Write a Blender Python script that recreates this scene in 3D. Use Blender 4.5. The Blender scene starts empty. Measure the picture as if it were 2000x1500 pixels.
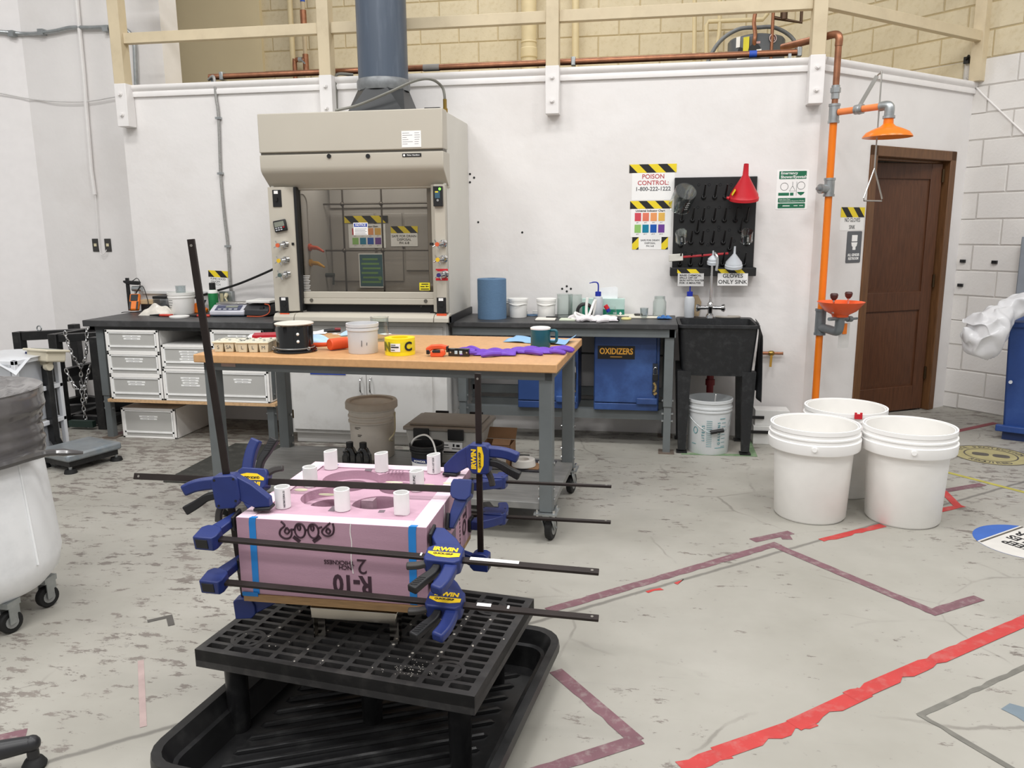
import bpy, math, random
import numpy as np
from mathutils import Matrix, Vector
random.seed(4)
SC = bpy.context.scene
COL = SC.collection
# ------------------------------------------------------------------ camera
FPX = 1560.0
PITCH, YAW, ROLL, HC = math.radians(11.0), math.radians(9.6), math.radians(0.46), 1.5
_fw = Vector((-math.sin(YAW)*math.cos(PITCH), math.cos(YAW)*math.cos(PITCH), -math.sin(PITCH)))
_rt = Vector((math.cos(YAW), math.sin(YAW), 0))
_up = _rt.cross(_fw)
_R = math.cos(ROLL)*_rt - math.sin(ROLL)*_up
_U = math.sin(ROLL)*_rt + math.cos(ROLL)*_up
_C = Vector((0, 0, HC))
cam = bpy.data.cameras.new('camera'); cam.sensor_width = 36; cam.sensor_fit = 'HORIZONTAL'
cam.lens = 36*FPX/2000; cam.clip_start = .05
co = bpy.data.objects.new('camera', cam); COL.objects.link(co)
m = Matrix.Identity(4)
for i in range(3):
    m[i][0], m[i][1], m[i][2], m[i][3] = _R[i], _U[i], -_fw[i], _C[i]
co.matrix_world = m
SC.camera = co
# ------------------------------------------------------------------ light and exposure
SC.view_settings.view_transform = 'Standard'; SC.view_settings.look = 'None'
SC.view_settings.exposure = 0.13; SC.view_settings.gamma = 1.0
SC.view_settings.use_curve_mapping = False
wd = bpy.data.worlds.new('world'); SC.world = wd; wd.use_nodes = True
wd.node_tree.nodes['Background'].inputs[0].default_value = (1, .992, .985, 1)
wd.node_tree.nodes['Background'].inputs[1].default_value = .42
def area(loc, sx, sy, power, col=(1, .99, .98), rot=(0, 0, 0)):
    l = bpy.data.lights.new('ceiling_or_fill_lamp', 'AREA'); l.shape = 'RECTANGLE'; l.size = sx; l.size_y = sy
    l.energy = power; l.color = col
    o = bpy.data.objects.new('ceiling_or_fill_lamp', l); COL.objects.link(o); o.location = loc; o.rotation_euler = rot
    return o
for lx, ly in ((-3.6, 2.9), (-.6, 2.9), (2.2, 2.9), (-4.6, .2), (-1.6, .2), (1.4, .2), (-3, -2.6), (0, -2.6), (4.6, 3.4)):  # overhead room lights; the far right one added to brighten the door wall
    area((lx, ly, 5.6), 1.3, .7, 76)
area((-1.0, 7.2, 5.2), 3.0, .5, 42)                 # over the mezzanine
# ------------------------------------------------------------------ measuring from the photograph
def ray(px, py):
    return _fw + _R*((px-1000)/FPX) - _U*((py-750)/FPX)
def on(px, py, X=None, Y=None, Z=None):
    d = ray(px, py)
    if Z is not None: t = (Z-HC)/d[2]
    elif Y is not None: t = Y/d[1]
    else: t = X/d[0]
    return _C + d*t
def onp(px, py, p, n):
    d = ray(px, py); p = Vector(p); n = Vector(n)
    return _C + d*((p-_C).dot(n)/d.dot(n))
def fl(px, py, z=0.0):
    p = on(px, py, Z=z); return (p.x, p.y)
# ------------------------------------------------------------------ materials
_mats = {}
def lin(h):
    h = h.lstrip('#'); c = [int(h[i:i+2], 16)/255 for i in (0, 2, 4)]
    return [x/12.92 if x <= .04045 else ((x+.055)/1.055)**2.4 for x in c]
def M(name, h='#808080', rough=.5, metal=0.0, var=.06, scale=14, bump=0.0, bscale=60, trans=0.0, emit=0.0, alpha=1.0, dirt=None, dirt_amt=.5, dscale=6, coat=0, ior=1.45, stretch=None):
    if name in _mats: return _mats[name]
    mt = bpy.data.materials.new(name); mt.use_nodes = True
    nt = mt.node_tree; N = nt.nodes; L = nt.links
    b = N['Principled BSDF']; c = lin(h)
    b.inputs['Roughness'].default_value = rough; b.inputs['Metallic'].default_value = metal
    b.inputs['Base Color'].default_value = (*c, 1)
    b.inputs['Transmission Weight'].default_value = trans; b.inputs['IOR'].default_value = ior
    b.inputs['Alpha'].default_value = alpha
    b.inputs['Coat Weight'].default_value = coat
    if emit:
        b.inputs['Emission Color'].default_value = (*c, 1); b.inputs['Emission Strength'].default_value = emit
    tc = N.new('ShaderNodeTexCoord'); src = tc.outputs['Object']
    if stretch:
        mp = N.new('ShaderNodeMapping'); mp.inputs['Scale'].default_value = stretch
        L.new(src, mp.inputs[0]); src = mp.outputs[0]
    if var:
        n = N.new('ShaderNodeTexNoise'); n.inputs['Scale'].default_value = scale; n.inputs['Detail'].default_value = 4
        L.new(src, n.inputs['Vector'])
        r = N.new('ShaderNodeValToRGB')
        r.color_ramp.elements[0].position = .3; r.color_ramp.elements[1].position = .7
        r.color_ramp.elements[0].color = (*[max(0, x*(1-var)) for x in c], 1)
        r.color_ramp.elements[1].color = (*[min(1, x*(1+var)) for x in c], 1)
        L.new(n.outputs['Fac'], r.inputs[0]); out = r.outputs[0]
        if dirt:
            n2 = N.new('ShaderNodeTexNoise'); n2.inputs['Scale'].default_value = dscale; n2.inputs['Detail'].default_value = 8
            n2.inputs['Roughness'].default_value = .65
            L.new(src, n2.inputs['Vector'])
            r2 = N.new('ShaderNodeValToRGB'); r2.color_ramp.elements[0].position = .5; r2.color_ramp.elements[1].position = .72
            r2.color_ramp.elements[0].color = (0, 0, 0, 1); r2.color_ramp.elements[1].color = (dirt_amt,)*3+(1,)
            L.new(n2.outputs['Fac'], r2.inputs[0])
            mx = N.new('ShaderNodeMix'); mx.data_type = 'RGBA'
            L.new(r2.outputs[0], mx.inputs[0]); L.new(out, mx.inputs[6]); mx.inputs[7].default_value = (*lin(dirt), 1)
            out = mx.outputs[2]
        L.new(out, b.inputs['Base Color'])
    if bump:
        nb = N.new('ShaderNodeTexNoise'); nb.inputs['Scale'].default_value = bscale; nb.inputs['Detail'].default_value = 5
        L.new(src, nb.inputs['Vector'])
        bp = N.new('ShaderNodeBump'); bp.inputs['Strength'].default_value = bump; bp.inputs['Distance'].default_value = .01
        L.new(nb.outputs['Fac'], bp.inputs['Height']); L.new(bp.outputs[0], b.inputs['Normal'])
    _mats[name] = mt
    return mt
def thin_glass(name, h, clear=.85):
    if name in _mats: return _mats[name]
    mt = bpy.data.materials.new(name); mt.use_nodes = True
    nt = mt.node_tree; N = nt.nodes; L = nt.links
    N.remove(N['Principled BSDF'])
    t = N.new('ShaderNodeBsdfTransparent'); t.inputs[0].default_value = (*lin(h), 1)
    g = N.new('ShaderNodeBsdfGlossy'); g.inputs['Roughness'].default_value = .03
    fr = N.new('ShaderNodeLayerWeight'); fr.inputs[0].default_value = .18
    ad = N.new('ShaderNodeMath'); ad.operation = 'MULTIPLY_ADD'; ad.inputs[1].default_value = .9; ad.inputs[2].default_value = 1-clear-.12
    ad.use_clamp = True
    mx = N.new('ShaderNodeMixShader')
    L.new(fr.outputs['Facing'], ad.inputs[0]); L.new(ad.outputs[0], mx.inputs[0])
    L.new(t.outputs[0], mx.inputs[1]); L.new(g.outputs[0], mx.inputs[2]); L.new(mx.outputs[0], N['Material Output'].inputs[0])
    _mats[name] = mt
    return mt
# ------------------------------------------------------------------ mesh builder
class B:
    def __init__(s): s.v = []; s.f = []
    def add(s, vs, fs):
        o = len(s.v); s.v += [tuple(v) for v in vs]; s.f += [tuple(i+o for i in f) for f in fs]; return s
    def box(s, x0, y0, z0, x1, y1, z1):
        x0, x1 = min(x0, x1), max(x0, x1); y0, y1 = min(y0, y1), max(y0, y1); z0, z1 = min(z0, z1), max(z0, z1)
        return s.add([(x0,y0,z0),(x1,y0,z0),(x1,y1,z0),(x0,y1,z0),(x0,y0,z1),(x1,y0,z1),(x1,y1,z1),(x0,y1,z1)],
                     [(3,2,1,0),(4,5,6,7),(0,1,5,4),(1,2,6,5),(2,3,7,6),(3,0,4,7)])
    def cbox(s, c, d, R=None):
        h = [x/2 for x in d]; R = R or Matrix.Identity(3)
        vs = [Vector(c)+R @ Vector((sx*h[0], sy*h[1], sz*h[2])) for sz in (-1,1) for sx, sy in ((-1,-1),(1,-1),(1,1),(-1,1))]
        return s.add(vs, [(3,2,1,0),(4,5,6,7),(0,1,5,4),(1,2,6,5),(2,3,7,6),(3,0,4,7)])
    def bar(s, p0, p1, w, h, up=(0,0,1)):
        p0 = Vector(p0); p1 = Vector(p1); d = (p1-p0); l = d.length; d.normalize(); u = Vector(up)
        sd = d.cross(u)
        if sd.length < 1e-4: sd = d.cross(Vector((0,1,0)))
        sd.normalize(); u = sd.cross(d)
        R = Matrix((d, sd, u)).transposed()
        return s.cbox((p0+p1)/2, (l, w, h), R)
    def cyl(s, p0, p1, r0, r1=None, n=16, caps=True):
        return s.sweep([p0, p1], [r0, r0 if r1 is None else r1], n, caps)
    def sweep(s, pts, rs, n=10, caps=True, flat=None):
        pts = [Vector(p) for p in pts]
        if not isinstance(rs, (list, tuple)): rs = [rs]*len(pts)
        vs = []; prev = None; k = len(pts)
        for i, p in enumerate(pts):
            t = (pts[min(i+1, k-1)]-pts[max(i-1, 0)])
            if t.length < 1e-9: t = Vector((0,0,1))
            t.normalize()
            if prev is None:
                a = Vector((0,0,1)) if abs(t.z) < .9 else Vector((1,0,0))
                prev = a-t*a.dot(t)
            prev = prev-t*prev.dot(t)
            if prev.length < 1e-6: prev = t.orthogonal()
            prev.normalize(); q = t.cross(prev)
            for j in range(n):
                a = 2*math.pi*j/n
                vs.append(p+(prev*math.cos(a)+q*math.sin(a)*(flat or 1))*rs[i])
        fs = [(i*n+j, i*n+(j+1) % n, (i+1)*n+(j+1) % n, (i+1)*n+j) for i in range(k-1) for j in range(n)]
        if caps: fs += [tuple(range(n))[::-1], tuple(range((k-1)*n, k*n))]
        return s.add(vs, fs)
    def lathe(s, prof, c=(0,0,0), n=32, sx=1, sy=1):
        vs = []; k = len(prof)
        for r, z in prof:
            for j in range(n):
                a = 2*math.pi*j/n
                vs.append((c[0]+max(r, 1e-4)*math.cos(a)*sx, c[1]+max(r, 1e-4)*math.sin(a)*sy, c[2]+z))
        fs = [(i*n+j, i*n+(j+1) % n, (i+1)*n+(j+1) % n, (i+1)*n+j) for i in range(k-1) for j in range(n)]
        return s.add(vs, fs)
    def prism(s, pts, a, b, ax='z'):          # pts 2-D, extruded a..b along ax
        n = len(pts)
        def mk(p, q):
            return {'z': (p[0], p[1], q), 'y': (p[0], q, p[1]), 'x': (q, p[0], p[1])}[ax]
        vs = [mk(p, a) for p in pts]+[mk(p, b) for p in pts]
        fs = [(i, (i+1) % n, n+(i+1) % n, n+i) for i in range(n)]+[tuple(range(n))[::-1], tuple(range(n, 2*n))]
        return s.add(vs, fs)
    def quad(s, a, b, c, d): return s.add([a, b, c, d], [(0,1,2,3)])
    def ball(s, c, r, n=16, m=8, sc=(1,1,1)):
        vs = []
        for i in range(m+1):
            t = math.pi*i/m
            for j in range(n):
                a = 2*math.pi*j/n
                vs.append((c[0]+r*sc[0]*math.sin(t)*math.cos(a), c[1]+r*sc[1]*math.sin(t)*math.sin(a), c[2]+r*sc[2]*math.cos(t)))
        return s.add(vs, [(i*n+j, i*n+(j+1) % n, (i+1)*n+(j+1) % n, (i+1)*n+j) for i in range(m) for j in range(n)])
    def grid(s, fn, nu, nv):                  # fn(u,v)->point
        vs = [fn(i/nu, j/nv) for j in range(nv+1) for i in range(nu+1)]
        return s.add(vs, [(j*(nu+1)+i, j*(nu+1)+i+1, (j+1)*(nu+1)+i+1, (j+1)*(nu+1)+i) for j in range(nv) for i in range(nu)])
    def mesh(s, name):
        me = bpy.data.meshes.new(name); me.from_pydata(s.v, [], s.f); me.validate(); me.update()
        import bmesh
        bm = bmesh.new(); bm.from_mesh(me); bmesh.ops.recalc_face_normals(bm, faces=bm.faces); bm.to_mesh(me); bm.free()
        me.shade_smooth(); me.set_sharp_from_angle(angle=math.radians(38))
        return me
    def obj(s, name, mt, parent=None, bev=0, sub=0, solid=0, **k):
        return link(name, s.mesh(name), mt, parent, bev, sub, solid, **k)
def link(name, me, mt, parent=None, bev=0, sub=0, solid=0, label=None, cat=None, group=None, kind=None, loc=None, rot=None):
    o = bpy.data.objects.new(name, me); COL.objects.link(o)
    if mt is not None and not me.materials: me.materials.append(mt)
    if solid:
        md = o.modifiers.new('solid', 'SOLIDIFY'); md.thickness = solid; md.offset = 0
    if bev:
        md = o.modifiers.new('bevel', 'BEVEL'); md.width = bev; md.segments = 2; md.limit_method = 'ANGLE'; md.angle_limit = math.radians(40)
    if sub:
        md = o.modifiers.new('sub', 'SUBSURF'); md.levels = sub; md.render_levels = sub
    if parent is not None: o.parent = parent
    if loc is not None: o.location = loc
    if rot is not None: o.rotation_euler = rot
    tag(o, label, cat, group, kind)
    return o
def tag(o, label=None, cat=None, group=None, kind=None):
    if label: o['label'] = label
    if cat: o['category'] = cat
    if group: o['group'] = group
    if kind: o['kind'] = kind
    return o
def T(name, label, cat, loc=(0,0,0), rz=0.0, group=None, rot=None):
    o = bpy.data.objects.new(name, None); COL.objects.link(o); o.empty_display_size = .05
    o.location = loc; o.rotation_euler = rot if rot else (0, 0, rz)
    return tag(o, label, cat, group)
def dup(root, loc=None, rz=None, label=None):
    r = root.copy(); COL.objects.link(r)
    if loc is not None: r.location = loc
    if rz is not None: r.rotation_euler = (0, 0, rz)
    if label: r['label'] = label
    for ch in list(root.children):
        c = ch.copy(); COL.objects.link(c); c.parent = r
        for g in list(ch.children):
            d = g.copy(); COL.objects.link(d); d.parent = c
    return r
def text(s, mt, parent, loc, size, rot=(math.pi/2, 0, 0), al='CENTER', name='lettering', bold=0.0, sx=1.0, ext=.0004, spacing=1.0, line=1.0):
    cu = bpy.data.curves.new(name, 'FONT'); cu.body = s; cu.size = size; cu.align_x = al; cu.align_y = 'CENTER'
    cu.offset = bold*size; cu.extrude = ext; cu.resolution_u = 3; cu.space_character = spacing; cu.space_line = line
    t = bpy.data.objects.new('t', cu); COL.objects.link(t)
    bpy.context.view_layer.update()
    me = bpy.data.meshes.new_from_object(t.evaluated_get(bpy.context.evaluated_depsgraph_get()))
    bpy.data.objects.remove(t); bpy.data.curves.remove(cu)
    me.materials.clear()
    o = link(name, me, mt, parent, loc=loc, rot=rot); o.scale = (sx, 1, 1)
    return o
def plate(name, outer, holes, z0, z1, mt, parent=None, **k):    # flat polygon with holes, thickness z0..z1
    cu = bpy.data.curves.new('c', 'CURVE'); cu.dimensions = '2D'; cu.fill_mode = 'BOTH'; cu.extrude = (z1-z0)/2
    for ring in [outer]+list(holes):
        sp = cu.splines.new('POLY'); sp.points.add(len(ring)-1)
        for p, q in zip(sp.points, ring): p.co = (q[0], q[1], 0, 1)
        sp.use_cyclic_u = True
    t = bpy.data.objects.new('t', cu); COL.objects.link(t); bpy.context.view_layer.update()
    me = bpy.data.meshes.new_from_object(t.evaluated_get(bpy.context.evaluated_depsgraph_get()))
    bpy.data.objects.remove(t); bpy.data.curves.remove(cu)
    me.transform(Matrix.Translation((0, 0, (z0+z1)/2))); me.materials.clear()
    me.shade_smooth(); me.set_sharp_from_angle(angle=math.radians(38))
    return link(name, me, mt, parent, **k)
def circ(cx, cy, r, n=32, a0=0, a1=2*math.pi):
    return [(cx+r*math.cos(a0+(a1-a0)*i/n), cy+r*math.sin(a0+(a1-a0)*i/n)) for i in range(n)]
def rrect(x0, y0, x1, y1, r, n=5):
    o = []
    for cx, cy, a in ((x1-r, y1-r, 0), (x0+r, y1-r, 90), (x0+r, y0+r, 180), (x1-r, y0+r, 270)):
        o += [(cx+r*math.cos(math.radians(a+90*i/n)), cy+r*math.sin(math.radians(a+90*i/n))) for i in range(n+1)]
    return o
def curve3(pts, n=8):                         # catmull-rom through points
    P = [Vector(p) for p in pts]; P = [P[0]*2-P[1]]+P+[P[-1]*2-P[-2]]; o = []
    for i in range(1, len(P)-2):
        for j in range(n):
            t = j/n; a, b, c, d = P[i-1], P[i], P[i+1], P[i+2]
            o.append(.5*((2*b)+(c-a)*t+(2*a-5*b+4*c-d)*t*t+(3*b-a-3*c+d)*t**3))
    o.append(P[-2]); return o
# ================================================================== MATERIAL SET
WHITE = M('white_wall_paint', '#e4e1df', .7, var=.02, scale=3, bump=.5, bscale=7, dirt='#c9c2bb', dirt_amt=.25, dscale=1.3)
TRIMW = M('white_trim_paint', '#e6e3e1', .5, var=.02)
BEIGE = M('beige_wall_paint', '#d0c4a8', .75, var=.05, scale=3, bump=.15, bscale=90, dirt='#b7a67f', dirt_amt=.5, dscale=18)
BEIGE_S = M('beige_drywall_paint', '#d2c3a0', .75, var=.03, scale=2)
MORT_B = M('beige_mortar', '#b9a985', .85); MORT_W = M('white_mortar', '#c4c0bb', .85)
BLOCKW = M('white_block_paint', '#dfdcd8', .7, var=.03, scale=4, bump=.2, bscale=60, dirt='#bdb5aa', dirt_amt=.3, dscale=2.2)
RAILP = M('tan_steel_paint', '#cfc0a2', .5, var=.05, scale=5, dirt='#b3a285', dirt_amt=.4)
COPPER = M('copper_pipe_metal', '#9a6a50', .42, .75, var=.18, scale=20)
GALV = M('galvanised_metal', '#a9adae', .4, .85, var=.12, scale=25)
CHROME = M('chrome', '#d8d8d8', .12, 1, var=0)
STEEL = M('brushed_steel', '#b9b6b0', .3, 1, var=.06)
BLACKP = M('black_plastic', '#1b1b1c', .45, var=.1)
BLACKM = M('black_painted_steel', '#19191a', .4, var=.15, dirt='#3a3a38', dirt_amt=.5, dscale=14)
GREYS = M('grey_painted_steel', '#666b6c', .5, var=.05, scale=8, dirt='#585a58', dirt_amt=.4)
WHITEP = M('white_plastic', '#ecebe7', .4, var=.02)
PAPER = M('white_paper', '#efeeec', .8, var=.01)
INK = M('black_ink', '#1d1d1e', .7, var=0)
YEL = M('yellow_tape', '#e8cf28', .5, var=.04)
BLK = M('black_tape', '#1c1c1d', .5, var=.04)
RED = M('red_plastic', '#c4202c', .4, var=.05)
RUBBER = M('black_rubber', '#151515', .7, var=.1)
DARK = M('dark_void', '#0c0c0c', .9, var=0)
# ================================================================== THE SETTING
YW = 5.86; ZT = 2.595
XL, XC = -4.03, 1.12
A_D = math.radians(42.2)                                # door wall runs this way from the corner
uD = Vector((math.cos(A_D), math.sin(A_D), 0)); nD = Vector((math.sin(A_D), -math.cos(A_D), 0))
pD = Vector((XC, YW, 0))
def onD(px, py, off=0): return onp(px, py, pD+nD*off, nD)
def sD(p): return (Vector(p)-pD).dot(uD)                # distance along the door wall
LD = 1.86                                               # length of the door wall
pR = pD+uD*LD                                           # corner with the block wall
A_R = math.radians(-46.5)
uR = Vector((math.cos(A_R), math.sin(A_R), 0)); nR = Vector((math.sin(A_R), -math.cos(A_R), 0))
def onR(px, py, off=0): return onp(px, py, pR+nR*off, nR)
def sR(p): return (Vector(p)-pR).dot(uR)
def wall_xf(p, a): return dict(loc=p, rot=(0, 0, a))
# floor -------------------------------------------------------------
def floor_mat():
    mt = bpy.data.materials.new('worn_painted_concrete'); mt.use_nodes = True
    nt = mt.node_tree; N = nt.nodes; L = nt.links; b = N['Principled BSDF']
    tc = N.new('ShaderNodeTexCoord')
    def noise(scale, detail=6, rough=.6, stretch=None, rot=0):
        n = N.new('ShaderNodeTexNoise'); n.inputs['Scale'].default_value = scale; n.inputs['Detail'].default_value = detail; n.inputs['Roughness'].default_value = rough
        if stretch:
            mp = N.new('ShaderNodeMapping'); mp.inputs['Scale'].default_value = stretch; mp.inputs['Rotation'].default_value = (0, 0, rot)
            L.new(tc.outputs['Object'], mp.inputs[0]); L.new(mp.outputs[0], n.inputs['Vector'])
        else: L.new(tc.outputs['Object'], n.inputs['Vector'])
        return n.outputs['Fac']
    def ramp(f, p0, p1, c0, c1):
        r = N.new('ShaderNodeValToRGB'); r.color_ramp.elements[0].position = p0; r.color_ramp.elements[1].position = p1
        r.color_ramp.elements[0].color = (*c0, 1) if len(c0) == 3 else c0; r.color_ramp.elements[1].color = (*c1, 1)
        L.new(f, r.inputs[0]); return r.outputs[0]
    def mix(f, a, c):
        x = N.new('ShaderNodeMix'); x.data_type = 'RGBA'; L.new(f, x.inputs[0])
        for i, q in ((6, a), (7, c)):
            if isinstance(q, (tuple, list)): x.inputs[i].default_value = (*q, 1)
            else: L.new(q, x.inputs[i])
        return x.outputs[2]
    def math_(op, a, c):
        x = N.new('ShaderNodeMath'); x.operation = op
        for i, q in ((0, a), (1, c)):
            if isinstance(q, (int, float)): x.inputs[i].default_value = q
            else: L.new(q, x.inputs[i])
        return x.outputs[0]
    base = ramp(noise(1.1, 5), .35, .7, lin('#959289'), lin('#a6a39b'))
    # worn more towards the left bench and in front of the benches
    sx = N.new('ShaderNodeSeparateXYZ'); L.new(tc.outputs['Object'], sx.inputs[0])
    wear = N.new('ShaderNodeMapRange'); wear.inputs[1].default_value = -.2; wear.inputs[2].default_value = -2.0; wear.inputs[3].default_value = -.015; wear.inputs[4].default_value = .06
    L.new(sx.outputs['X'], wear.inputs[0])
    wy = N.new('ShaderNodeMapRange'); wy.inputs[1].default_value = 3.6; wy.inputs[2].default_value = 5.2; wy.inputs[3].default_value = 0; wy.inputs[4].default_value = .05
    L.new(sx.outputs['Y'], wy.inputs[0])
    big = noise(.8, 5, .6)
    wsum = math_('ADD', math_('ADD', wear.outputs[0], wy.outputs[0]), math_('MULTIPLY', math_('SUBTRACT', big, .5), .42))
    peel = math_('ADD', noise(8.5, 12, .74, (1.0, 2.2, 1), math.radians(-18)), wsum)
    pm = ramp(peel, .598, .622, (0, 0, 0), (1, 1, 1))
    under = ramp(noise(3, 6), .35, .65, lin('#6b645e'), lin('#807972'))
    c = mix(pm, base, under)
    # long scuffs
    sc = ramp(noise(7, 7, .7, (.35, 6, 1), math.radians(-24)), .63, .67, (0, 0, 0), (.6, .6, .6))
    c = mix(sc, c, lin('#93908a'))
    sp = ramp(noise(24, 6, .65), .645, .69, (0, 0, 0), (.55, .55, .55))
    c = mix(sp, c, lin('#7d7a74'))
    st = ramp(noise(2.2, 8, .7), .6, .78, (0, 0, 0), (.4, .4, .4))
    c = mix(st, c, lin('#8e877c'))
    vo = N.new('ShaderNodeTexVoronoi'); vo.feature = 'DISTANCE_TO_EDGE'; vo.inputs['Scale'].default_value = 1.7
    wv = N.new('ShaderNodeMix'); wv.data_type = 'VECTOR'; wv.inputs[0].default_value = .12
    nv = N.new('ShaderNodeTexNoise'); nv.inputs['Scale'].default_value = 2.5; nv.inputs['Detail'].default_value = 6
    L.new(tc.outputs['Object'], nv.inputs['Vector']); L.new(tc.outputs['Object'], wv.inputs[4]); L.new(nv.outputs['Color'], wv.inputs[5]); L.new(wv.outputs[1], vo.inputs['Vector'])
    ck_ = ramp(vo.outputs['Distance'], .004, .009, (.7, .7, .7), (0, 0, 0))
    cm_ = math_('MULTIPLY', ck_, ramp(noise(1.3, 4), .5, .62, (0, 0, 0), (1, 1, 1)))
    c = mix(cm_, c, lin('#77736c'))
    ring_ = ramp(noise(13, 3, .5), .72, .735, (0, 0, 0), (.5, .5, .5))
    c = mix(ring_, c, lin('#86827b'))
    # two joints cut in the slab
    def joint(p, q, w, col):
        nonlocal c
        d = (Vector(q)-Vector(p)).normalized(); nn = (-d.y, d.x)
        wob = math_('MULTIPLY', math_('SUBTRACT', noise(9, 4), .5), .018)
        dd = math_('ABSOLUTE', math_('ADD', math_('ADD', math_('ADD', math_('MULTIPLY', sx.outputs['X'], nn[0]), math_('MULTIPLY', sx.outputs['Y'], nn[1])), -(p[0]*nn[0]+p[1]*nn[1])), wob), 0)
        rg = N.new('ShaderNodeMapRange'); rg.inputs[1].default_value = w*.7; rg.inputs[2].default_value = w*.25; rg.inputs[3].default_value = 0; rg.inputs[4].default_value = .85
        L.new(dd, rg.inputs[0]); c = mix(rg.outputs[0], c, col)
    j0, j1 = fl(1150, 1185), fl(1620, 1050)
    joint((j0[0], j0[1]), (j1[0], j1[1]), .02, lin('#6b6862'))
    L.new(c, b.inputs['Base Color']); b.inputs['Roughness'].default_value = .5
    bp = N.new('ShaderNodeBump'); bp.inputs['Strength'].default_value = .25; bp.inputs['Distance'].default_value = .003; bp.invert = True
    L.new(pm, bp.inputs['Height']); L.new(bp.outputs[0], b.inputs['Normal'])
    rr = ramp(noise(4, 5), .3, .7, (.38,)*3, (.62,)*3); L.new(rr, b.inputs['Roughness'])
    return mt
B().quad((-9, -5, 0), (8, -5, 0), (8, 12, 0), (-9, 12, 0)).obj('floor', floor_mat(), kind='structure')
# main white wall (front of the built-in room) ------------------------
wm = B().box(XL, YW, 0, XC, YW+.12, ZT).obj('wall_main', WHITE, kind='structure')
hb = []
for px, py in ((918, 340), (910, 347), (926, 347), (918, 356), (934, 434), (1020, 454), (1107, 559), (1098, 564), (1115, 564), (1107, 569)):
    p = on(px, py, Y=YW)
    B().cyl((p.x, YW-.002, p.z), (p.x, YW+.004, p.z), .008, n=10).obj('anchor_hole', INK, wm)
B().prism([(XL, YW+.12), (XC-.05, YW+.12), (XC+LD*uD.x-.05, YW+LD*uD.y+.1), (XC+LD*uD.x-1.4, YW+LD*uD.y+1.4), (XL, 9)], ZT-.16, ZT-.02, 'z').obj('mezzanine_floor_slab', BEIGE_S, kind='structure')
B().box(XL, YW+.12, 0, XL+.12, 8.5, ZT).obj('wall_side', WHITE, kind='structure')
def moulding(name, p, a, L0):
    prof = [(0, -.085), (-.018, -.085), (-.022, -.06), (-.014, -.045), (-.03, -.03), (-.034, -.012), (-.03, .0), (.12, .0), (.12, -.085)]
    B().prism(prof, 0, L0, 'x').obj(name, TRIMW, kind='structure', loc=p, rot=(0, 0, a))
moulding('trim_1', (XL, YW, ZT), 0, XC-XL+.012)
moulding('trim_2', (pD.x, pD.y, ZT), A_D, LD)
# left walls behind ---------------------------------------------------
YA = 6.28
aL = on(62, 240, Y=YA).x; aR = on(316, 80, Y=YA+.0).x
B().box(aL, YA, 0, aR, YA+.25, 6.2).obj('wall_back_left', WHITE, kind='structure')
dB = Vector((-math.sin(math.radians(60)), -math.cos(math.radians(60)), 0))
B().box(0, 0, 0, 5.5, .2, 6.2).obj('wall_left', M('white_wall_paint_far', '#eae7e6', .7, var=.02, bump=.15, bscale=9), kind='structure', loc=(aL+dB.x*5.5, YA+dB.y*5.5, 0), rot=(0, 0, math.radians(30)))
# block walls ----------------------------------------------------------
blk_me = {}
def block_mesh(w, h):
    k = (round(w, 3), round(h, 3))
    if k not in blk_me:
        b_ = B(); e = .006; d = .008
        x0, z0, x1, z1 = 0, 0, w, h
        b_.add([(0, 0, 0), (w, 0, 0), (w, 0, h), (0, 0, h), (e, -d, e), (w-e, -d, e), (w-e, -d, h-e), (e, -d, h-e)],
               [(4, 5, 6, 7), (0, 1, 5, 4), (1, 2, 6, 5), (2, 3, 7, 6), (3, 0, 4, 7)])
        blk_me[k] = b_.mesh('block')
    return blk_me[k]
def block_wall(name, p, a, L0, z0, z1, vis, mortar, paint, xoff=0.0):
    """backing slab + one object for each block; vis(x,z) says whether the photograph can show it"""
    w = B().box(0, 0, z0, L0, .2, z1).obj(name, mortar, kind='structure', loc=p, rot=(0, 0, a))
    BW, BH, g = .4064, .2032, .008
    zoff = .123; ci = int(math.floor((z0-zoff)/BH)); c1 = int(math.ceil((z1-zoff)/BH)); big = B(); have = 0
    for c in range(ci, c1):
        za = max(z0, zoff+c*BH); zb = min(z1, zoff+(c+1)*BH)
        if zb-za < .03: continue
        x = -BW+(BW/2 if c % 2 else 0)+xoff
        while x < L0:
            xa, xb = max(0, x), min(L0, x+BW)
            if xb-xa > .02:
                pt = paint((xa+xb)/2, (za+zb)/2)
                if vis((xa+xb)/2, (za+zb)/2):
                    me = block_mesh(xb-xa-g, zb-za-g)
                    o = bpy.data.objects.new('block', me); COL.objects.link(o); o.parent = w
                    o.location = (xa+g/2, 0, za+g/2)
                    if not me.materials: me.materials.append(pt)
                    if me.materials[0] != pt:
                        me2 = me.copy(); me2.materials.clear(); me2.materials.append(pt); o.data = me2
                else:
                    o_ = len(big.v)
                    big.box(xa+g/2, -.008, za+g/2, xb-g/2, 0, zb-g/2); have += 1
            x += BW
    return w, big, have
YB = 8.5
xb0 = on(512, 80, Y=YB).x
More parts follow.
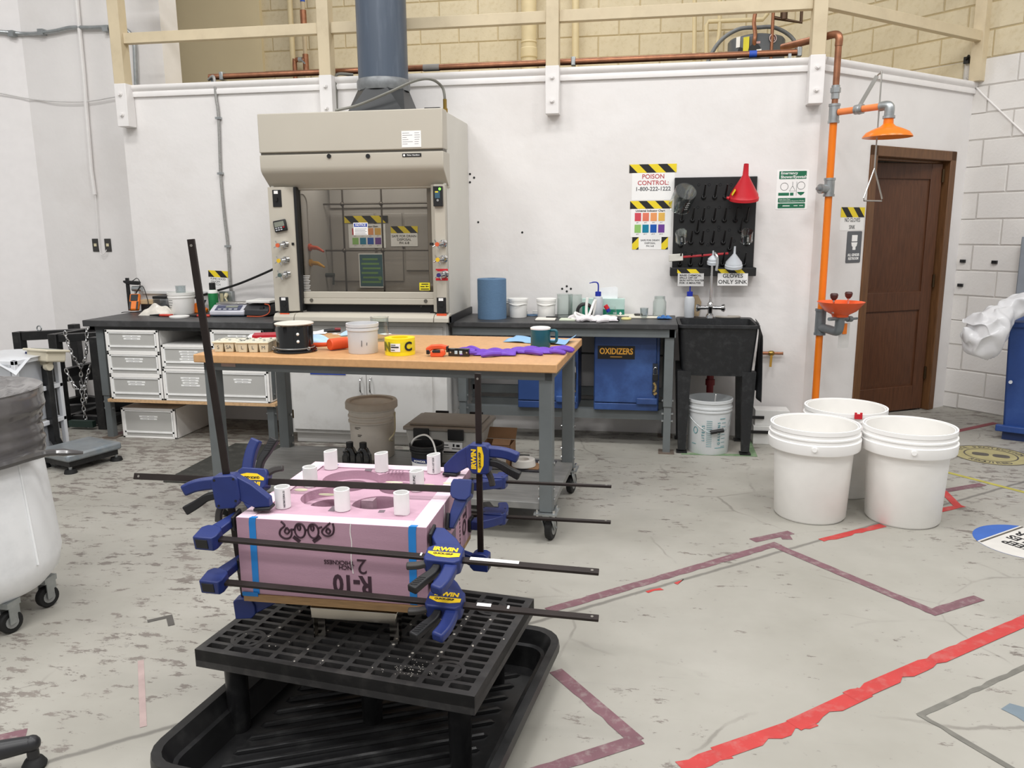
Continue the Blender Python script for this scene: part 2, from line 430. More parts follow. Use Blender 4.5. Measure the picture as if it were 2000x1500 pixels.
# intersection of the right wall (continued) with the back wall
tb = (YB-pR.y)/(-uR.y); xcorner = pR.x-uR.x*tb
Lbk = xcorner-xb0
def vis_b(x, z):
    return 2.55 < z < 4.2
w, big, have = block_wall('wall_back', (xb0, YB, 0), 0, Lbk+.15, ZT-.16, 4.47, vis_b, MORT_B, lambda x, z: BEIGE, xoff=.12)
if have: big.obj('upper_blocks', BEIGE, w, kind='stuff')
B().box(on(300, 80, Y=YB-.06).x, YB-.06, ZT-.1, xb0+.02, YB+.1, 4.6).obj('wall_back_drywall', BEIGE_S, kind='structure')
Lr = tb+3.2
zp = onR(1960, 108).z                                    # paint line between white and beige
NW = 2.765
def vis_r(x, z):
    s = x-tb
    return (s < 0 and 2.5 < z < 4.3) or (-.02 < s < 1.5 and z < 4.3)
pR0 = pR-uR*tb
w, big, have = block_wall('wall_right', (pR0.x, pR0.y, 0), A_R, Lr, 0, 4.47, vis_r, MORT_W, lambda x, z: (BLOCKW if z < NW and x > tb-.05 else BEIGE), xoff=.2)
if have: big.obj('unseen_blocks', BLOCKW, w, kind='stuff')
B().box(0, -.001, NW, Lr, 0.002, 4.47).obj('painted_mortar', MORT_B, w)
# door wall with an opening ----------------------------------------------
sa, sb = sD(onD(1701, 285)), sD(onD(1867, 291)); zd = onD(1701, 283).z
print('door', sa, sb, zd, 'corner', pR, 'xcorner', xcorner, 'paintline', zp)
fw_ = .075
dw = B().prism([(0, 0), (sa+.02, 0), (sa+.02, zd-.02), (sb-.02, zd-.02), (sb-.02, 0), (LD, 0), (LD, ZT), (0, ZT)], 0, .12, 'y')
dw.obj('wall_door', WHITE, kind='structure', loc=pD, rot=(0, 0, A_D))
WOOD = M('brown_door_wood', '#573622', .45, var=.22, scale=6, stretch=(14, 14, 1.2), bump=.05)
WOODF = M('brown_frame_wood', '#664529', .45, var=.22, scale=6, stretch=(14, 14, 1.2), bump=.05)
dr = B().box(sa, -.016, 0, sa+fw_, .13, zd).box(sb-fw_, -.016, 0, sb, .13, zd).box(sa, -.016, zd-fw_, sb, .13, zd)
dr.box(sa+fw_-.002, .05, 0, sa+fw_+.018, .09, zd-fw_).box(sb-fw_-.018, .05, 0, sb-fw_+.002, .09, zd-fw_).box(sa+fw_, .05, zd-fw_-.018, sb-fw_, .09, zd-fw_+.002)
df = dr.obj('door_1', WOODF, kind='structure', loc=pD, rot=(0, 0, A_D), bev=.006)
dwid = sb-sa-2*fw_-.03; dh = zd-fw_-.03
leaf = B(); st = .11
zs = [0, .2, .2+.62, .2+.62+.14, dh-.12, dh]
for x0, x1 in ((0, st), (dwid-st, dwid)): leaf.box(x0, 0, 0, x1, .04, dh)
leaf.box(st, 0, 0, dwid-st, .04, .2).box(st, 0, .82, dwid-st, .04, .97).box(st, 0, dh-.12, dwid-st, .04, dh)
lf = leaf.obj('leaf', WOOD, df, loc=(sb-fw_-.02, .07, .012), rot=(0, 0, math.radians(180-13)), bev=.004)
for z0, z1 in ((.2, .82), (.97, dh-.12)):
    pn = B().box(st-.01, .012, z0-.01, dwid-st+.01, .028, z1+.01)
    x0, x1 = st+.012, dwid-st-.012; zz0, zz1 = z0+.012, z1-.012; i = .045
    for ys, yf in ((.012, .002), (.028, .038)):
        pn.add([(x0, ys, zz0), (x1, ys, zz0), (x1, ys, zz1), (x0, ys, zz1), (x0+i, yf, zz0+i), (x1-i, yf, zz0+i), (x1-i, yf, zz1-i), (x0+i, yf, zz1-i)],
               [(4, 5, 6, 7), (0, 1, 5, 4), (1, 2, 6, 5), (2, 3, 7, 6), (3, 0, 4, 7)])
    pn.obj('door_panel', WOOD, lf)
for hz in (.25, 1.0, 1.82):
    B().box(-.012, .03, hz, .006, .05, hz+.1).cyl((-.004, .045, hz), (-.004, .045, hz+.1), .007, n=8).obj('hinge', M('bronze_hinge', '#5a4a35', .4, .9), lf)
for hz in (1.22, 1.42):
    B().box(dwid-.035, .04, hz, dwid-.01, .0425, hz+.14-.02*(hz > 1.3)).obj('label_tape', YEL, lf)
B().box(dwid-.03, .04, 1.16, dwid-.002, .044, 1.26).obj('strike_plate', STEEL, lf)
# small dark room behind the door
rb = B().box(.2, .13, 0, LD, 1.3, .004)
rb.obj('floor_beyond_door', M('tan_floor_tile', '#b59c78', .4, var=.1), kind='structure', loc=pD, rot=(0, 0, A_D))
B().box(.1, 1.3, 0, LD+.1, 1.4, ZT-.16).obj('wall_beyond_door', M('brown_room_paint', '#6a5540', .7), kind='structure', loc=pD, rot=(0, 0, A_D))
# mezzanine railing ---------------------------------------------------------
rl = T('guard_railing', 'tan steel guard railing on the mezzanine edge with white painted post feet', 'railing', (0, YW-.05, ZT))
pw = .09
posts = []
for px, pyb in ((240, 247), (640, 235), (1080, 222), (1593, 202)):
    q = on(px, 150, Y=YW-.05); zb = on(px, pyb, Y=YW-.1).z
    posts.append(q.x)
    B().box(q.x-pw/2, -.05, 0, q.x+pw/2, .045, 1.9).obj('post', RAILP, rl, bev=.004)
    B().box(q.x-pw/2-.002, -.052, zb-ZT, q.x+pw/2+.002, .047, .002).obj('post_foot', TRIMW, rl, bev=.003)
    for zz in (-.075, zb-ZT+.085):
        B().cyl((q.x, -.053, zz), (q.x, -.06, zz), .016, n=16).cyl((q.x, -.06, zz), (q.x, -.072, zz), .011, n=6).obj('bolt', TRIMW, rl)
zr = on(1080, 32, Y=YW-.05).z-ZT
zr2 = on(435, 73, Y=YW-.05).z-ZT
print('rail z', zr, zr2, 'posts', posts)
for i in range(3):
    B().box(posts[i]+pw/2, -.02, zr-.04, posts[i+1]-pw/2, .035, zr+.035).obj('rail', RAILP, rl, bev=.003)
    B().box(posts[i]+pw/2, -.02, zr+.5, posts[i+1]-pw/2, .035, zr+.575).obj('rail', RAILP, rl, bev=.003)
e = pR-uD*.03+nD*.03
p4 = Vector((posts[3], 0, 0)); e5 = Vector((e.x, e.y-(YW-.05), 0))
B().bar((p4.x+.03, 0, zr), (e5.x, e5.y, zr), .055, .075).obj('rail', RAILP, rl, bev=.003)
B().bar((p4.x+.03, 0, zr+.53), (e5.x, e5.y, zr+.53), .055, .075).obj('rail', RAILP, rl, bev=.003)
B().cbox((e5.x, e5.y, .95), (.09, .09, 1.9), Matrix.Rotation(A_D, 3, 'Z')).obj('post', RAILP, rl, bev=.004)
# ================================================================== helpers for whole things
def base(root, p):
    p = Vector(p); root.location = p
    for c in root.children: c.location = Vector(c.location)-p
    return root
def leg_frame(rt, X0, X1, Y0, Y1, zt, mt, w=.06, foot=True, z0=.0, split=.32):
    for lx in (X0, X1):
        for ly in (Y0, Y1):
            lg = B().box(lx-w/2, ly-w/2, split, lx+w/2, ly+w/2, zt).obj('leg', mt, rt, bev=.003)
            B().box(lx-w/2+.006, ly-w/2+.006, z0+.006, lx+w/2-.006, ly+w/2-.006, split+.05).obj('leg_extension', mt, lg)
            if foot: B().box(lx-.052, ly-.05, z0, lx+.052, ly+.05, z0+.007).obj('foot_plate', M('rusty_plate', '#75695f', .6, .4, var=.2), lg)
            for bz in (.27, .36, .22):
                B().cyl((lx-w/2-.008, ly-.005, z0+bz), (lx+w/2+.008, ly-.005, z0+bz), .008, n=6).obj('bolt', GALV, lg)
BTOP = M('black_bench_top', '#3a3a3b', .45, var=.12, scale=5, dirt='#606061', dirt_amt=.5, dscale=9)
PART = M('particle_board', '#c9a57c', .6, var=.15, scale=60)
ZB = .88
# left bench
bl = T('workbench', 'long grey steel workbench with black top holding white drawers, left of the hood', 'workbench')
B().box(-3.99, 5.12, ZB-.045, -2.53, 5.84, ZB).obj('bench_top', BTOP, bl, bev=.004)
B().box(-3.95, 5.14, ZB-.07, -2.55, 5.18, ZB-.045).box(-3.95, 5.78, ZB-.07, -2.55, 5.82, ZB-.045).box(-3.95, 5.14, ZB-.07, -3.91, 5.82, ZB-.045).obj('apron', BLACKM, bl)
leg_frame(bl, -3.9, -2.62, 5.2, 5.77, ZB-.045, GREYS)
zsh = on(300, 781, Y=5.14).z
B().box(-3.86, 5.13, zsh-.022, -2.56, 5.72, zsh).obj('lower_shelf', PART, bl)
base(bl, (-3.25, 5.48, 0))
# right bench
br = T('workbench', 'grey steel workbench with black top holding blue cabinets, beside the sink', 'workbench')
B().box(-1.325, 5.28, ZB-.035, .205, 5.84, ZB).obj('bench_top', BTOP, br, bev=.004)
B().box(-1.31, 5.3, ZB-.092, .19, 5.345, ZB-.035).box(-1.31, 5.78, ZB-.092, .19, 5.82, ZB-.035).box(.15, 5.3, ZB-.092, .195, 5.82, ZB-.035).obj('apron', GREYS, br, bev=.003)
leg_frame(br, -1.25, .155, 5.34, 5.77, ZB-.035, GREYS)
B().box(-1.27, 5.74, .3, .13, 5.78, .36).box(-1.27, 5.44, .2, .13, 5.5, .265).box(-1.27, 5.72, .2, .13, 5.77, .265).obj('cross_rail', GREYS, br)
B().bar((-1.27, 5.75, .62), (.13, 5.75, .6), .01, .012).obj('rear_cable', BLACKP, br)
base(br, (-.58, 5.56, 0))
# blue cabinets under the right bench
BLUE = M('blue_cabinet_paint', '#2d4577', .38, var=.1, scale=4, dirt='#4a6fae', dirt_amt=.5, dscale=4)
def blue_cab(X0, X1, label, sign):
    c = T('chemical_cabinet', label, 'cabinet')
    z0, z1, y0 = .267, .79, 5.41
    B().box(X0, y0+.012, z0, X1, 5.73, z1).obj('body', BLUE, c, bev=.004)
    d = B().box(X0+.004, y0-.006, z0+.055, X1-.02, y0+.012, z1-.004).obj('door', BLUE, c, bev=.006)
    B().box(X0+.004, y0-.004, z0+.002, X1-.004, y0+.012, z0+.05).obj('bottom_rail', BLUE, c, bev=.004)
    B().box(X1-.15, y0-.03, z0+.05, X1-.008, y0-.004, z0+.095).obj('door_handle', BLUE, d, bev=.006)
    B().box(X1-.045, y0-.016, .39, X1-.012, y0-.006, .6).obj('hasp', M('hasp_steel', '#3d4350', .4, .7), d)
    pts = [(X1-.037, y0-.022, .525)]+[(X1-.027-.011*math.cos(a), y0-.022, .56+.016*math.sin(a)) for a in [i*math.pi/8 for i in range(9)]]+[(X1-.016, y0-.022, .525)]
    B().box(X1-.046, y0-.032, .485, X1-.008, y0-.014, .53).obj('padlock_body', BLACKP, d, bev=.003)
    B().sweep(pts, .004, 8).obj('padlock_shackle', CHROME, d)
    k = B()
    for i in range(4): k.cbox((X1-.03+.006*(i % 2), y0-.02, .46-.022*i), (.014, .004, .024), Matrix.Rotation(.5*(i-1), 3, 'Y'))
    k.obj('keys', M('brass_keys', '#b39a6a', .35, .9), d)
    if sign:
        s = B().box(X0+.025, y0-.008, z1-.165, X0+.275, y0-.0062, z1-.075).obj('sign_plate', M('black_sign', '#1c1a1a', .4, var=.02), d)
        text('OXIDIZERS', M('amber_lettering', '#e0a23c', .5, var=.02), s, (X0+.15, y0-.0085, z1-.113), .058, bold=.03, sx=.78)
        B().box(X0+.11, y0-.009, z1-.152, X0+.19, y0-.0083, z1-.148).obj('small_print', M('amber_lettering'), s)
    return base(c, ((X0+X1)/2, y0, z0))
blue_cab(-.345, .097, 'blue steel cabinet with yellow OXIDIZERS lettering and a padlock', True)
blue_cab(-.875, -.455, 'blue steel cabinet without lettering, behind the wooden table leg', False)
# white base cabinet under the hood
wc = T('base_cabinet', 'white double door cabinet under the fume hood', 'cabinet')
CABW = M('cabinet_white', '#d6d5d2', .4, var=.03, scale=3, dirt='#a39d96', dirt_amt=.4, dscale=5)
hx0, hx1 = -2.5, -1.335
B().box(hx0, 5.22, .08, hx1, 5.84, ZB).box(hx0+.03, 5.27, 0, hx1-.03, 5.8, .08).obj('body', CABW, wc, bev=.003)
mid = on(716, 760, Y=5.2).x
for x0, x1, hp in ((hx0+.04, mid-.002, mid-.035), (mid+.002, hx1-.1, mid+.035)):
    d = B().box(x0, 5.2, .11, x1, 5.219, ZB-.14).obj('door', CABW, wc, bev=.003)
    B().sweep(curve3([(hp, 5.2, .5), (hp, 5.172, .48), (hp, 5.168, .44), (hp, 5.172, .4), (hp, 5.2, .38)], 4), .006, 8).obj('door_handle', CHROME, d)
    xx = x0 if hp == mid-.035 else x1
    for hz in (.19, .6): B().cyl((xx, 5.205, hz), (xx, 5.205, hz+.06), .008, n=8).obj('hinge', M('bronze_hinge'), d)
B().box(hx0+.02, 5.208, ZB-.13, hx1-.02, 5.219, ZB-.03).obj('drawer_panel', CABW, wc)
bs = on(640, 728, Y=5.195)
B().box(bs.x-.13, 5.196, bs.z-.014, bs.x+.13, 5.199, bs.z+.05).obj('blue_notice', M('notice_blue', '#2b45a0', .5), wc)
base(wc, ((hx0+hx1)/2, 5.2, 0))
# ------------------------------------------------------------------ fume hood
HOOD = M('putty_hood_paint', '#b9b3a6', .45, var=.02, scale=3)
HOODS = M('pale_hood_side', '#cfccc3', .45, var=.02, scale=3)
fh = T('fume_hood', 'putty coloured laboratory fume hood with glass sash and gas taps', 'fume hood')
X0, X1, YF, YK = -2.515, -1.3, 5.14, 5.855
Z0 = ZB+.002
pY = YF+.0
zc0 = 2.245; zc1 = 2.0
# side and back shell
B().box(X1-.02, YF+.05, Z0, X1, YK, zc0-.002).obj('side_panel', HOODS, fh, bev=.003)
B().box(X0, YF+.05, Z0, X0+.02, YK, zc0-.002).obj('side_panel', HOODS, fh, bev=.003)
B().box(X0+.02, YF+.05, zc0-.03, X1-.02, YK, zc0-.004).obj('roof_panel', HOODS, fh)
B().box(X1-.006, YF+.0, ZB+.001, X1+.012, YK, ZB+.05).obj('side_skirt', BLACKP, fh)
LIN = M('hood_liner', '#a29d98', .5, var=.05, scale=3)
B().box(X0+.02, YK-.03, Z0, X1-.02, YK-.01, 2.1).box(X0+.02, YF+.12, Z0, X0+.15, YK-.03, 2.1).box(X1-.15, YF+.12, Z0, X1-.02, YK-.03, 2.1).box(X0+.02, YF+.12, 1.98, X1-.02, YK-.01, 2.0).box(X0+.02, YF+.05, Z0, X1-.02, YK-.03, Z0+.03).obj('liner', LIN, fh)
B().box(X0+.16, YK-.045, 1.12, X0+.5, YK-.03, 1.62).box(X0+.52, YK-.045, 1.12, X1-.5, YK-.03, 1.62).box(X1-.48, YK-.045, 1.2, X1-.16, YK-.03, 1.62).box(X0+.16, YK-.045, 1.66, X1-.16, YK-.03, 1.95).obj('baffle_panel', LIN, fh, bev=.004)
B().box(X0+.35, YK-.04, Z0+.05, X0+.78, YK-.028, Z0+.14).box(X1-.5, YK-.04, Z0+.05, X1-.16, YK-.028, Z0+.14).obj('exhaust_slot', M('slot_dark', '#4a3f38', .7), fh)
# fascia: upper panel, lower curved panel
B().box(X0-.012, YF-.06, zc1, X1+.012, YF+.06, zc0).obj('upper_fascia', HOOD, fh, bev=.006)
B().box(X0-.008, YF-.045, zc1-.02, X1+.008, YF+.05, zc1+.001).obj('fascia_gap', M('gap_grey', '#6e6a62', .6), fh)
zl = 1.765
prof = [(YF-.06, zc1-.015), (YF-.06, 1.91), (YF-.055, 1.885), (YF-.04, 1.865), (YF+.075, 1.775), (YF+.075, zl), (YF+.11, zl), (YF+.11, zc1-.015)]
B().prism(prof, X0-.012, X1+.012, 'x').obj('lower_fascia', HOOD, fh, bev=.004)
for px in (643, 719):
    q = on(px, 305, Y=YF-.06); B().cyl((q.x, YF-.061, q.z), (q.x, YF-.068, q.z), .014, n=16).obj('knob', BLACKP, fh)
q0, q1 = on(786, 300, Y=YF-.06), on(823, 306, Y=YF-.06)
pl_ = B().box(q0.x, YF-.063, q1.z, q1.x, YF-.0605, q0.z).obj('name_badge', BLACKP, fh)
text('Fisher Hamilton', PAPER, pl_, ((q0.x+q1.x)/2+.01, YF-.0635, (q0.z+q1.z)/2), .013, bold=.01)
B().cyl((q0.x+.012, YF-.0632, (q0.z+q1.z)/2), (q0.x+.012, YF-.0645, (q0.z+q1.z)/2), .007, n=12).obj('badge_mark', PAPER, pl_)
q0, q1 = on(784, 256, Y=YF-.06), on(823, 287, Y=YF-.06)
st_ = B().box(q0.x, YF-.0625, q1.z, q1.x, YF-.0605, q0.z).obj('inspection_sticker', PAPER, fh)
sl = B()
for i in range(6):
    zz = q0.z-.012-(q0.z-q1.z-.02)*i/6
    sl.box(q0.x+.006, YF-.0632, zz-.002, q0.x+.006+.045*(1+.5*math.sin(i*2)), YF-.0626, zz); sl.box(q0.x+.085, YF-.0632, zz-.002, q1.x-.012+.005*math.sin(i), YF-.0626, zz)
sl.obj('small_print', M('grey_print', '#77777a', .8, var=0), st_)
# posts left and right
ZP = Z0+.075
def post(px0, px1, inner):
    xa = on(px0, 480, Y=YF+.02).x; xb = on(px1, 480, Y=YF+.02).x
    return xa, xb
LA, LB = X0+.0, on(580, 500, Y=YF+.02).x
RA, RB = on(843, 500, Y=YF+.02).x, X1
B().prism([(LA, YF+.06), (LA, YF+.0), (LB-.06, YF+.0), (LB, YF+.04), (LB, YF+.09)], ZP, zl+.02, 'z').obj('front_post', HOOD, fh, bev=.002)
B().prism([(RA, YF+.09), (RA, YF+.04), (RA+.035, YF+.0), (RB, YF+.0), (RB, YF+.06)], ZP, zl+.02, 'z').obj('front_post', HOOD, fh, bev=.002)
B().box(LB-.004, YF+.03, ZP, LB+.014, YF+.1, zl+.02).obj('sash_track', BLACKP, fh)
# airfoil sill
for xa, xb in ((X0-.004, LB-.03), (LB-.026, RA+.012), (RA+.016, X1+.012)):
    B().prism([(YF-.03, Z0+.012), (YF-.025, Z0+.04), (YF-.0, Z0+.06), (YF+.06, Z0+.065), (YF+.06, Z0)], xa, xb, 'x').obj('sill', HOOD, fh, bev=.003)
# sash
B().box(LB+.014, YF+.075, ZP+.13, RA, YF+.081, zl+.02).obj('sash_glass', thin_glass('sash_glass', '#e9e6e0', .85), fh)
B().box(LB+.012, YF+.06, ZP+.045, RA, YF+.09, ZP+.085).box(LB+.012, YF+.064, ZP+.085, RA, YF+.088, ZP+.13).obj('sash_rail', HOOD, fh, bev=.004)
B().box(LB+.012, YF+.1, ZP-.01, RA, YF+.12, ZP+.04).obj('sash_slot', BLACKP, fh)
for qx in (LB+.07, RA-.06): B().cyl((qx, YF+.062, ZP+.072), (qx, YF+.054, ZP+.072), .012, n=12).obj('sash_bumper', M('bumper_grey', '#5b574f', .6), fh)
hl_ = area((-1.9, 5.5, 1.975), .9, .2, 4.5, (.97, .99, 1)); hl_.name = 'hood_lamp'
# rods lattice
ROD = M('lattice_rod', '#5d5650', .35, .7)
yr = YK-.13
xs = [on(p, 480, Y=yr).x for p in (633, 673, 748, 838)]
zs_ = [on(720, p, Y=yr).z for p in (398, 489, 574)]
for x in xs: B().cyl((x, yr, Z0+.04), (x, yr, 1.97), .007, n=10).obj('lattice_rod', ROD, fh)
for z in zs_:
    B().cyl((xs[0]-.03, yr-.012, z), (X1-.15, yr-.012, z), .0065, n=10).obj('lattice_rod', ROD, fh)
    for x in xs[1:3]: B().ball((x, yr-.008, z), .017, 10, 6).obj('rod_clamp', ROD, fh)
    B().cyl((xs[0]-.06, yr-.012, z), (xs[0]-.03, yr-.012, z), .03, .012, n=12).obj('rod_flange', ROD, fh)
B().cyl((xs[0]-.01, yr-.03, zs_[2]+.14), (xs[0]+.08, yr-.03, zs_[2]+.14), .016, n=12).cyl((xs[0]+.075, yr-.03, zs_[2]+.14), (xs[0]+.075, yr-.04, zs_[2]+.07), .008, n=8).obj('lattice_clamp', M('green_black', '#2d3330', .5), fh)
B().sweep(curve3([(X1-.2, yr-.05, 1.6), (X1-.23, yr-.06, 1.5), (X1-.24, yr-.06, 1.3), (X1-.19, yr-.06, 1.1), (X1-.2, yr-.06, Z0+.04)], 6), .014, 8).obj('hose', BLACKP, fh)
# left inside spouts
for pz, h in ((483, '#c8502e'), (513, '#c9952f')):
    q = on(592, pz, Y=5.45)
    B().cyl((X0+.15, 5.42, q.z), (X0+.163, 5.42, q.z), .026, n=14).sweep([(X0+.16, 5.42, q.z), (X0+.21, 5.42, q.z-.005), (X0+.265, 5.4, q.z-.03)], [.016, .014, .007], 10).obj('gas_spout', M('spout'+h, h, .4), fh)
pts = rrect(5.25, 1.15, 5.42, 1.75, .08)
B().sweep([(X0+.151, a, b) for a, b in pts]+[(X0+.151, pts[0][0], pts[0][1])], .006, 6).obj('side_access_panel', LIN, fh)
# papers inside hood
yp = YK-.047
def stripes(pr, x0, z0, x1, z1, y, n, parent_y=-1, slant=None, dark=BLK, light=YEL, first=True, nm='hazard_tape'):
    """black and yellow slanted tape in the x-z plane at depth y (facing -y)"""
    t = B().box(x0, y-.0008, z0, x1, y, z1).obj(nm, light, pr)
    h = z1-z0; sl_ = h if slant is None else slant
    w_ = (x1-x0)/n; b_ = B(); 
    for i in range(-2, n+2):
        if (i % 2 == 0) != first: continue
        xa = x0+i*w_; P4 = [(xa, z1), (xa+w_, z1), (xa+w_+sl_, z0), (xa+sl_, z0)]
        Q = clipx(P4, x0, x1)
        if len(Q) > 2: b_.add([(p[0], y-.0012, p[1]) for p in Q], [tuple(range(len(Q)))])
    b_.obj('tape_stripes', dark, t)
    return t
def clipx(P, x0, x1):
    def cl(P, f, ip):
        o = []
        for i in range(len(P)):
            a, b = P[i-1], P[i]
            if f(a) != f(b): o.append(ip(a, b))
            if f(b): o.append(b)
        return o
    def at(x): return lambda a, b: (x, a[1]+(b[1]-a[1])*(x-a[0])/(b[0]-a[0]))
    P = cl(P, lambda p: p[0] >= x0, at(x0))
    return cl(P, lambda p: p[0] <= x1, at(x1)) if P else P
PH = ['#cf4b57', '#e07a62', '#e89a62', '#e3b458', '#8fbf6a', '#0f7c9c', '#1557ae', '#6d3f92']
def chart(pr, x0, z0, x1, z1, y, title='Universal Indicator Chart'):
    w_ = (x1-x0); h_ = z1-z0
    text(title, INK, pr, ((x0+x1)/2, y-.0012, z1-.1*h_), .07*h_*1.4, bold=.015)
    for i, c in enumerate(PH):
        r_, k = divmod(i, 4)
        cx = x0+w_*(.1+.205*k); cz = z1-h_*(.17+.4*r_)
        B().box(cx, y-.0012, cz-.28*h_, cx+.165*w_, y, cz).obj('colour_swatch', M('swatch'+c, c, .8, var=.02), pr)
        text('pH %d' % (1+2*i), INK, pr, (cx+.08*w_, y-.0012, cz-.33*h_), .045*h_)
a, b_ = on(680, 438, Y=yp), on(754, 484, Y=yp)
pp = B().box(a.x, yp-.001, b_.z, b_.x, yp, a.z).obj('indicator_chart', PAPER, fh)
chart(pp, a.x, b_.z, b_.x, a.z, yp-.001)
a, b_ = on(672, 422, Y=yp), on(758, 435, Y=yp)
stripes(fh, a.x, b_.z, b_.x, a.z, yp-.001, 5)
a, b_ = on(763, 455, Y=yp), on(816, 481, Y=yp)
pp = B().box(a.x, yp-.001, b_.z, b_.x, yp, a.z).obj('drain_notice', PAPER, fh)
text('SAFE FOR DRAIN\nDISPOSAL\nPH: 6-8', INK, pp, ((a.x+b_.x)/2, yp-.002, (a.z+b_.z)/2), .025)
a, b_ = on(763, 442, Y=yp), on(816, 455, Y=yp)
stripes(fh, a.x, b_.z, b_.x, a.z, yp-.001, 4)
a, b_ = on(700, 495, Y=yp), on(751, 562, Y=yp)
pp = B().box(a.x, yp-.001, b_.z, b_.x, yp, a.z).obj('safety_poster', PAPER, fh)
B().box(a.x+.008, yp-.0016, b_.z+.01, b_.x-.008, yp-.001, a.z-.008).obj('poster_print', M('poster_teal', '#33606a', .7), pp)
k = B()
for i in range(6): k.box(a.x+.03-.01*(i % 2), yp-.0022, a.z-.05-.034*i, b_.x-.045+.01*(i % 3), yp-.0016, a.z-.036-.034*i)
k.obj('poster_bands', M('poster_green', '#6f9a58', .7), pp)
B().cyl((b_.x-.03, yp-.0016, b_.z+.07), (b_.x-.03, yp-.0026, b_.z+.07), .016, n=12).obj('poster_mark', M('poster_green'), pp)
# stickers on the sash
ys = YF+.0748
a, b_ = on(690, 435, Y=ys), on(719, 459, Y=ys)
pp = B().box(a.x, ys-.001, b_.z, b_.x, ys, a.z).obj('notice_sticker', PAPER, fh)
n_ = B().box(a.x+.004, ys-.0015, a.z-.028, b_.x-.004, ys-.001, a.z-.005).obj('notice_header', M('notice_blue'), pp)
text('NOTICE', PAPER, pp, ((a.x+b_.x)/2, ys-.002, a.z-.016), .02, bold=.02)
k = B()
for i in range(5): k.box(a.x+.008, ys-.0015, a.z-.042-.009*i, b_.x-.008-.01*(i % 2), ys-.001, a.z-.039-.009*i)
k.obj('small_print', M('grey_print'), pp)
a, b_ = on(819, 552, Y=ys), on(840, 567, Y=ys)
pp = B().box(a.x, ys-.001, b_.z, b_.x, ys, a.z).obj('sash_stop_sticker', M('sticker_yellow', '#e2d42b', .5), fh)
w_, h_ = b_.x-a.x, a.z-b_.z
B().box(a.x+.2*w_, ys-.0016, a.z-.26*h_, a.x+.85*w_, ys-.001, a.z-.14*h_).box(a.x+.12*w_, ys-.0016, a.z-.9*h_, a.x+.9*w_, ys-.001, a.z-.78*h_).box(a.x+.1*w_, ys-.0016, a.z-.58*h_, a.x+.5*w_, ys-.001, a.z-.46*h_).prism([(a.x+.6*w_, a.z-.6*h_), (a.x+.95*w_, a.z-.5*h_), (a.x+.6*w_, a.z-.4*h_)], ys-.0016, ys-.001, 'y').obj('sticker_print', INK, pp)
a, b_ = on(588, 538, Y=ys), on(609, 601, Y=ys)
k = B()
for i in range(18): k.box(a.x, ys-.0008, a.z-.011*i-.005, b_.x-.012*((i*7) % 3)*.4, ys, a.z-.011*i)
k.obj('sash_instructions', M('pale_print', '#c7c6c2', .8, var=0), fh)
text('Concept', M('dark_badge', '#3b3835', .5, var=0), fh, (on(808, 592, Y=ys).x, ys-.001, on(808, 592, Y=ys).z), .05, bold=.02)
# outlets, taps, timer, monitor
def plate_at(px0, py0, px1, py1, nm, mt, off=.0, th=.006):
    a = on(px0, py0, Y=YF-off); b = on(px1, py1, Y=YF-off)
    o = B().box(a.x, YF-off-th, b.z, b.x, YF-off, a.z).obj(nm, mt, fh, bev=.002)
    return o, a, b
o, a, b_ = plate_at(532, 371, 551, 404, 'light_switch', BLACKP)
B().box(a.x+.012, YF-.0075, a.z-.026, a.x+.04, YF-.006, a.z-.006).obj('switch_label', PAPER, o)
B().box(a.x+.022, YF-.016, a.z-.075, a.x+.036, YF-.006, a.z-.05).obj('switch_toggle', RUBBER, o)
for pxa, pxb, y0_, y1_ in ((546, 565, 580, 612), (853, 872, 581, 613)):
    o, a, b_ = plate_at(pxa, y0_, pxb, y1_, 'outlet', BLACKP)
    B().box(a.x+.014, YF-.0075, a.z-.022, a.x+.045, YF-.006, a.z-.004).obj('outlet_label', PAPER, o)
    for dz in (.045, .085): B().cyl(((a.x+b_.x)/2, YF-.006, a.z-dz), ((a.x+b_.x)/2, YF-.009, a.z-dz), .017, n=14).obj('socket', RUBBER, o)
    B().box(a.x-.002, YF-.0068, b_.z-.014, b_.x+.002, YF-.0005, b_.z+.002).obj('orange_warning', M('orange_label', '#df5a35', .5), o)
o, a, b_ = plate_at(847, 364, 866, 403, 'flow_monitor', BLACKP, th=.022)
B().box(a.x+.012, YF-.0226, a.z-.075, b_.x-.016, YF-.022, a.z-.03).obj('monitor_screen', M('monitor_print', '#3c5b6e', .3), o)
B().cyl(((b_.x-.016), YF-.022, a.z-.018), (b_.x-.016, YF-.026, a.z-.018), .008, n=10).obj('green_lamp', M('green_led', '#63e23c', .3, emit=3, var=0), o)
B().cyl(((a.x+b_.x)/2, YF-.022, b_.z+.038), ((a.x+b_.x)/2, YF-.025, b_.z+.038), .008, n=10).obj('key_switch', CHROME, o)
B().box(a.x+.014, YF-.0235, a.z-.04, a.x+.034, YF-.0226, a.z-.032).obj('amber_mark', YEL, o)
TI = T('lab_timer', 'black digital timer stuck on the left hood post', 'timer', (on(549, 441, Y=YF).x, YF-.001, on(549, 441, Y=YF).z), rot=(0, math.radians(-10), 0))
B().box(-.045, -.02, -.038, .045, 0, .038).obj('case', BLACKP, TI, bev=.006)
B().box(-.036, -.022, -.005, .034, -.02, .028).obj('display', M('lcd_grey', '#7f8378', .3), TI)
for i in range(7):
    B().box(-.034+.018*(i % 4), -.023, -.016-.013*(i//4), -.022+.018*(i % 4), -.02, -.009-.013*(i//4)).obj('button', M('pale_button', '#b9bcc0', .5) if i != 3 else RED, TI)
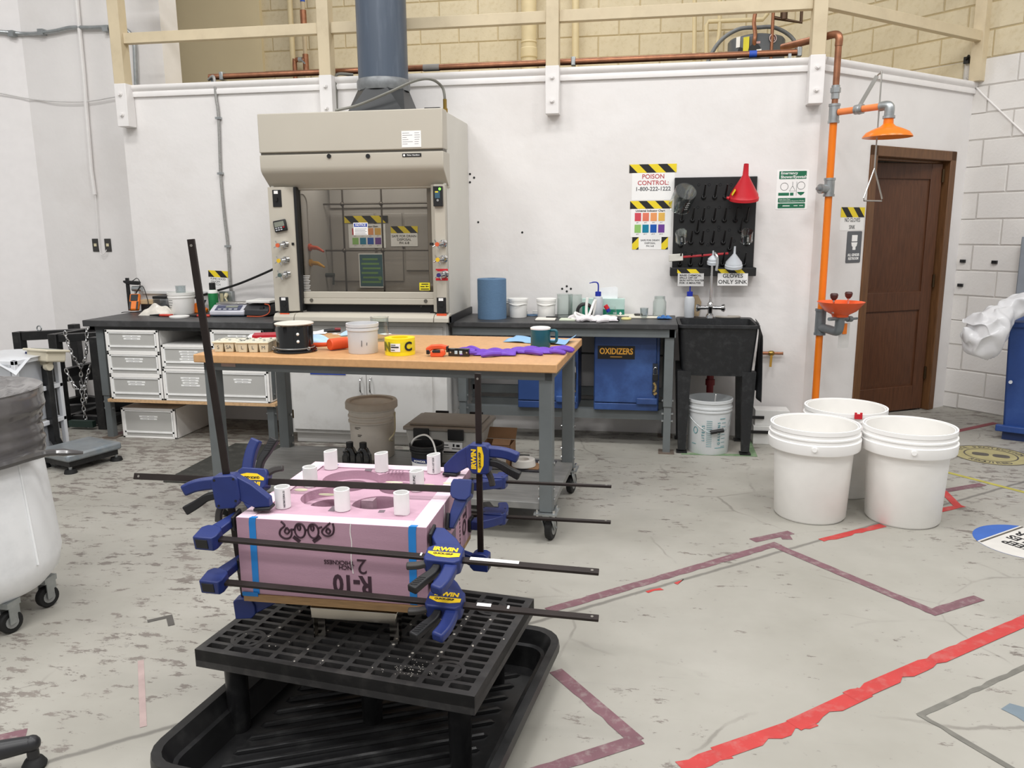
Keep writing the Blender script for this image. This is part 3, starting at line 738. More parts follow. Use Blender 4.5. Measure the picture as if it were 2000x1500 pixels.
def tap(px, py, h, nm):
    q = on(px, py, Y=YF-.03)
    g = B().cyl((q.x+.03, YF, q.z+.005), (q.x+.025, YF-.02, q.z+.005), .026, .022, n=16).cyl((q.x+.025, YF-.02, q.z+.005), (q.x, YF-.05, q.z), .014, n=12).obj('gas_tap', CHROME, fh)
    k = B()
    for i in range(4):
        a = i*math.pi/2+.5
        k.sweep([(q.x, YF-.052, q.z), (q.x+.034*math.cos(a), YF-.056, q.z+.034*math.sin(a))], [.006, .004], 8)
    k.obj('tap_handle', CHROME, g)
    B().cyl((q.x, YF-.05, q.z), (q.x, YF-.063, q.z), .014, n=12).obj('tap_index', M('tap'+h, h, .4), g)
for px, py, h in ((546, 479, '#d0603c'), (548, 509, '#dcb52c'), (550, 537, '#50605c'), (856, 477, '#d0603c'), (857, 507, '#dcb52c'), (859, 537, '#2f2c66')): tap(px, py, h, '')
for py0, py1 in ((525, 530), (543, 548)):
    plate_at(851, py0, 875, py1, 'red_tape', RED, th=.0012)
for px0, px1 in ((560, 575), (839, 847)): plate_at(px0, 474, px1, 479, 'track_label', BLACKP, off=-.02, th=.002)
base(fh, ((X0+X1)/2, YF, ZB+.0005))
# vent top: transition, duct
dx = on(741, 190, Y=5.48).x; zt_ = 2.243
du = T('exhaust_duct', 'wide blue grey duct rising from the fume hood roof', 'duct')
w0 = on(680, 210, Y=5.35).x; w1 = on(795, 210, Y=5.35).x; hw = (w1-w0)/2; dx = (w0+w1)/2; dy = 5.5; r = .168
oct_ = [(math.cos(a), math.sin(a)) for a in [math.pi/8+i*math.pi/4 for i in range(8)]]
zk = 2.42
tr = B(); lo = [(dx-hw, dy-.2), (dx+hw, dy-.2), (dx+hw, dy+.2), (dx-hw, dy+.2)]
vs = [(p[0], p[1], zt_) for p in lo]+[(dx+q[0]*r*1.0, dy+q[1]*r*1.0, zk+.02) for q in [oct_[i] for i in (4, 5, 6, 7, 0, 1, 2, 3)]]
tr.add(vs, [(0, 1, 6, 5), (1, 7, 6), (1, 2, 8, 7), (2, 9, 8), (2, 3, 10, 9), (3, 11, 10), (3, 0, 4, 11), (0, 5, 4), (0, 3, 2, 1), tuple(range(4, 12))])
tr.obj('square_transition', M('transition_black', '#2a2c2e', .35, var=.08), du)
k = B().box(dx-hw-.012, dy-.212, zt_, dx-hw+.02, dy-.17, zk+.0).box(dx+hw-.02, dy-.212, zt_, dx+hw+.012, dy-.17, zk-.03)
B().lathe([(r+.004, 0), (r+.012, .02), (r+.012, .06), (r+.004, .075)], (dx, dy, zk), 32).obj('duct_band', M('duct_tape_grey', '#7b7e80', .45, .3, var=.15, scale=30), du)
B().lathe([(r-.006, 0), (r, .0), (r, 1.9), (r-.006, 1.9)], (dx, dy, zk+.01), 48).obj('duct_pipe', M('duct_blue_grey', '#4b5563', .35, var=.05, scale=4, dirt='#6a7482', dirt_amt=.5, dscale=3, stretch=(6, 6, .6)), du)
base(du, (dx, dy, zt_))
# cable on top of the hood and its motor box
pth = [on(655, 216, Y=5.25), on(700, 205, Y=5.26), on(760, 180, Y=5.25), on(810, 158, Y=5.27), on(842, 155, Y=5.36), on(862, 168, Y=5.45), on(868, 185, Y=5.45), on(869, 212, Y=5.45)]
pth[0].z = max(pth[0].z, 2.256)
cb = B().sweep(curve3(pth, 6), .009, 8).obj('flexible_conduit', M('conduit_grey', '#77766f', .5, .3), None)
tag(cb, 'thin grey flexible conduit arching over the hood in front of the duct', 'conduit')
ac = T('actuator_box', 'small black control box with brass fitting on the hood roof corner', 'control box')
q = on(850, 212, Y=5.5)
B().box(q.x-.07, 5.47, zt_, q.x+.04, 5.55, zt_+.065).obj('case', BLACKP, ac, bev=.004)
q2 = on(869, 205, Y=5.45)
B().cyl((q2.x, 5.45, zt_), (q2.x, 5.45, zt_+.11), .013, n=8).cyl((q2.x, 5.45, zt_+.02), (q2.x, 5.45, zt_+.05), .018, n=6).obj('brass_fitting', M('brass', '#a08548', .3, 1, var=.1), ac)
base(ac, (q.x, 5.5, zt_))
# ================================================================== WALL SIGNS
def sign_frame(name, label, px0, py0, px1, py1, plane='main', off=0.0):
    """Empty on the wall at the centre of a pixel box; returns thing, half width, half height (local x right, -y out)"""
    f = {'main': lambda x, y: on(x, y, Y=YW-off), 'door': lambda x, y: onD(x, y, off)}[plane]
    cx, cy = (px0+px1)/2, (py0+py1)/2
    c = f(cx, cy); w = (f(px1, cy)-f(px0, cy)).length/2; h = (f(cx, py0)-f(cx, py1)).length/2
    return T(name, label, 'sign', c, {'main': 0, 'door': A_D}[plane]), w, h
def rel(t, px, py, plane='main', off=0.0):
    p = on(px, py, Y=YW-off) if plane == 'main' else onD(px, py, off)
    u = uD if plane == 'door' else Vector((1, 0, 0))
    d = p-t.location
    return d.dot(u), d.z
REDT = M('red_lettering', '#b8474b', .7, var=0); GREYT = M('grey_lettering', '#55565a', .7, var=0)
t, w, h = sign_frame('poison_control_sign', 'white paper with red POISON CONTROL and a phone number under hazard tape', 1234, 335, 1317, 391)
pp = B().box(-w, -.0015, -h, w, 0, h).obj('paper', PAPER, t)
stripes(t, -w-.02, h-.008, w+.012, h+.05, -.0016, 5, first=False)
text('POISON\nCONTROL:', REDT, pp, (0, -.002, h*.42), .043, bold=.012, line=1.0)
text('1-800-222-1222', GREYT, pp, (0, -.002, -h*.22), .038, bold=.015)
t, w, h = sign_frame('indicator_chart_sign', 'Universal Indicator Chart with eight colour squares on the wall', 1232, 406, 1311, 463)
pp = B().box(-w, -.0015, -h, w, 0, h).obj('paper', PAPER, t)
chart(pp, -w, -h, w*.9, h, -.0016)
stripes(t, -w-.008, h-.006, w, h+.048, -.0016, 5, first=False)
t, w, h = sign_frame('drain_disposal_sign', 'SAFE FOR DRAIN DISPOSAL strip with hazard tape at both ends', 1247, 463, 1292, 487)
pp = B().box(-w, -.0015, -h, w, 0, h).obj('paper', PAPER, t)
text('SAFE FOR DRAIN\nDISPOSAL\nPH: 6-8', GREYT, pp, (0, -.002, 0), .0175, bold=.015, line=1.15)
for x0, x1 in ((-w-.045, -w+.001), (w-.001, w+.045)):
    k = B().box(x0, -.0022, -h, x1, -.0016, h).obj('hazard_tape', YEL, t)
    B().add([(x0, -.0026, h), (x1, -.0026, h), (x0, -.0026, -h*.1)], [(0, 1, 2)]).add([(x1, -.0026, -h), (x1-.02, -.0026, -h), (x1, -.0026, -h*.6)], [(0, 1, 2)]).obj('tape_stripes', BLK, k)
GRN = M('safety_green', '#1f6b4c', .4, var=.02)
t, w, h = sign_frame('emergency_shower_sign', 'green and white Emergency Shower/Eyewash sign beside the orange shower', 1516, 332, 1578, 409)
pp = B().prism(rrect(-w, -h, w, h, .008), -.002, 0, 'y').obj('sign_board', PAPER, t)
for za_, zb__ in ((.54, .94), (-.65, -.42), (-.94, -.69)): B().prism(rrect(-w*.86, h*za_, w*.86, h*zb__, .005), -.0026, -.002, 'y').obj('green_band', GRN, pp)
text('Emergency\nShower/Eyewash', PAPER, pp, (-w*.76, -.0028, h*.74), .025, al='LEFT', bold=.02)
text('Keep Area Clear\nTest all Emergency Equipment Weekly', PAPER, pp, (-w*.78, -.0028, -h*.53), .0105, al='LEFT')
B().box(-w*.55, -.003, -h*.84, -w*.1, -.0026, -h*.8).box(w*.15, -.003, -h*.83, w*.4, -.0026, -h*.8).box(w*.5, -.003, -h*.83, w*.75, -.0026, -h*.8).obj('small_print', PAPER, pp)
k = B()
def ring2(b, cx, cz, r, y=-.0024, t_=.0025, n=20, a0=0, a1=2*math.pi):
    b.sweep([(cx+r*math.cos(a0+(a1-a0)*i/n), y, cz+r*math.sin(a0+(a1-a0)*i/n)) for i in range(n+1)], t_/2, 4)
ring2(k, -w*.5, h*.16, w*.24); ring2(k, w*.55, h*.2, w*.24); ring2(k, -w*.67, -h*.78, w*.09)
ring2(k, w*.02, h*.02, w*.22, n=3, a0=math.pi/2, a1=math.pi*2.5)
k.bar((w*.02, -.0024, h*.22), (w*.02, -.0024, h*.4), .002, .002).bar((w*.27, -.0024, -h*.3), (w*.27, -.0024, h*.4), .0015, .0015)
k.obj('pictogram_outline', INK, pp)
B().box(-w*.86, -.0026, -h*.3, -w*.18, -.002, -h*.15).box(-w*.12, -.0026, -h*.3, w*.1, -.002, -h*.15).prism([(w*.32, -h*.12), (w*.8, -h*.12), (w*.72, -h*.22), (w*.56, -h*.3), (w*.4, -h*.22)], -.0026, -.002, 'y').obj('pictogram_base', GRN, pp)
t, w, h = sign_frame('no_gloves_sign', 'white NO GLOVES SINK paper with hazard tape beside the brown door', 1641, 424, 1687, 450, 'door')
pp = B().box(-w, -.0015, -h, w, 0, h).obj('paper', PAPER, t)
text('NO GLOVES\nSINK', INK, pp, (0, -.002, 0), .04, bold=.0, sx=.82, line=1.25)
stripes(t, -w, h-.002, w, h+.068, -.0016, 4)
t, w, h = sign_frame('restroom_sign', 'grey ALL GENDER RESTROOM plaque with a white toilet symbol', 1653, 452, 1681, 513, 'door')
pp = B().prism(rrect(-w, -h, w, h, .01), -.004, 0, 'y').obj('plaque', M('plaque_grey', '#5d5f63', .5, var=.02), t)
text('ALL GENDER\nRESTROOM', PAPER, pp, (0, -.0045, -h*.62), .026, bold=.03, sx=.9)
B().box(-w*.38, -.005, h*.36, w*.38, -.004, h*.76).prism([(-w*.42, h*.3), (w*.42, h*.3), (w*.34, h*.08), (w*.16, -h*.02), (-w*.16, -h*.02), (-w*.34, h*.08)], -.005, -.004, 'y').box(-w*.2, -.005, -h*.18, w*.2, -.004, -h*.02).obj('toilet_symbol', PAPER, pp)
t, w, h = sign_frame('hood_switch_sign', 'white FUME HOOD ON/OFF SWITCH paper above the outlet box', 410, 540, 444, 561)
t.rotation_euler = (0, math.radians(3), 0)
pp = B().box(-w, -.0015, -h, w, 0, h).obj('paper', PAPER, t)
text('FUME HOOD\nON/OFF\nSWITCH', INK, pp, (-w*.9, -.002, 0), .022, al='LEFT', line=1.0)
stripes(t, -w-.01, h-.006, w+.008, h+.045, -.0016, 3, first=False)
# ================================================================== DRYING RACK
pk0, pk1 = on(1318, 347, Y=YW-.03), on(1471, 524, Y=YW-.03)
dr_ = T('drying_rack', 'black peg drying rack on the wall above the sink', 'drying rack')
B().box(pk0.x, YW-.03, pk1.z, pk1.x, YW-.001, pk0.z).obj('back_board', BLACKP, dr_, bev=.004)
B().box(pk0.x-.015, YW-.1, pk1.z-.025, pk1.x+.012, YW-.001, pk1.z-.015).box(pk0.x-.015, YW-.105, pk1.z-.05, pk1.x+.012, YW-.095, pk1.z+.008).box(pk0.x-.015, YW-.1, pk1.z-.05, pk0.x-.005, YW-.001, pk1.z+.008).box(pk1.x+.002, YW-.1, pk1.z-.05, pk1.x+.012, YW-.001, pk1.z+.008).obj('drip_tray', BLACKP, dr_, bev=.003)
def pgp(cx, cy): return on(1210+cx/5.36, 300+cy/5.36, Y=YW-.03)
pegs = [(880, 460), (995, 460), (1105, 460), (1320, 460), (650, 700), (762, 700), (870, 700), (985, 700), (1095, 700), (1210, 700), (1325, 700), (745, 932), (860, 932), (970, 932), (1085, 932), (810, 820), (1262, 810), (630, 1160), (740, 1160), (850, 1160), (962, 1165), (1075, 1160), (1190, 1180), (1300, 1160), (640, 960), (1330, 940), (1150, 1000), (690, 560)]
for cx, cy in pegs:
    p = pgp(cx, cy)
    B().cyl((p.x, YW-.031, p.z), (p.x, YW-.045, p.z+.006), .018, .011, n=12).sweep([(p.x, YW-.04, p.z), (p.x+.002, YW-.08, p.z+.04), (p.x+.005, YW-.12, p.z+.085)], [.007, .0065, .005], 8).obj('peg', BLACKP, dr_)
k = B()
for cx, cy in [(830, 325), (940, 325), (1055, 325), (1168, 325), (820, 562), (932, 562), (1045, 562), (1158, 562), (1270, 562), (925, 805), (1040, 800), (1150, 800), (690, 1040), (800, 1040), (1245, 1030), (1200, 915), (1040, 770), (925, 955)]:
    p = pgp(cx, cy); ring2(k, p.x, p.z, .009, y=YW-.031, t_=.003, n=10)
k.obj('peg_socket', M('black_gloss', '#26272a', .25), dr_)
base(dr_, ((pk0.x+pk1.x)/2, YW, pk1.z-.05))
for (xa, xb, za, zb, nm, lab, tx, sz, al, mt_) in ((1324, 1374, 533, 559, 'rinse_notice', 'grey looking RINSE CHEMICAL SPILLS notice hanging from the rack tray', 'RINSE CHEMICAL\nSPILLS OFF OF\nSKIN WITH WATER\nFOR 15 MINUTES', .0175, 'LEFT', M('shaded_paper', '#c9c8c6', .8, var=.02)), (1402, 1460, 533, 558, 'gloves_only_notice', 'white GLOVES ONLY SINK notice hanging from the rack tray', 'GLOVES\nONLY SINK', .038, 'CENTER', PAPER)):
    a = on(xa, za, Y=YW-.108); b_ = on(xb, zb, Y=YW-.108)
    t = T(nm, lab, 'sign', ((a.x+b_.x)/2, YW-.1065, a.z))
    w = (b_.x-a.x)/2; h = a.z-b_.z
    pp = B().box(-w, -.0015, -h, w, 0, .003).obj('paper', mt_, t)
    text(tx, INK, pp, (-w*.86 if al == 'LEFT' else 0, -.002, -h*.48), sz, al=al, bold=.02 if al == 'LEFT' else .01, line=1.0 if al == 'LEFT' else 1.1, sx=1.1 if al == 'LEFT' else 1)
    stripes(t, -w-.004, -.002, w+.006, .026, -.0016, 3 if al == 'LEFT' else 4, first=(al == 'LEFT'))
# glassware and funnels on the pegs
GLASS = M('clear_glass', '#f4f6f5', .03, trans=1, var=0, ior=1.45)
def vessel(name, label, cat, loc, r, h, axis, wall=.003, mt=None, spout=True, taper=1.0, group=None):
    t = T(name, label, cat, loc, group=group)
    t.rotation_euler = Vector(axis).to_track_quat('Z', 'Y').to_euler()
    prof = [(0, 0), (r*.96, 0), (r, .006), (r*taper, h), (r*taper+.003, h+.003), (r*taper-wall, h), (r-wall, .008), (0, .006)]
    B().lathe(prof, n=28).obj('body', mt or thin_glass('rack_glass', '#f4f7f6', .84), t)
    return t
q = pgp(690, 400)
def hang(name, label, cx, cy, r, h, ax):
    p = on(1210+cx/5.36, 300+cy/5.36, Y=YW-.19)
    t = vessel(name, label, 'beaker', p, r, h, ax, group=None)
    k = B()
    for i in range(4): k.sweep([(r*1.002*math.cos(a), r*1.002*math.sin(a), h*(.3+.13*i)) for a in (-1.9, -1.75, -1.6)], .0012, 4)
    k.obj('graduation_marks', PAPER, t)
    return t
hang('glass_beaker', 'large clear glass beaker hung upside down on the rack, top left', 700, 390, .075, .15, (-.25, .72, -.62))
hang('glass_beaker', 'small clear glass beaker hung on the left side of the rack', 645, 820, .04, .075, (.1, .6, -.75))
hang('glass_beaker', 'small clear glass beaker hung on the right side of the rack', 1335, 815, .04, .075, (.05, .6, -.75))
def funnel(name, label, cx, cy, r, hc, hs, rs, mt, tilt=-.25):
    p = on(1210+cx/5.36, 300+cy/5.36, Y=YW-.13)
    t = T(name, label, 'funnel', p, rot=(tilt*-1, 0, 0))
    B().lathe([(r-.003, -.02), (r+.003, -.02), (r+.004, 0), (r, .004), (r*.97, .02), (rs, hc), (rs*.8, hc+hs), (rs*.8-.002, hc+hs), (rs-.003, hc), (r-.006, .01), (r-.004, -.02)], n=32).obj('cone', mt, t)
    return t
fr_ = funnel('funnel', 'big red plastic funnel upside down at the top right of the rack', 1302, 455, .095, .145, .075, .02, RED)
B().cbox((-.075, -.055, .045), (.004, .04, .04), Matrix.Rotation(.5, 3, 'Y')).obj('yellow_sticker', YEL, fr_)
B().cyl((-.1, -.02, -.002), (-.115, -.02, .002), .012, .008, n=10).obj('hanging_tab', RED, fr_)
FROST = M('frosted_plastic', '#e4e9ef', .35, trans=.35, var=.02)
funnel('funnel', 'small clear funnel upside down over the red spatula handle', 975, 1128, .034, .045, .03, .006, FROST)
funnel('funnel', 'frosted white funnel upside down near the rack bottom right', 1195, 1165, .056, .08, .05, .008, FROST)
t = T('spatula', 'red handled spatula with white blade lying across the rack pegs', 'spatula')
a, b_ = on(1210+665/5.36, 300+1083/5.36, Y=YW-.1), on(1210+1140/5.36, 300+1045/5.36, Y=YW-.1)
B().bar(a, b_, .012, .016, (0, 0, 1)).obj('handle', M('clear_red', '#a52c33', .25), t, bev=.004)
c = on(1210+515/5.36, 300+1093/5.36, Y=YW-.1)
B().bar(c, a, .008, .05, (0, 0, 1)).obj('blade', M('old_white_rubber', '#d3d0c8', .6), t, bev=.006)
base(t, a)
# ================================================================== SINK
sk = T('utility_sink', 'black plastic laundry sink on four legs between bench and shower', 'sink')
TUB = M('black_tub_plastic', '#1e1f21', .5, var=.1, scale=8, bump=.1, bscale=120, dirt='#47484a', dirt_amt=.35, dscale=22)
sx0, sx1, sy0, sy1, szt, szb = .215, .72, 5.3, 5.8, .875, .535
def tub_ring(x0, x1, y0, y1, z, r=.03): return [(p[0], p[1], z) for p in rrect(x0, y0, x1, y1, r, 3)]
rings = [tub_ring(sx0+.03, sx1-.03, sy0+.04, sy1-.03, szb), tub_ring(sx0+.005, sx1-.005, sy0+.002, sy1, szt-.02), tub_ring(sx0-.006, sx1+.006, sy0-.012, sy1+.005, szt-.018), tub_ring(sx0-.006, sx1+.006, sy0-.012, sy1+.005, szt), tub_ring(sx0+.015, sx1-.015, sy0+.014, sy1-.09, szt), tub_ring(sx0+.05, sx1-.05, sy0+.06, sy1-.11, szb+.03)]
b_ = B(); n = len(rings[0]); vs = [v for r_ in rings for v in r_]
b_.add(vs, [(i*n+j, i*n+(j+1) % n, (i+1)*n+(j+1) % n, (i+1)*n+j) for i in range(len(rings)-1) for j in range(n)]+[tuple(range(n)), tuple(range((len(rings)-1)*n, len(rings)*n))])
b_.obj('tub', TUB, sk)
for lx, ly in ((.258, 5.37), (.675, 5.37), (.258, 5.73), (.675, 5.73)):
    s_ = -1 if lx < .4 else 1
    lg = B().add([(lx-.045, ly-.035, szb+.03), (lx+.045, ly-.035, szb+.03), (lx+.045, ly+.035, szb+.03), (lx-.045, ly+.035, szb+.03), (lx-.025+.0*s_, ly-.025, .02), (lx+.025, ly-.025, .02), (lx+.025, ly+.025, .02), (lx-.025, ly+.025, .02)],
            [(0, 1, 2, 3), (7, 6, 5, 4), (0, 4, 5, 1), (1, 5, 6, 2), (2, 6, 7, 3), (3, 7, 4, 0)]).obj('leg', TUB, sk)
    B().box(lx-.035, ly-.04, 0, lx+.035, ly+.03, .012).cyl((lx, ly, .01), (lx, ly, .03), .012, n=8).obj('foot', BLACKM, lg)
B().cyl((.45, 5.62, szb), (.45, 5.62, .32), .024, n=12).cyl((.45, 5.62, .46), (.45, 5.62, .42), .032, n=12).obj('drain_pipe', M('dull_red_pipe', '#7c1f22', .5), sk)
base(sk, ((sx0+sx1)/2, 5.55, 0))
fx, fy = on(1387, 610, Y=5.76).x, 5.76
fc = T('faucet', 'chrome double handled faucet on the back rim of the black sink', 'faucet', (fx, fy, szt))
B().lathe([(0, 0), (.03, 0), (.028, .02), (.018, .03), (.018, .06), (.022, .07), (.02, .1), (.012, .11), (0, .11)], n=20).obj('body', CHROME, fc)
B().sweep(curve3([(0, 0, .1), (0, 0, .3), (.004, -.005, .43), (.012, -.03, .452), (.026, -.055, .43), (.03, -.06, .39), (.026, -.062, .33)], 6), [.01]*37, 12).obj('gooseneck', CHROME, fc)
for s_ in (-1, 1):
    a = B().sweep([(0, 0, .07), (s_*.06, -.01, .07), (s_*.078, -.012, .07)], [.014, .013, .016], 12).obj('valve_arm', CHROME, fc)
    B().cyl((s_*.075, -.012, .07), (s_*.092, -.014, .07), .022, .028, n=16).cyl((s_*.092, -.014, .07), (s_*.1, -.014, .07), .028, .02, n=16).obj('handle', CHROME, a)
# hose bib right of the sink, black cloth, soap hose
hb_ = T('wall_valve', 'brass valve with yellow lever on a copper stub right of the sink', 'valve')
p = on(1512, 690, Y=YW-.03)
B().sweep([(p.x-.12, YW-.03, p.z), (p.x-.03, YW-.03, p.z)], [.012, .012], 12).sweep([(p.x-.0, YW-.03, p.z), (p.x+.055, YW-.03, p.z), (p.x+.06, YW-.03, p.z)], [.01, .01, .013], 12).obj('copper_stub', COPPER, hb_)
B().sweep([(p.x-.04, YW-.03, p.z), (p.x-.03, YW-.03, p.z), (p.x-.01, YW-.03, p.z), (p.x, YW-.03, p.z)], [.014, .018, .018, .013], 12).obj('valve_body', M('brass'), hb_)
B().bar((p.x-.02, YW-.045, p.z-.012), (p.x-.024, YW-.05, p.z-.095), .006, .016, (1, 0, 0)).obj('lever', M('yellow_lever', '#b58a34', .4), hb_)
base(hb_, (p.x, YW-.03, p.z))
ck = T('rubber_apron', 'black rubber apron hanging over the right end of the sink', 'apron')
def apr(u, v):
    # u across 0..1, v down 0..1
    x = .715+.03*math.sin(min(1, v*6)*math.pi/2)+.012*math.sin(u*9+v*2)*v-.03*v*u
    return (x+.012*u, 5.31+.26*u*(1-.45*v), .89-.5*v+.07*u*v+.0*math.sin(v*3)-(.02 if v > .05 else 0)*1)
B().grid(apr, 14, 16).obj('sheet', M('black_rubber_sheet', '#202123', .4, var=.1), ck, solid=.004)
base(ck, (.73, 5.42, .88))
def wash_bottle(name, label, loc, rz=0):
    t = T(name, label, 'bottle', loc, rz)
    B().lathe([(0, 0), (.032, 0), (.035, .006), (.035, .125), (.03, .142), (.018, .15), (.018, .158), (0, .158)], n=24).obj('body', M('ldpe_white', '#d9dde2', .4, trans=.25, var=.02), t)
    B().lathe([(.021, .15), (.021, .18), (.016, .182), (0, .182), ], n=20).obj('cap', M('blue_cap', '#1d2f9c', .35), t)
    B().sweep(curve3([(0, 0, .18), (0, 0, .225), (-.008, 0, .243), (-.03, 0, .247), (-.062, 0, .24)], 5), [.005]*12+[.0045]*6+[.003]*3, 8).obj('spout', M('blue_cap'), t)
    return t
wash_bottle('wash_bottle', 'white wash bottle with blue cap standing on the sink rim', (on(1346, 612, Y=5.765).x, 5.765, szt))
t = T('sink_hose', 'grey looped hose lying on the back rim of the sink', 'hose', (fx+.09, 5.75, szt+.008))
B().sweep(curve3([(-.05, .01, 0), (.0, -.025, 0), (.06, -.03, 0), (.11, .0, 0), (.09, .02, 0), (.03, .015, .0)], 6), .008, 8).obj('tube', M('dirty_grey_rubber', '#99938a', .6), t)
cd = T('cardboard_scrap', 'torn tan cardboard leaning on the wall behind the sink bottle', 'cardboard', (on(1352, 585, Y=5.84).x, 5.845, szt+.0), rot=(-.03, 0, 0))
B().prism([(-.05, 0), (.05, 0), (.065, .1), (.04, .15), (-.02, .155), (-.05, .12)], -.004, 0, 'y').obj('sheet', M('cardboard', '#b59f80', .8), cd)
# gallon bucket under the sink
TRB = M('translucent_bucket', '#dcdfe0', .35, trans=.15, var=.02)
def pail(t, r0, r1, h, mt, n=40, wall=.003, rings=(.93, .85), lip=.006, z0=0):
    R = lambda z: r0+(r1-r0)*z/h
    prof = [(0, z0), (r0, z0), (r0+.002, z0+.004)]
    for q_ in sorted(rings):
        z = q_*h; prof += [(R(z-.012), z-.012), (R(z)+lip, z-.008), (R(z)+lip, z+.002), (R(z+.004), z+.004)]
    prof += [(R(h-.01), h-.01), (R(h)+lip, h-.008), (R(h)+lip, h), (R(h)-wall, h), (r0-wall, z0+.006), (0, z0+.006)]
    return B().lathe(prof, n=n).obj('body', mt, t)
gb = T('measuring_bucket', 'white measuring bucket with teal LITERS and GALLONS scales under the sink', 'bucket', (on(1380, 870, Z=0).x, 5.44, 0))
bd = pail(gb, .132, .148, .37, TRB, rings=(.97, .86, .8))
TEAL = M('teal_print', '#2b7f86', .6, var=0)
def curved_text(s, pr, r, z, ang, size, vertical=True, mt=TEAL, bold=.01, spacing=1.0):
    rot = Matrix.Rotation(ang, 4, 'Z') @ Matrix.Translation((0, -r-.0012, z)) @ Matrix.Rotation(math.pi/2, 4, 'X') @ (Matrix.Rotation(math.pi/2, 4, 'Z') if vertical else Matrix.Identity(4))
    o = text(s, mt, pr, (0, 0, 0), size, bold=bold, spacing=spacing); o.matrix_local = rot; return o
curved_text('LITERS', bd, .141, .15, -.32, .026, spacing=1.5)
curved_text('GALLONS', bd, .141, .15, .42, .026, spacing=1.5)
k = B()
for i in range(14):
    z = .06+.0135*i; rr_ = .1335+.0165*z/.37+.001
    for a0, a1 in ((-.18, .08), (.56, .78)):
        if a0 > 0 and i % 2: continue
        k.sweep([(rr_*math.sin(a), -rr_*math.cos(a), z) for a in (a0, (a0+a1)/2, a1)], .0012, 4)
for z, a0, a1 in ((.25, .45, .72), (.05, .25, .8), (.07, -.95, -.7)):
    rr_ = .1335+.0165*z/.37+.001; k.sweep([(rr_*math.sin(a0+(a1-a0)*i/6), -rr_*math.cos(a0+(a1-a0)*i/6), z) for i in range(7)], .0018, 4)
for i in range(12):
    a = i*math.pi/6; z = .165; rr_ = .1415; b2 = a+math.pi/6
    k.sweep([(rr_*math.sin(-.72+.11*math.cos(a)), -rr_*math.cos(-.72+.11*math.cos(a)), z+.022*math.sin(a)), (rr_*math.sin(-.72+.11*math.cos(b2)), -rr_*math.cos(-.72+.11*math.cos(b2)), z+.022*math.sin(b2))], .002, 4)
k.obj('printed_scale', TEAL, bd)
hl = B().sweep(curve3([(-.152, 0, .3), (-.13, -.09, .25), (-.06, -.15, .19), (.0, -.165, .165), (.06, -.16, .168), (.12, -.1, .2), (.152, 0, .3)], 5), .0025, 6).obj('bail_handle', GALV, gb)
B().cyl((.0, -.167, .165), (.085, -.145, .178), .014, n=12).obj('grip', BLACKP, hl)
ws = B().cyl((.02, .08, .03), (.03, -.1, .41), .004, n=8).obj('stirring_rod', WHITEP, None)
ws.location = gb.location; tag(ws, 'thin white stirring rod leaning in the measuring bucket', 'rod')
# white foam-core box/panel leaning by the sink
bx = T('white_carton', 'low white carton with two black handle slots beside the sink', 'carton')
q0, q1 = on(1462, 800, Y=5.62), on(1530, 865, Y=5.62)
B().box(.76, 5.64, .0, 1.02, 5.8, .13).box(.77, 5.66, .13, 1.0, 5.8, .24).obj('box', M('white_card', '#d8d7d4', .6), bx, bev=.003)
B().box(.72, 5.625, .08, .86, 5.637, .1).box(.72, 5.645, .18, .83, 5.657, .2).obj('handle_slot', BLACKP, bx)
base(bx, (.95, 5.7, 0))
# ================================================================== SHOWER AND EYEWASH
ORG = M('orange_paint', '#e87a17', .3, var=.03, scale=3); ORB = M('orange_bowl', '#ee5f2c', .3, var=.02)
P0 = onD(1612, 480, .13); PX, PY = P0.x, P0.y
def zat(px, py):                                   # height on the pole's plane at its depth
    return onD(px, py, .13).z
sh = T('emergency_shower', 'orange pipe emergency shower with eyewash bowl and pull handle', 'shower', (PX, PY, 0))
zt1, zt2, z3, zeye, ztop = zat(1631, 222), zat(1622, 366), zat(1631, 205), zat(1608, 628), 2.66
v = lambda x, y, z: (x, y, z)
B().cyl((0, 0, .02), (0, 0, zeye-.06), .024, n=20).cyl((0, 0, zeye+.06), (0, 0, zt2-.06), .024, n=20).cyl((0, 0, zt2+.05), (0, 0, zt1-.06), .024, n=20).obj('orange_pipe', ORG, sh)
B().cyl((0, 0, 0), (0, 0, .09), .034, n=20).cyl((0, 0, 0), (0, 0, .012), .07, n=20).obj('floor_flange', M('dark_fitting', '#4c5256', .5), sh)
for z in (zt1, zt2):
    ft = B()
    ft.cyl((0, 0, z-.055), (0, 0, z+.055), .033, n=18).cyl((0, 0, z-.06), (0, 0, z-.045), .037, n=18).cyl((0, 0, z+.045), (0, 0, z+.06), .037, n=18)
    ft.obj('pipe_tee', GALV, sh)
ll = Vector((-.88, -.47, 0))
B().cyl((0, 0, zt2-.01), ll*.06+Vector((0, 0, zt2-.01)), .028, n=16).cyl(ll*.06+Vector((0, 0, zt2-.01)), ll*.075+Vector((0, 0, zt2-.01)), .032, n=16).cyl(ll*.075+Vector((0, 0, zt2-.01)), ll*.1+Vector((0, 0, zt2-.01)), .012, n=6).obj('side_plug', GALV, sh)
B().cyl((0, 0, zt1+.05), (0, 0, zt1+.12), .02, n=16).cyl((0, 0, zt1+.15), (0, 0, ztop), .021, n=16).sweep(curve3([(0, 0, ztop-.02), (0, 0, ztop+.03), (-.02, .025, ztop+.055), (-.09, .1, ztop+.055), (-.3, .33, ztop+.05)], 6), .024, 14).obj('copper_riser', COPPER, sh)
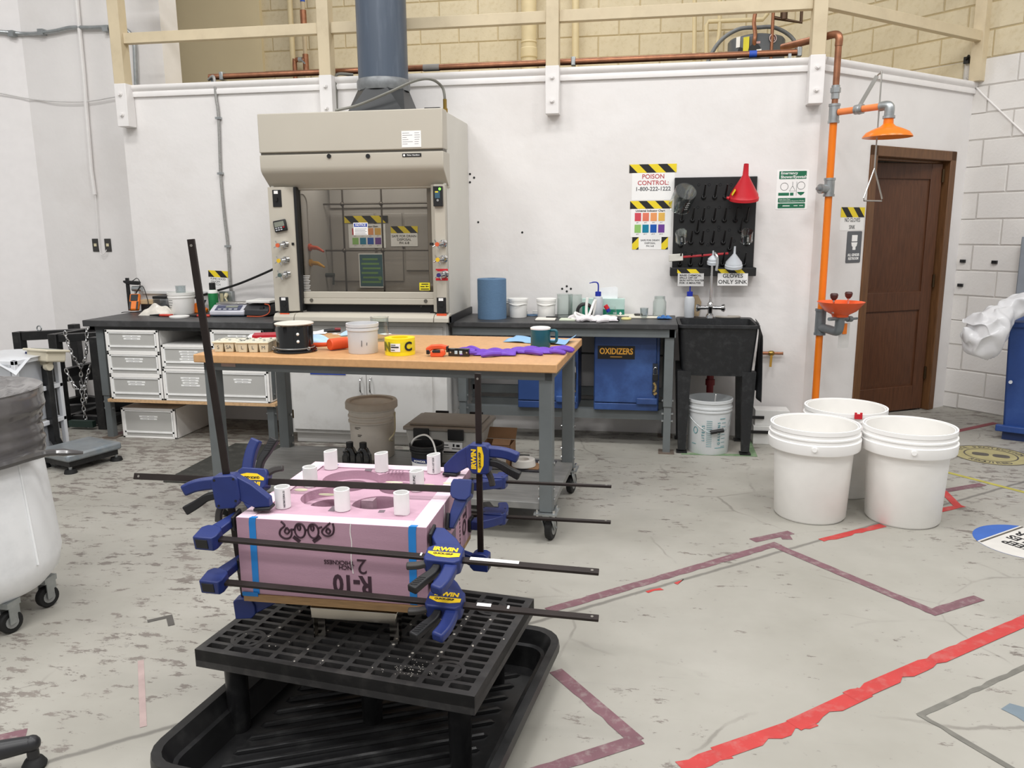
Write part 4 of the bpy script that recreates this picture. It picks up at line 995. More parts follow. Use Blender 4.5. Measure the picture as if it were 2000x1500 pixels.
B().cyl((0, 0, zt1+.09), (0, 0, zt1+.13), .026, n=6).cyl((0, 0, zt1+.13), (0, 0, zt1+.16), .033, n=6).cyl((0, 0, zt1+.16), (0, 0, zt1+.175), .026, n=16).obj('union_fitting', GALV, sh)
aw = Vector((.70, -.71, 0)); La = .37
zA = zt1+.005
B().cyl(aw*.035+Vector((0, 0, zA)), aw*(La-.02)+Vector((0, 0, zA)), .021, n=18).obj('shower_arm', M('orange_arm', '#ee8a50', .3), sh)
va = B().cyl(aw*.15+Vector((0, 0, zA)), aw*.205+Vector((0, 0, zA)), .03, n=16).ball(aw*.178+Vector((0, 0, zA)), .032, 14, 8).obj('valve_body', GALV, sh)
hp = aw*La+Vector((0, 0, zA))
B().sweep(curve3([aw*(La-.05)+Vector((0, 0, zA)), aw*(La-.01)+Vector((0, 0, zA)), hp+aw*.012+Vector((0, 0, -.012)), hp+aw*.012+Vector((0, 0, -.06))], 5), .029, 14).cyl(hp+aw*.012+Vector((0, 0, -.062)), hp+aw*.012+Vector((0, 0, -.078)), .036, n=18).obj('elbow', GALV, sh)
hz = hp+aw*.012
B().lathe([(.028, -.075), (.03, -.11), (.045, -.125), (.085, -.14), (.125, -.16), (.143, -.182), (.146, -.19), (.14, -.19), (.0, -.176)], (hz.x, hz.y, hz.z), 40).obj('shower_head', ORG, sh)
pt = hp*1.0
lv0 = aw*.178+Vector((0, 0, zA+.02)); lv1 = aw*.27+uD*.02+Vector((0, 0, zA+.19))
B().bar(lv0, lv1, .012, .022).obj('pull_lever', STEEL, sh)
zr0 = zat(1688, 338)
r1 = lv1+aw*.03+Vector((0, 0, -.0)); r2 = Vector((r1.x, r1.y, zr0))
B().sweep(curve3([lv1, lv1+aw*.02+Vector((0, 0, .01)), r1+Vector((0, 0, -.03)), r2], 5), .005, 8).obj('pull_rod', STEEL, sh)
tv = uD*.5+nD*.5
B().sweep([r2, r2-uD*.09+Vector((0, 0, -.185)), r2-uD*.085+Vector((0, 0, -.2)), r2+uD*.1+Vector((0, 0, -.2)), r2+uD*.105+Vector((0, 0, -.185)), r2], .005, 8).obj('pull_triangle', STEEL, sh)
ew = Vector((.42, -.9, 0)).normalized(); be = ew*.2
B().cyl((0, 0, zeye-.085), (0, 0, zeye+.085), .035, n=18).cyl((0, 0, zeye-.09), (0, 0, zeye-.075), .039, n=18).cyl((0, 0, zeye+.075), (0, 0, zeye+.09), .039, n=18).sweep(curve3([(0, 0, zeye-.04), ew*.08+Vector((0, 0, zeye-.04)), be*.88+Vector((0, 0, zeye-.045)), be+Vector((0, 0, zeye-.01)), be+Vector((0, 0, zeye+.06))], 6), .03, 14).obj('eyewash_pipe', M('grey_fitting', '#777d80', .45, .3, var=.1), sh)
zb_ = zeye+.055
B().lathe([(.0, 0), (.05, 0), (.055, .015), (.1, .04), (.138, .085), (.15, .1), (.146, .1), (.13, .085), (.09, .045), (0, .03)], (be.x, be.y, zb_), 36).obj('eyewash_bowl', ORB, sh)
sd = uD*.95-nD*.1
for s_ in (-1, 1):
    c = be+sd*(.095*s_)+Vector((0, 0, zb_))
    st_ = B().cyl(c+Vector((0, 0, .03)), c+Vector((0, 0, .125)), .007, n=10).obj('spray_stem', CHROME, sh)
    B().lathe([(.01, 0), (.022, .015), (.026, .035), (.02, .045), (0, .047)], c+Vector((0, 0, .115)), 14).obj('spray_cap', M('dust_cap', '#4a2c2a', .5), st_)
B().sweep([be+Vector((0, 0, zeye+.045)), be-sd*.14+Vector((0, 0, zeye+.05))], .012, 10).sweep([be+Vector((0, 0, zeye+.045)), be+sd*.15+Vector((0, 0, zeye+.03))], .016, 10).cyl(be+sd*.1+Vector((0, 0, zeye+.034)), be+sd*.15+Vector((0, 0, zeye+.03)), .02, n=12).cyl(be+sd*.15+Vector((0, 0, zeye+.03)), be+sd*.235+Vector((0, 0, zeye+.028)), .008, n=8).obj('push_valve', M('grey_fitting'), sh)
tg = be+sd*.07+Vector((0, 0, 0))
B().cbox(tg+Vector((.0, .0, zeye-.075)), (.09, .002, .17), Matrix.Rotation(A_D-.2, 3, 'Z')).obj('inspection_tag', M('tag_white', '#cfcdca', .6), sh)
B().cbox(tg+Vector((.002, -.004, zeye-.03)), (.035, .003, .07), Matrix.Rotation(A_D-.2, 3, 'Z')).obj('push_flag', ORG, sh)
# ================================================================== CONDUITS, PIPES ABOVE
fx_ = T('wall_conduit', 'grey flexible metal conduit running down the white wall left of the hood', 'conduit')
pts = [on(408, 158, Y=5.93), on(418, 157, Y=5.85), on(422, 190, Y=5.845), on(427, 232, Y=5.845), on(431, 340, Y=5.845), on(438, 420, Y=5.845), on(445, 480, Y=5.845), on(449, 545, Y=5.845), on(453, 592, Y=5.845)]
pts[0].z = max(pts[0].z, 2.63); pts[1].z = 2.63
B().sweep(curve3(pts, 6), .011, 8).obj('conduit', M('flex_grey', '#9b9a97', .45, .3, var=.2, scale=120), fx_)
for py in (230, 338, 480):
    q = on({230: 427, 338: 431, 480: 445}[py], py, Y=5.85)
    B().box(q.x-.018, 5.828, q.z-.012, q.x+.022, 5.858, q.z+.004).obj('strap', GALV, fx_)
base(fx_, (pts[4].x, 5.85, pts[4].z))
ob = T('outlet_box', 'grey steel outlet box with a cream plug under the hood switch sign', 'outlet')
a, b_ = on(428, 569, Y=5.82), on(455, 594, Y=5.82)
B().box(a.x, 5.815, b_.z, b_.x, 5.858, a.z).obj('box', GALV, ob, bev=.004)
B().box(a.x+.01, 5.81, b_.z+.02, a.x+.035, 5.815, a.z-.015).obj('switch_cover', M('cream_plastic', '#cfc5a4', .5), ob)
B().cyl((a.x+.062, 5.815, a.z-.025), (a.x+.075, 5.77, a.z-.045), .016, .012, n=12).sweep(curve3([(a.x+.075, 5.77, a.z-.045), (a.x+.095, 5.765, a.z-.08), (a.x+.1, 5.78, b_.z-.02)], 5), .006, 8).obj('plug', M('cream_plastic'), ob)
base(ob, ((a.x+b_.x)/2, 5.85, (a.z+b_.z)/2))
a, b_ = on(278, 571, Y=5.84), on(428, 571, Y=5.84)
rw = B().box(a.x-.0, 5.835, a.z-.012, b_.x, 5.858, a.z+.012).obj('wall_raceway', M('raceway_white', '#cfcfce', .5), None, bev=.003); tag(rw, 'pale raceway strip along the wall above the left bench', 'raceway')
pts = [on(566, 508, Y=5.5), on(555, 515, Y=5.6), on(520, 532, Y=5.72), on(470, 553, Y=5.8), on(430, 566, Y=5.8), on(385, 580, Y=5.8), on(330, 600, Y=5.8), on(300, 610, Y=5.78)]
pts[0] = Vector((X0-.012, 5.5, pts[0].z)); pts[-1].z = max(pts[-1].z, .895); pts[-2].z = max(pts[-2].z, .9)
pc = B().sweep(curve3(pts, 6), .009, 8).obj('power_cord', RUBBER, None); tag(pc, 'black cord from the hood sagging along the wall to the left bench', 'cord')
# copper run along the wall top
cp = T('copper_pipe', 'long horizontal copper pipe along the top edge of the white wall', 'pipe', (-1.2, 5.94, 2.65))
B().cyl((-2.12, 0, 0), (2.17, 0, .0), .022, n=16).obj('pipe', COPPER, cp)
for px in (435, 1120, 1558): 
    x_ = on(px, 150, Y=5.94).x+1.2
    B().box(x_-.015, -.03, -.03, x_+.015, .03, .03).obj('pipe_strap', GALV, cp, bev=.004)
x_ = on(843, 140, Y=5.94).x+1.2
B().cyl((x_-.06, 0, 0), (x_+.06, 0, 0), .025, n=16).obj('label_sleeve', M('sleeve_grey', '#8d8a86', .5), cp)
x_ = on(1470, 115, Y=5.94).x+1.2
B().cyl((x_-.025, 0, 0), (x_+.025, 0, 0), .0235, n=16).obj('blue_tape', M('blue_tape', '#2a4fae', .5), cp)
B().box(-2.1, -.02, -.05, -2.08, .02, -.0).box(2.1, -.02, -.05, 2.12, .02, 0).obj('support', GALV, cp)
# grey conduit hooking over the wall right of second post
pts = [on(657, 212, Y=5.845), on(656, 175, Y=5.845), on(655, 158, Y=5.845), on(660, 152, Y=5.85), on(690, 150, Y=5.9)]
for p_ in pts[3:]: p_.z = max(p_.z, 2.615)
wk = B().sweep(curve3(pts, 6), .011, 8).obj('wall_conduit', M('conduit_grey'), None); tag(wk, 'short grey conduit hooked over the wall beside the duct', 'conduit')
def vpipe(nm, label, px, py, Y, r, mt, z0, z1, cat='pipe'):
    p = on(px, py, Y=Y)
    t = T(nm, label, cat, (p.x, Y, z0))
    B().cyl((0, 0, 0), (0, 0, z1-z0), r, n=18).obj('pipe', mt, t)
    return t
BP = M('beige_pipe_paint', '#d3c39c', .5, var=.04)
ZM = ZT-.02
t = vpipe('waste_pipe', 'thick beige waste pipe with a collar on the block wall', 1033, 60, 8.35, .075, BP, ZM, 4.3)
zc = on(1033, 110, Y=8.35).z-ZM
B().lathe([(.076, 0), (.084, .01), (.084, .09), (.076, .1)], (0, 0, zc-.02), 24).lathe([(.076, 0), (.082, .01), (.076, .02)], (0, 0, zc+.12), 24).obj('collar', BP, t)
vpipe('beige_conduit', 'slim beige pipe just right of the third railing post', 1124, 60, 8.4, .035, BP, ZM, 4.3)
vpipe('beige_conduit', 'slim beige pipe left of the copper tee by the second post', 569, 60, 8.4, .028, BP, ZM, 4.3)
vpipe('grey_conduit', 'grey conduit on the smooth beige wall left of the duct', 338, 80, 8.36, .022, M('conduit_grey'), ZM, 4.3)
t = T('copper_tee', 'copper tee with valve and blue label beside the second railing post', 'pipe')
p = on(594, 60, Y=8.35)
B().cyl((p.x, 8.35, ZM), (p.x, 8.35, 4.3), .022, n=14).obj('riser', M('pale_pipe', '#b9a88a', .5), t)
z1 = on(594, 30, Y=8.35).z; z2 = on(594, 118, Y=8.35).z
B().cyl((p.x, 8.35, z1-.09), (p.x, 8.35, z1+.05), .032, n=14).cyl((p.x, 8.35, z2-.1), (p.x, 8.35, z2+.06), .03, n=14).sweep(curve3([(p.x, 8.35, z2), (p.x-.06, 8.33, z2+.005), (p.x-.1, 8.33, z2+.0), (p.x-.115, 8.33, z2-.05), (p.x-.115, 8.33, ZM)], 5), .024, 12).obj('copper_fitting', COPPER, t)
B().cyl((p.x, 8.35, z1+.13), (p.x, 8.35, z1+.22), .024, n=14).obj('blue_label', M('blue_tape'), t)
B().cyl((p.x-.06, 8.31, z2), (p.x-.02, 8.31, z2), .026, n=10).bar((p.x-.05, 8.3, z2+.02), (p.x+.03, 8.26, z2-.05), .008, .014).obj('valve', GALV, t)
base(t, (p.x, 8.35, ZM))
# water heater in the corner above
wh = T('water_heater', 'dark grey water heater behind the railing near the right corner', 'water heater', (.885, 7.62, ZM))
HT = M('heater_grey', '#55585b', .4, var=.05)
ht_ = 3.09-ZM
B().lathe([(0, 0), (.24, 0), (.24, ht_-.02), (.225, ht_), (.12, ht_+.03), (0, ht_+.035)], n=40).obj('tank', HT, wh)
def on_tank(px, py, w_, h_, nm, mt, pr=wh, r=.242):
    p = on(px, py, Y=7.4); a = math.asin(max(-1, min(1, (p.x-.885)/r)))
    c = (r*math.sin(a), -r*math.cos(a), p.z-ZM)
    return B().cbox(c, (w_, .004, h_), Matrix.Rotation(a, 3, 'Z')).obj(nm, mt, pr), a, c
on_tank(1443, 80, .04, .085, 'rating_label', PAPER)
on_tank(1463, 106, .2, .06, 'white_label', PAPER)
on_tank(1480, 84, .035, .018, 'small_label', M('red_label', '#c9a3a0', .5))
o, a, c = on_tank(1457, 92, .05, .16, 'yellow_tag', M('tag_yellow', '#d9cf3a', .5), r=.25)
o, a, c = on_tank(1509, 75, .001, .001, 'emblem_ring', PAPER)
k = B(); 
k.cyl(Vector(c)*1.0, Vector(c)+Vector((math.sin(a), -math.cos(a), 0))*.004, .034, n=20); k.obj('round_emblem', M('emblem_dark', '#4a2b2e', .5), wh)
k = B(); R_ = Matrix.Rotation(a, 3, 'Z')
for rr_ in (.032,): k.sweep([Vector(c)+R_ @ Vector((rr_*math.cos(i*math.pi/10), -.006, rr_*math.sin(i*math.pi/10))) for i in range(21)], .003, 6)
k.sweep([Vector(c)+R_ @ Vector(q_) for q_ in ((-.016, -.006, -.016), (-.01, -.006, .014), (0, -.006, -.006), (.01, -.006, .014), (.016, -.006, -.016))], .003, 6)
k.obj('emblem_outline', M('pinkish_white', '#e5d2cf', .5), wh)
B().sweep(curve3([(-.04, -.21, ht_-.12), (-.045, -.25, ht_-.06), (-.04, -.24, ht_+.0), (-.05, -.2, ht_+.1), (-.04, -.19, ht_+.2), (-.045, -.19, ht_+.3)], 5), .017, 10).sweep([(.1, -.22, -.0), (.1, -.22, ht_+.4)], .014, 10).obj('copper_pipework', COPPER, wh)
B().cyl((-.04, -.235, ht_-.13), (-.04, -.25, ht_-.13), .05, n=20).cyl((-.15, -.2, ht_-.12), (-.15, -.215, ht_-.12), .022, n=14).obj('element_cover', BLACKP, wh)
B().sweep(curve3([(-.44, -.05, -.0), (-.43, -.05, ht_-.25), (-.33, -.05, ht_-.03), (-.17, -.05, ht_+.08), (0, -.05, ht_+.09), (.15, -.05, ht_+.08), (.3, -.05, ht_-.02), (.36, -.05, ht_-.2)], 6), .017, 10).obj('flexible_hose', M('grey_hose', '#77797a', .45, .2), wh)
B().sweep([(.1, -.2, ht_+.13), (.33, -.2, ht_+.08), (.33, -.2, ht_+.4)], .016, 10).cyl((.19, -.2, ht_+.11), (.19, -.2, ht_+.2), .03, n=10).obj('dark_pipework', M('old_bronze_pipe', '#5d4a3c', .45, .7), wh)
pw_ = T('beige_pipework', 'beige painted pipes on the block wall left of the water heater', 'pipe')
Yq = 8.3
def q3(px, py): return on(px, py, Y=Yq)
B().sweep([q3(1380, 115), q3(1380, 50), q3(1384, 42), q3(1490, 38), q3(1500, 25)], .02, 10).sweep([q3(1356, 118), q3(1357, 0)], .02, 10).sweep(curve3([q3(1398, 115), q3(1400, 90), q3(1405, 60), q3(1406, 0)], 5), .018, 10).obj('pipe', BP, pw_)
base(pw_, q3(1380, 115))
# left walls: conduits, cable, data plates
lc = T('steel_conduit', 'horizontal grey conduit high on the left wall with an end bend', 'conduit')
def qA(px, py): return on(px, py, Y=YA-.03)
pb = lambda px, py: onp(px, py, Vector((aL, YA, 0))+Vector((.5, -.87, 0))*.03, Vector((.5, -.87, 0)))
c_ = [pb(-30, 60), pb(10, 63), pb(45, 66), qA(75, 65), qA(110, 60), qA(138, 54), qA(175, 54), qA(213, 53), qA(240, 56), qA(255, 66), qA(262, 85), qA(264, 120), qA(266, 175)]
B().sweep(curve3(c_, 5), .016, 10).obj('conduit', GALV, lc)
for px, py in ((82, 63), (24, 66), (208, 56)):
    q = qA(px, py) if px > 60 else pb(px, py); B().cbox((q.x, q.y, q.z), (.05, .05, .045)).obj('coupling', GALV, lc)
base(lc, c_[5])
cv = T('wall_raceway', 'white vertical cable raceway on the left wall ending above data plates', 'raceway')
B().sweep([qA(148, -20), qA(163, 140), qA(170, 230), qA(178, 330), qA(185, 380)], .016, 8).obj('channel', TRIMW, cv)
B().sweep(curve3([qA(186, 378), qA(189, 420), qA(192, 462), qA(196, 494), qA(203, 496), qA(208, 488)], 5), .004, 6).obj('cable', TRIMW, cv)
base(cv, qA(178, 330))
for px, lab in ((183, 'black data wall plate left of the white cable'), (207, 'black data wall plate right of the white cable')):
    q = qA(px, 479)
    t = T('data_plate', lab, 'wall plate', (q.x, YA, q.z))
    B().box(-.03, -.008, -.055, .03, 0, .055).obj('plate', M('plate_dark', '#3b3a38', .5), t, bev=.003)
    B().box(-.012, -.012, -.01, .012, -.008, .014).obj('jack', M('cream_plastic'), t)
wc_ = B().sweep(curve3([pb(-20, 178), pb(58, 193), qA(110, 198), qA(170, 198), qA(226, 189)], 6), .005, 6).obj('sagging_cable', M('cable_white', '#cfcdcb', .5), None); tag(wc_, 'thin white cable sagging across the left wall below the conduit', 'cable')
rc_ = B().sweep([onR(1888, 150, .015), onR(1920, 185, .015), onR(2010, 270, .015)], .006, 6).obj('white_cable', TRIMW, None); tag(rc_, 'white cable running down the right block wall from the corner', 'cable')
pk = T('wall_latch', 'small black latch at the corner post on the block wall', 'latch', onR(1892, 117, .0), A_R)
B().box(-.02, -.04, -.03, .02, 0, .02).cyl((-.0, -.04, 0), (.03, -.06, .02), .01, n=8).obj('body', BLACKP, pk)
for px, py in ((1880, 510), (1942, 512), (1875, 557)):
    k = onR(px, py, .021); o = B().box(-.02, -.006, -.012, .02, .012, .012).obj('pipe_hole', BLACKP, None, loc=k, rot=(0, 0, A_R)); tag(o, {1880: 'small black stub on the block wall right of the door, left of two', 1942: 'small black stub on the block wall, right of two', 1875: 'small black stub on the block wall, lowest'}[px], 'stub')
# ================================================================== WHITE DRAWER UNITS
DRW = M('drawer_shell', '#efede9', .45, var=.02); DRF = M('drawer_front_clear', '#b5b4b0', .3, var=.03, scale=6); LBL = M('label_strip', '#f2f2f0', .7, var=0)
def drawer_unit(label, px0, py0, px1, py1, Y, depth, nl, zbot=None, words=('',)):
    a = on(px0, py1, Y=Y); b_ = on(px1, py0, Y=Y)
    x0, x1, z0, z1 = a.x, b_.x, a.z, b_.z-.004
    if zbot is not None: z1 += zbot-z0; z0 = zbot
    t = T('drawer_unit', label, 'drawer', ((x0+x1)/2, Y, z0), group=None)
    w, h = (x1-x0)/2, z1-z0
    sh_ = B().box(-w, 0, 0, -w+.006, depth, h).box(w-.006, 0, 0, w, depth, h).box(-w, 0, h-.006, w, depth, h).box(-w, 0, 0, w, depth, .006).box(-w, depth-.006, 0, w, depth, h)
    sh_.box(-w, -.004, 0, -w+.018, .01, h).box(w-.018, -.004, 0, w, .01, h).box(-w, -.004, h-.018, w, .01, h).box(-w, -.004, 0, w, .01, .014)
    sh_.obj('shell', DRW, t, bev=.002)
    d = B().box(-w+.02, .0, .016, w-.02, .02, h-.02).box(-w+.02, .02, .016, w-.02, depth-.04, .03).obj('drawer', DRF, t)
    B().box(-w+.02, -.006, .04, w-.02, .0, .052).box(-w+.02, -.006, .016, -w+.03, 0, h-.02).box(w-.03, -.006, .016, w-.02, 0, h-.02).box(-w+.02, -.006, h-.026, w-.02, 0, h-.02).obj('front_frame', M('drawer_rim', '#f2f2f0', .35), d)
    for i in range(nl):
        ww = w*(.34-.03*(i % 3)); zc = h*.72-.018*i
        l_ = B().box(-ww-.0, -.0015, zc-.006, ww, 0, zc+.006).obj('label_strip', LBL, d)
        k = B()
        for j in range(2): k.box(-ww*.7+ww*.75*j, -.002, zc-.0012, -ww*.7+ww*.75*j+ww*.6, -.0014, zc+.0012)
        k.obj('label_print', M('soft_grey_print', '#8a8a8c', .8, var=0), l_)
    return t
Yd = 5.135
drawer_unit('white drawer unit, topmost of the left stack under the bench', 209, 644, 308, 688, Yd, .55, 2)
drawer_unit('white drawer unit, middle of the left stack of three', 214, 688.5, 312, 732, Yd, .55, 2)
drawer_unit('white drawer unit, lowest of the left stack on the shelf', 219, 732.5, 316, 778, Yd, .55, 2, zbot=zsh+.001)
drawer_unit('white drawer unit with five labels, upper of the middle stack', 318, 674, 420, 719, Yd, .55, 5)
drawer_unit('deep white drawer unit with four stacked labels, lower of the middle stack', 322, 719.5, 423, 780, Yd, .55, 4, zbot=zsh+.001)
drawer_unit('white drawer unit, topmost of the right stack beside the hood cabinet', 413, 644, 514, 686, Yd, .55, 1)
drawer_unit('white drawer unit hidden halfway behind the table edge, middle right stack', 418, 686.5, 518, 719, Yd, .55, 1)
drawer_unit('deep white drawer unit, lowest of the right stack on the bench shelf', 426, 719.5, 524, 780, Yd, .55, 2, zbot=zsh+.001)
drawer_unit('white drawer unit standing on the floor under the left bench', 242, 797, 341, 853, 5.2, .5, 2, zbot=.001)
# ================================================================== LEFT BENCH ITEMS
def bt(px, py, ymax=5.74, z=ZB):
    p = on(px, py, Z=z)
    Y = min(p.y, ymax); q = on(px, py, Y=Y)
    return Vector((q.x, Y, z+.0005))
def psize(px0, px1, Y): return abs(on(px1, 600, Y=Y).x-on(px0, 600, Y=Y).x)
ORNG = M('tool_orange', '#e5771f', .4, var=.04)
p = bt(257, 610)
t = T('multimeter', 'orange handheld meter with black screen propped on the left bench end', 'meter', p+Vector((0, .03, 0)), .25, rot=None)
Rm = Matrix.Rotation(math.radians(-28), 3, 'X')
def rb(b, x0, y0, z0, x1, y1, z1, R): return b.cbox(R @ Vector(((x0+x1)/2, (y0+y1)/2, (z0+z1)/2)), (x1-x0, y1-y0, z1-z0), R)
b_ = B(); rb(b_, -.04, -.02, .01, .04, .015, .15, Rm); b_.obj('case', ORNG, t, bev=.012)
b_ = B(); rb(b_, -.028, -.024, .085, .028, -.02, .14, Rm); b_.obj('screen', M('dark_screen', '#2d2f31', .2), t, bev=.002)
b_ = B(); rb(b_, -.034, -.022, .012, -.02, -.018, .08, Rm); rb(b_, .02, -.022, .012, .034, -.018, .08, Rm); b_.obj('side_grip', BLACKP, t)
B().sweep(curve3([(.03, 0, .15), (.06, .02, .21), (.04, .03, .26), (-.0, .03, .24)], 6), .003, 6).obj('test_lead', RUBBER, t)
B().sweep(curve3([(.02, .02, .14), (.07, .03, .2), (.1, .02, .12), (.11, 0, .04), (.06, -.05, .006), (-.04, -.06, .005), (-.06, -.09, .004)], 6), .003, 6).obj('test_lead', RUBBER, t)
p = bt(245, 606)
t = T('bench_clamp', 'black bar clamp with grey jaw standing behind the orange meter', 'clamp', p+Vector((.0, .06, 0)))
B().box(-.012, -.008, 0, .012, .008, .26).obj('bar', BLACKM, t)
B().prism([(-.03, .24), (.1, .235), (.11, .225), (.1, .205), (.0, .21), (-.03, .225)], -.015, .015, 'y').obj('jaw', BLACKP, t, bev=.004)
B().cyl((.04, 0, .175), (.12, 0, .175), .02, n=14).cyl((.06, 0, .0), (.06, 0, .18), .008, n=8).obj('spindle', GALV, t)
p = bt(288, 605)
t = T('wood_block', 'small tan wooden block on a black base behind the orange meter', 'block', p+Vector((-.02, .06, 0)))
B().box(-.06, -.04, .055, .07, .04, .09).obj('block', M('pale_wood', '#c4a983', .6, var=.1), t, bev=.004)
B().box(-.05, -.035, 0, .06, .035, .055).obj('base', BLACKP, t, bev=.003)
p = bt(305, 615)
bgm = B().grid(lambda u, v: (-.11+.24*u, -.06+.13*v, .075*(math.sin(math.pi*u)**.6)*(math.sin(math.pi*v)**.6)*(1+.18*math.sin(13*u+5*v)+.1*math.sin(23*v))), 24, 16).obj('plastic_bag', M('bag_cream', '#d9d3c8', .25, var=.12, scale=18), None, loc=p)
tag(bgm, 'crumpled clear plastic bag of cream material on the left bench', 'bag')
p = bt(311, 600)
t = T('clear_box', 'small clear plastic box with a black lid behind the cream bag', 'box', p+Vector((0, .05, 0)))
B().box(-.055, -.04, 0, .055, .04, .1).obj('box', thin_glass('box_clear', '#d5d8da', .82), t); B().box(-.058, -.043, .1, .058, .043, .12).obj('lid', BLACKP, t, bev=.003)
p = bt(354, 613)
def small_pail(name, label, p, r0, r1, h, mt=WHITEP, handle=True):
    t = T(name, label, 'bucket', p)
    pail(t, r0, r1, h, mt, n=32, rings=(.93, .8), lip=.004)
    if handle: B().sweep(curve3([(-r1-.002, 0, h*.86), (-r1*.75, -r1*.75, h*.78), (0, -r1-.01, h*.72), (r1*.75, -r1*.75, h*.78), (r1+.002, 0, h*.86)], 6), .0025, 6).obj('bail_handle', WHITEP, t)
    return t
r_ = psize(331, 377, p.y)/2
t = small_pail('small_bucket', 'white bucket with handwritten lines standing on the left bench', p+Vector((0, .02, 0)), r_*.86, r_, .165, handle=False)
k = B()
for i in range(5): k.sweep([(r_*.95*math.sin(a), -r_*.95*math.cos(a)-.001, .125-.018*i) for a in (-.75, -.6, -.45, -.3+.1*math.sin(i))], .0018, 4)
k.obj('handwriting', GREYT, t)
vessel('plastic_cup', 'frosted cup standing up inside the white bench bucket', 'cup', p+Vector((.0, .02, .09)), .033, .12, (0, 0, 1), mt=thin_glass('cup_frost', '#eef2f3', .82), taper=1.15)
p = bt(352, 620)
o = B().lathe([(0, 0), (.068, 0), (.07, .004), (.07, .012), (.064, .014), (0, .01)], n=32).obj('bucket_lid', WHITEP, None, loc=p+Vector((0, -.01, 0))); tag(o, 'round white lid lying flat in front of the bench bucket', 'lid')
def pliers(label, p, rz, c):
    t = T('hand_tool', label, 'tool', p, rz)
    B().sweep([(-.08, 0, .008), (-.02, .0, .009), (0, 0, .009)], [.004, .008, .01], 8).obj('jaws', BLACKM, t)
    B().sweep(curve3([(0, 0, .009), (.04, .012, .009), (.1, .01, .009)], 4), .008, 8).sweep(curve3([(0, 0, .009), (.04, -.012, .009), (.1, -.01, .009)], 4), .008, 8).obj('grip', c, t)
pliers('black and red cutter lying left of the round white lid', bt(312, 618), 0, M('red_grip', '#c23c2e', .4))
pliers('black cutter with orange grip lying right of the round white lid', bt(385, 619), .1, M('red_grip', '#c23c2e', .4))
p = bt(388, 612)
t = T('utility_knife', 'orange and black plastic tool behind the leaning clamp bar on the bench', 'tool', p+Vector((.0, .03, 0)))
B().prism([(-.06, 0), (.05, 0), (.06, .03), (.02, .05), (-.03, .08), (-.05, .05)], -.02, .02, 'y').obj('body', ORNG, t, bev=.006); B().prism([(-.04, .05), (.02, .05), (.05, .1), (.0, .1)], -.018, .018, 'y').obj('head', M('navy_plastic', '#2a3242', .4), t, bev=.004)
p = bt(417, 598)
t = T('spray_can', 'green spray can with black cap beside the outlet box', 'can', Vector((on(417, 590, Y=5.72).x, 5.72, ZB+.0005)))
B().lathe([(0, 0), (.036, 0), (.037, .004), (.037, .16), (.03, .175), (.016, .18), (0, .18)], n=24).obj('body', M('can_green', '#1f7a45', .35, .2, var=.1, scale=30), t)
B().lathe([(.024, .175), (.024, .225), (.02, .23), (0, .23)], n=20).obj('cap', BLACKP, t); B().lathe([(.037, .15), (.0372, .165), (.03, .176)], n=24).obj('collar', PAPER, t)
o = B().box(-.035, -.035, 0, .035, .035, .075).obj('paper_box', M('white_card'), None, bev=.002, loc=bt(427, 606)+Vector((-.02, .05, 0))); tag(o, 'small white box between green can and digital scale', 'box')
p = bt(443, 618)
t = T('digital_scale', 'silver digital bench scale with sloping keypad on the left bench', 'scale', p+Vector((0, .11, 0)), .12)
SCP = M('scale_silver', '#c9c9d2', .35, .1)
B().prism([(-.14, .012), (.1, .012), (.1, .075), (-.045, .08), (-.14, .04)], -.13, .13, 'x').obj('case', SCP, t, bev=.006)
B().box(-.13, -.14, .004, .13, .1, .014).obj('lower_shell', M('navy_plastic'), t, bev=.003)
B().box(-.115, -.045, .085, .12, .1, .094).cyl((0, .03, .07), (0, .03, .086), .05, n=16).obj('pan', STEEL, t, bev=.003)
R2 = Matrix.Rotation(math.atan2(.04, .095), 3, 'X')
B().cbox((0, -.0925, .0615), (.19, .075, .003), R2).obj('keypad', M('keypad_blue', '#3f4560', .3), t)
B().cbox((.02, -.0805, .0685), (.09, .03, .003), R2).obj('display', M('lcd_grey'), t)
for i in range(4): B().cbox((-.06+.04*i, -.117, .0535), (.024, .014, .003), R2).obj('button', M('pale_button'), t)
for fx2 in (-.1, .1):
    for fy2 in (-.11, .08): B().cyl((fx2, fy2, 0), (fx2, fy2, .008), .014, n=10).obj('foot', RUBBER, t)
p = bt(515, 606)
t = T('hot_plate', 'dark hot plate with a white ceramic top next to the hood', 'hot plate', Vector((on(515, 600, Y=5.6).x, 5.6, ZB+.0005)))
B().prism([(-.13, .006), (.12, .006), (.12, .085), (-.06, .085), (-.13, .05)], -.1, .1, 'x').obj('case', M('hotplate_dark', '#3a3a3d', .5), t, bev=.006)
B().box(-.09, -.1, .095, .1, .11, .115).obj('top_plate', WHITEP, t, bev=.005); B().cyl((.0, 0, .084), (0, 0, .097), .05, n=16).obj('riser', BLACKP, t)
B().cyl((.045, -.1, .055), (.045, -.125, .06), .016, n=14).obj('knob', BLACKP, t)
B().sweep(curve3([(.06, -.1, .09), (.1, -.11, .08), (.105, -.13, .03), (.06, -.16, .006), (-.05, -.17, .006)], 6), .004, 6).obj('orange_wire', M('wire_orange', '#c9552f', .5), t)
o = B().box(-.05, -.02, 0, .05, .02, .03).obj('computer_mouse', BLACKP, None, bev=.012, loc=bt(538, 612)+Vector((0, .02, 0))); tag(o, 'small black rounded gadget lying in front of the hot plate', 'gadget')
